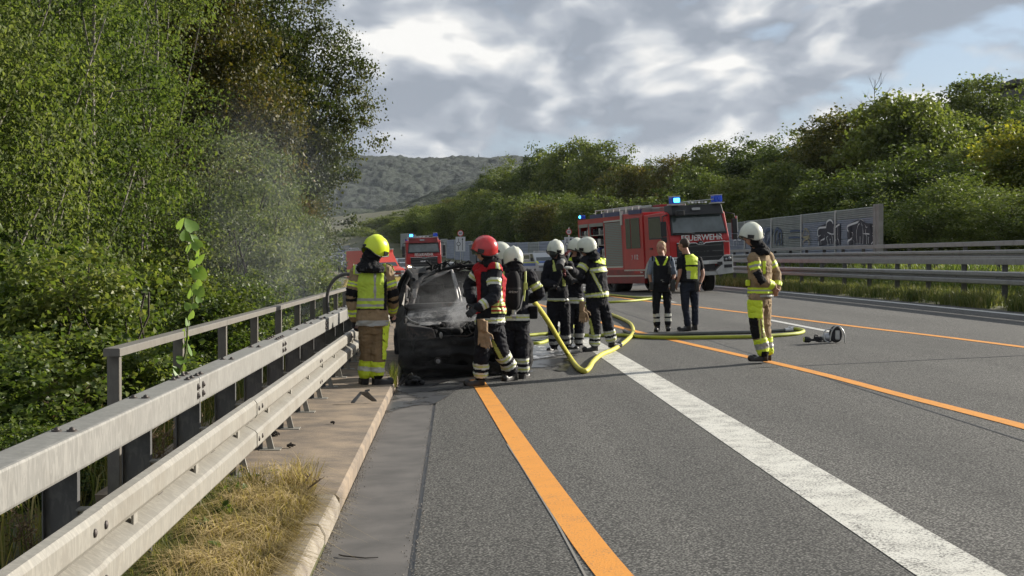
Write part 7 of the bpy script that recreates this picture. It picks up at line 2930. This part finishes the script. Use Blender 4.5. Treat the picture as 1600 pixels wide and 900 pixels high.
def wet_mat(name, col, fade, foam=None):
    m = bpy.data.materials.new(name)
    m.use_nodes = True
    T = NT(m.node_tree)
    out = T.n('ShaderNodeOutputMaterial')
    co = T.n('ShaderNodeTexCoord').outputs['Object']
    a = T.noise(T.vmap(co, scale=(1, .6, 1)), 2.2, 5, .6, .5)
    p = T.n('ShaderNodeBsdfPrincipled', {'Base Color': (*col, 1), 'Roughness': .32})
    if foam:
        fn = T.ramp(T.noise(T.vmap(co, scale=(1, .35, 1)), 7, 5, .7, 1.2), [(.52, (0,)), (.60, (1,))])
        T.set(p.inputs['Base Color'], T.mix(fn, col, foam))
    tr = T.n('ShaderNodeBsdfTransparent')
    f = T.ramp(a, [(fade - .08, (0,)), (fade + .05, (1,))])
    mx = T.n('ShaderNodeMixShader', {0: f, 1: tr.outputs[0], 2: p.outputs[0]})
    T.nt.links.new(mx.outputs[0], out.inputs[0])
    return m


blot('soot_shade_patch', '', [(618, 606), (612, 560), (625, 530), (760, 525), (830, 540), (820, 560), (775, 578), (735, 588), (700, 596), (672, 606), (662, 612), (640, 614)], wet_mat('sooty_wet_shade', (.014, .014, .015), .30), .012)
blot('wet_patch', '', [(560, 640), (600, 560), (610, 500), (630, 470), (680, 470), (760, 500), (830, 520), (900, 540), (890, 575), (840, 580), (740, 600), (660, 640)], wet_mat('wet_sheen', (.035, .035, .036), .52), .0105)
blot('foam_patch', '', [(820, 548), (832, 536), (860, 534), (900, 540), (905, 548), (880, 556), (850, 560), (826, 562)], wet_mat('foamy_water', (.10, .10, .10), .40, (.5, .5, .5)), .0135)

# ---------------------------------------------------------------- hoses and breathing set on the road
M_HOSE = mat('hose_lime', (.40, .43, .035), .6, var=(3, 4), col2=(.28, .31, .03), bump=(90, .3, .003))
M_HOSE2 = mat('hose_yellow', (.55, .50, .06), .55, var=(5, 4), col2=(.42, .40, .05), bump=(90, .3, .003))
M_HOSEG = mat('hose_grey', (.12, .125, .12), .65, var=(4, 4), col2=(.08, .085, .08))


def gpath(px, r):
    P = []
    for p in px:
        if len(p) == 3:
            P.append(tuple(at_y(p[0], p[1], p[2])))
        else:
            h = hit(p[0], p[1], lambda x, y: road_z(x, y) + r)
            P.append((h.x, h.y, h.z + .003))
    return smooth_pts(P, 6)


def hose(label, px, r, m, ends=()):
    t = thing('fire_hose', label, 'hose')
    pts = gpath(px, r)
    MB().tube(pts, r, 12).build('hose_line', m, t)
    for e in ends:
        a, b = Vector(pts[e]), Vector(pts[e + 1 if e >= 0 else e - 1])
        d = (b - a).normalized()
        MB().tube([a - d * .02, a + d * .10], r * 1.35, 12).tube([a - d * .05, a - d * .01], r * 1.6, 12).build('coupling', V_ALU, t)
    return t


hose('yellow hose hanging from the hand of the air cylinder wearer to the white line', [(826, 463, 18.35), (833, 470, 18.5), (843, 483, 18.95), (858, 505, 19.7), (875, 534, 20.7), (889, 556), (900, 572), (912, 580), (920, 576), (927, 565), (940, 554), (959, 546), (978, 533), (989, 520), (986, 507), (973, 499), (949, 489), (930, 482), (905, 478)], .036, M_HOSE2, (0,))
hose('lime hose across the road before the police officers, folded back at its right end', [(826, 524), (845, 522.5), (864, 521.5), (900, 524), (966, 524), (1010, 527), (1060, 528), (1140, 527), (1180, 526.5), (1205, 525), (1230, 523), (1248, 520.8), (1255.5, 517.7), (1249, 514.8), (1236, 514.2)], .033, M_HOSE, (-1,))
hose('grey hose lying beside the lime hose in front of the police officers', [(1234, 516), (1202, 517.5), (1175, 519), (1140, 520), (1080, 521.5), (1030, 523), (1000, 524), (985, 521), (975, 517)], .033, M_HOSEG, (0,))
hose('short lime hose loop on the wet road between the burnt car and the huddle', [(815, 536), (828, 537), (845, 536), (860, 530), (880, 518), (900, 508)], .033, M_HOSE)
hose('distant lime hose running from the large fire engine towards the huddle', [(900, 455), (948, 460), (980, 463.5), (1015, 465.5), (1040, 463)], .036, M_HOSE)
hose('second distant lime hose below the rear wheel of the large fire engine', [(900, 474), (948, 472.5), (985, 470.5), (1015, 467.5), (1045, 466)], .036, M_HOSE)

# breathing set lying on the road
bs = thing('breathing_set', 'breathing apparatus set with frame and pad lying on the road', 'breathing apparatus')
q = hit(1296, 536, road_z)
bs.location = (q.x, q.y, q.z + .004)
pad = MB()
pad.loft([[Vector((.10 + .105 * cos(a) * k, y_, .14 + .135 * sin(a) * k)) for a in np.linspace(0, 2 * pi, 20, endpoint=False)] for y_, k in ((-.05, .85), (-.04, 1), (.03, 1), (.045, .9))])
pad.build('back_pad', C_GBLACK, bs)
MB().box((.115, -.058, .13), (.075, .02, .15), bev=.018).build('pad_plate', V_WHITE, bs)
fr = MB()
fr.tube(smooth_pts([(.235, -.07, .0), (.22, -.07, .16), (.13, -.06, .275), (.03, -.05, .20), (-.01, -.05, .0)], 4), .011, 8)
fr.tube(smooth_pts([(-.03, -.10, .01), (-.10, -.09, .05), (-.115, -.08, .17), (-.04, -.06, .225), (.02, -.05, .22)], 4), .010, 8)
fr.build('frame', V_ALU, bs)
cy = MB()
cy.tube([(-.42, -.02, .055), (-.40, -.02, .055), (-.33, -.02, .055), (-.31, -.02, .055)], [.035, .05, .05, .03], 14)
cy.tube([(-.31, -.02, .05), (-.24, 0, .045)], .018, 8).tube([(-.24, 0, .05), (-.22, 0, .06), (-.14, .02, .06), (-.12, .02, .06)], [.03, .045, .045, .03], 12)
cy.build('regulator', C_GBLACK, bs)
MB().tube([(-.12, .03, .075), (-.08, .03, .08), (.0, .03, .085), (.04, .03, .085)], [.03, .07, .078, .05], 16).build('air_cylinder', V_LAMPO, bs)
MB().tube([(-.26, -.03, .06), (-.25, -.04, .13), (-.20, -.04, .12), (-.16, -.03, .05)], .012, 6).tube([(-.20, -.05, .02), (-.08, -.07, .02), (.02, -.06, .03)], .010, 6).build('harness', C_BELT, bs)
MB().disc((-.425, -.02, .055), (1, 0, 0), .04, .012, 14).build('lens_ring', C_LIME, bs)

# ---------------------------------------------------------------- smoke and haze
def vol_mat(name, col, dens, scale, thr, gain, fall=None, stretch=(1, 1, 1)):
    m = bpy.data.materials.new(name)
    m.use_nodes = True
    T = NT(m.node_tree)
    out = T.n('ShaderNodeOutputMaterial')
    co = T.n('ShaderNodeTexCoord').outputs['Object']
    nz = T.noise(T.vmap(co, scale=stretch), scale, 4, .6, .8)
    f = T.ramp(nz, [(thr, (0,)), (thr + gain, (1,))])
    # soft edge: the object's own coordinates run from -1 to 1
    ln = T.n('ShaderNodeVectorMath', operation='LENGTH')
    T.set(ln.inputs[0], co)
    e = T.ramp(ln.outputs['Value'], [(0.0, (1,)), (.55, (.6,)), (1.0, (0,))])
    d = T.math('MULTIPLY', T.math('MULTIPLY', f, e), dens)
    v = T.n('ShaderNodeVolumePrincipled', {'Color': col, 'Density': d})
    v.inputs['Anisotropy'].default_value = .35
    T.nt.links.new(v.outputs[0], out.inputs['Volume'])
    return m


def puff(name, label, c, size, rot, m, cat='smoke'):
    o = MB().sphere((0, 0, 0), 1, 20, 12).build(name, m)
    o.location = c
    o.scale = size
    o.rotation_euler = rot
    return tag(o, label, cat, kind='stuff')


puff('smoke', 'thin grey smoke drifting from the burnt car up into the trees on the left', (-2.9, 23.5, 2.1), (1.9, 4.2, 2.6), (RAD(18), RAD(-24), 0), vol_mat('drifting_smoke', (.74, .80, .90, 1), .042, 1.6, .38, .3))
puff('smoke', 'pale smoke hanging over the bonnet of the burnt car', (.10, 19.45, .98), (.95, .75, .48), (0, 0, 0), vol_mat('bonnet_smoke', (.88, .9, .93, 1), .42, 2.2, .40, .25))
puff('smoke', 'low smoke curling around the kerb side of the burnt car', (-.62, 18.6, .35), (.75, .8, .5), (0, 0, 0), vol_mat('kerb_smoke', (.80, .82, .86, 1), .16, 2.4, .42, .25))
puff('water_spray', 'white cone of water spray hitting the bonnet of the burnt car', (.10, 18.9, .88), (.17, .2, .32), (0, RAD(38), 0), vol_mat('spray', (.97, .98, 1, 1), 9.0, 3.4, .36, .25), 'water spray')

hz = MB().box((0, 1300, 100), (6000, 2760, 340)).build('haze', None)
mh = bpy.data.materials.new('haze_air')
mh.use_nodes = True
T = NT(mh.node_tree)
out = T.n('ShaderNodeOutputMaterial')
v = T.n('ShaderNodeVolumePrincipled', {'Color': (.80, .88, 1.0, 1), 'Density': .00004})
v.inputs['Anisotropy'].default_value = .2
T.nt.links.new(v.outputs[0], out.inputs['Volume'])
hz.data.materials.append(mh)
tag(hz, 'thin bluish haze over the valley', 'haze', kind='stuff')
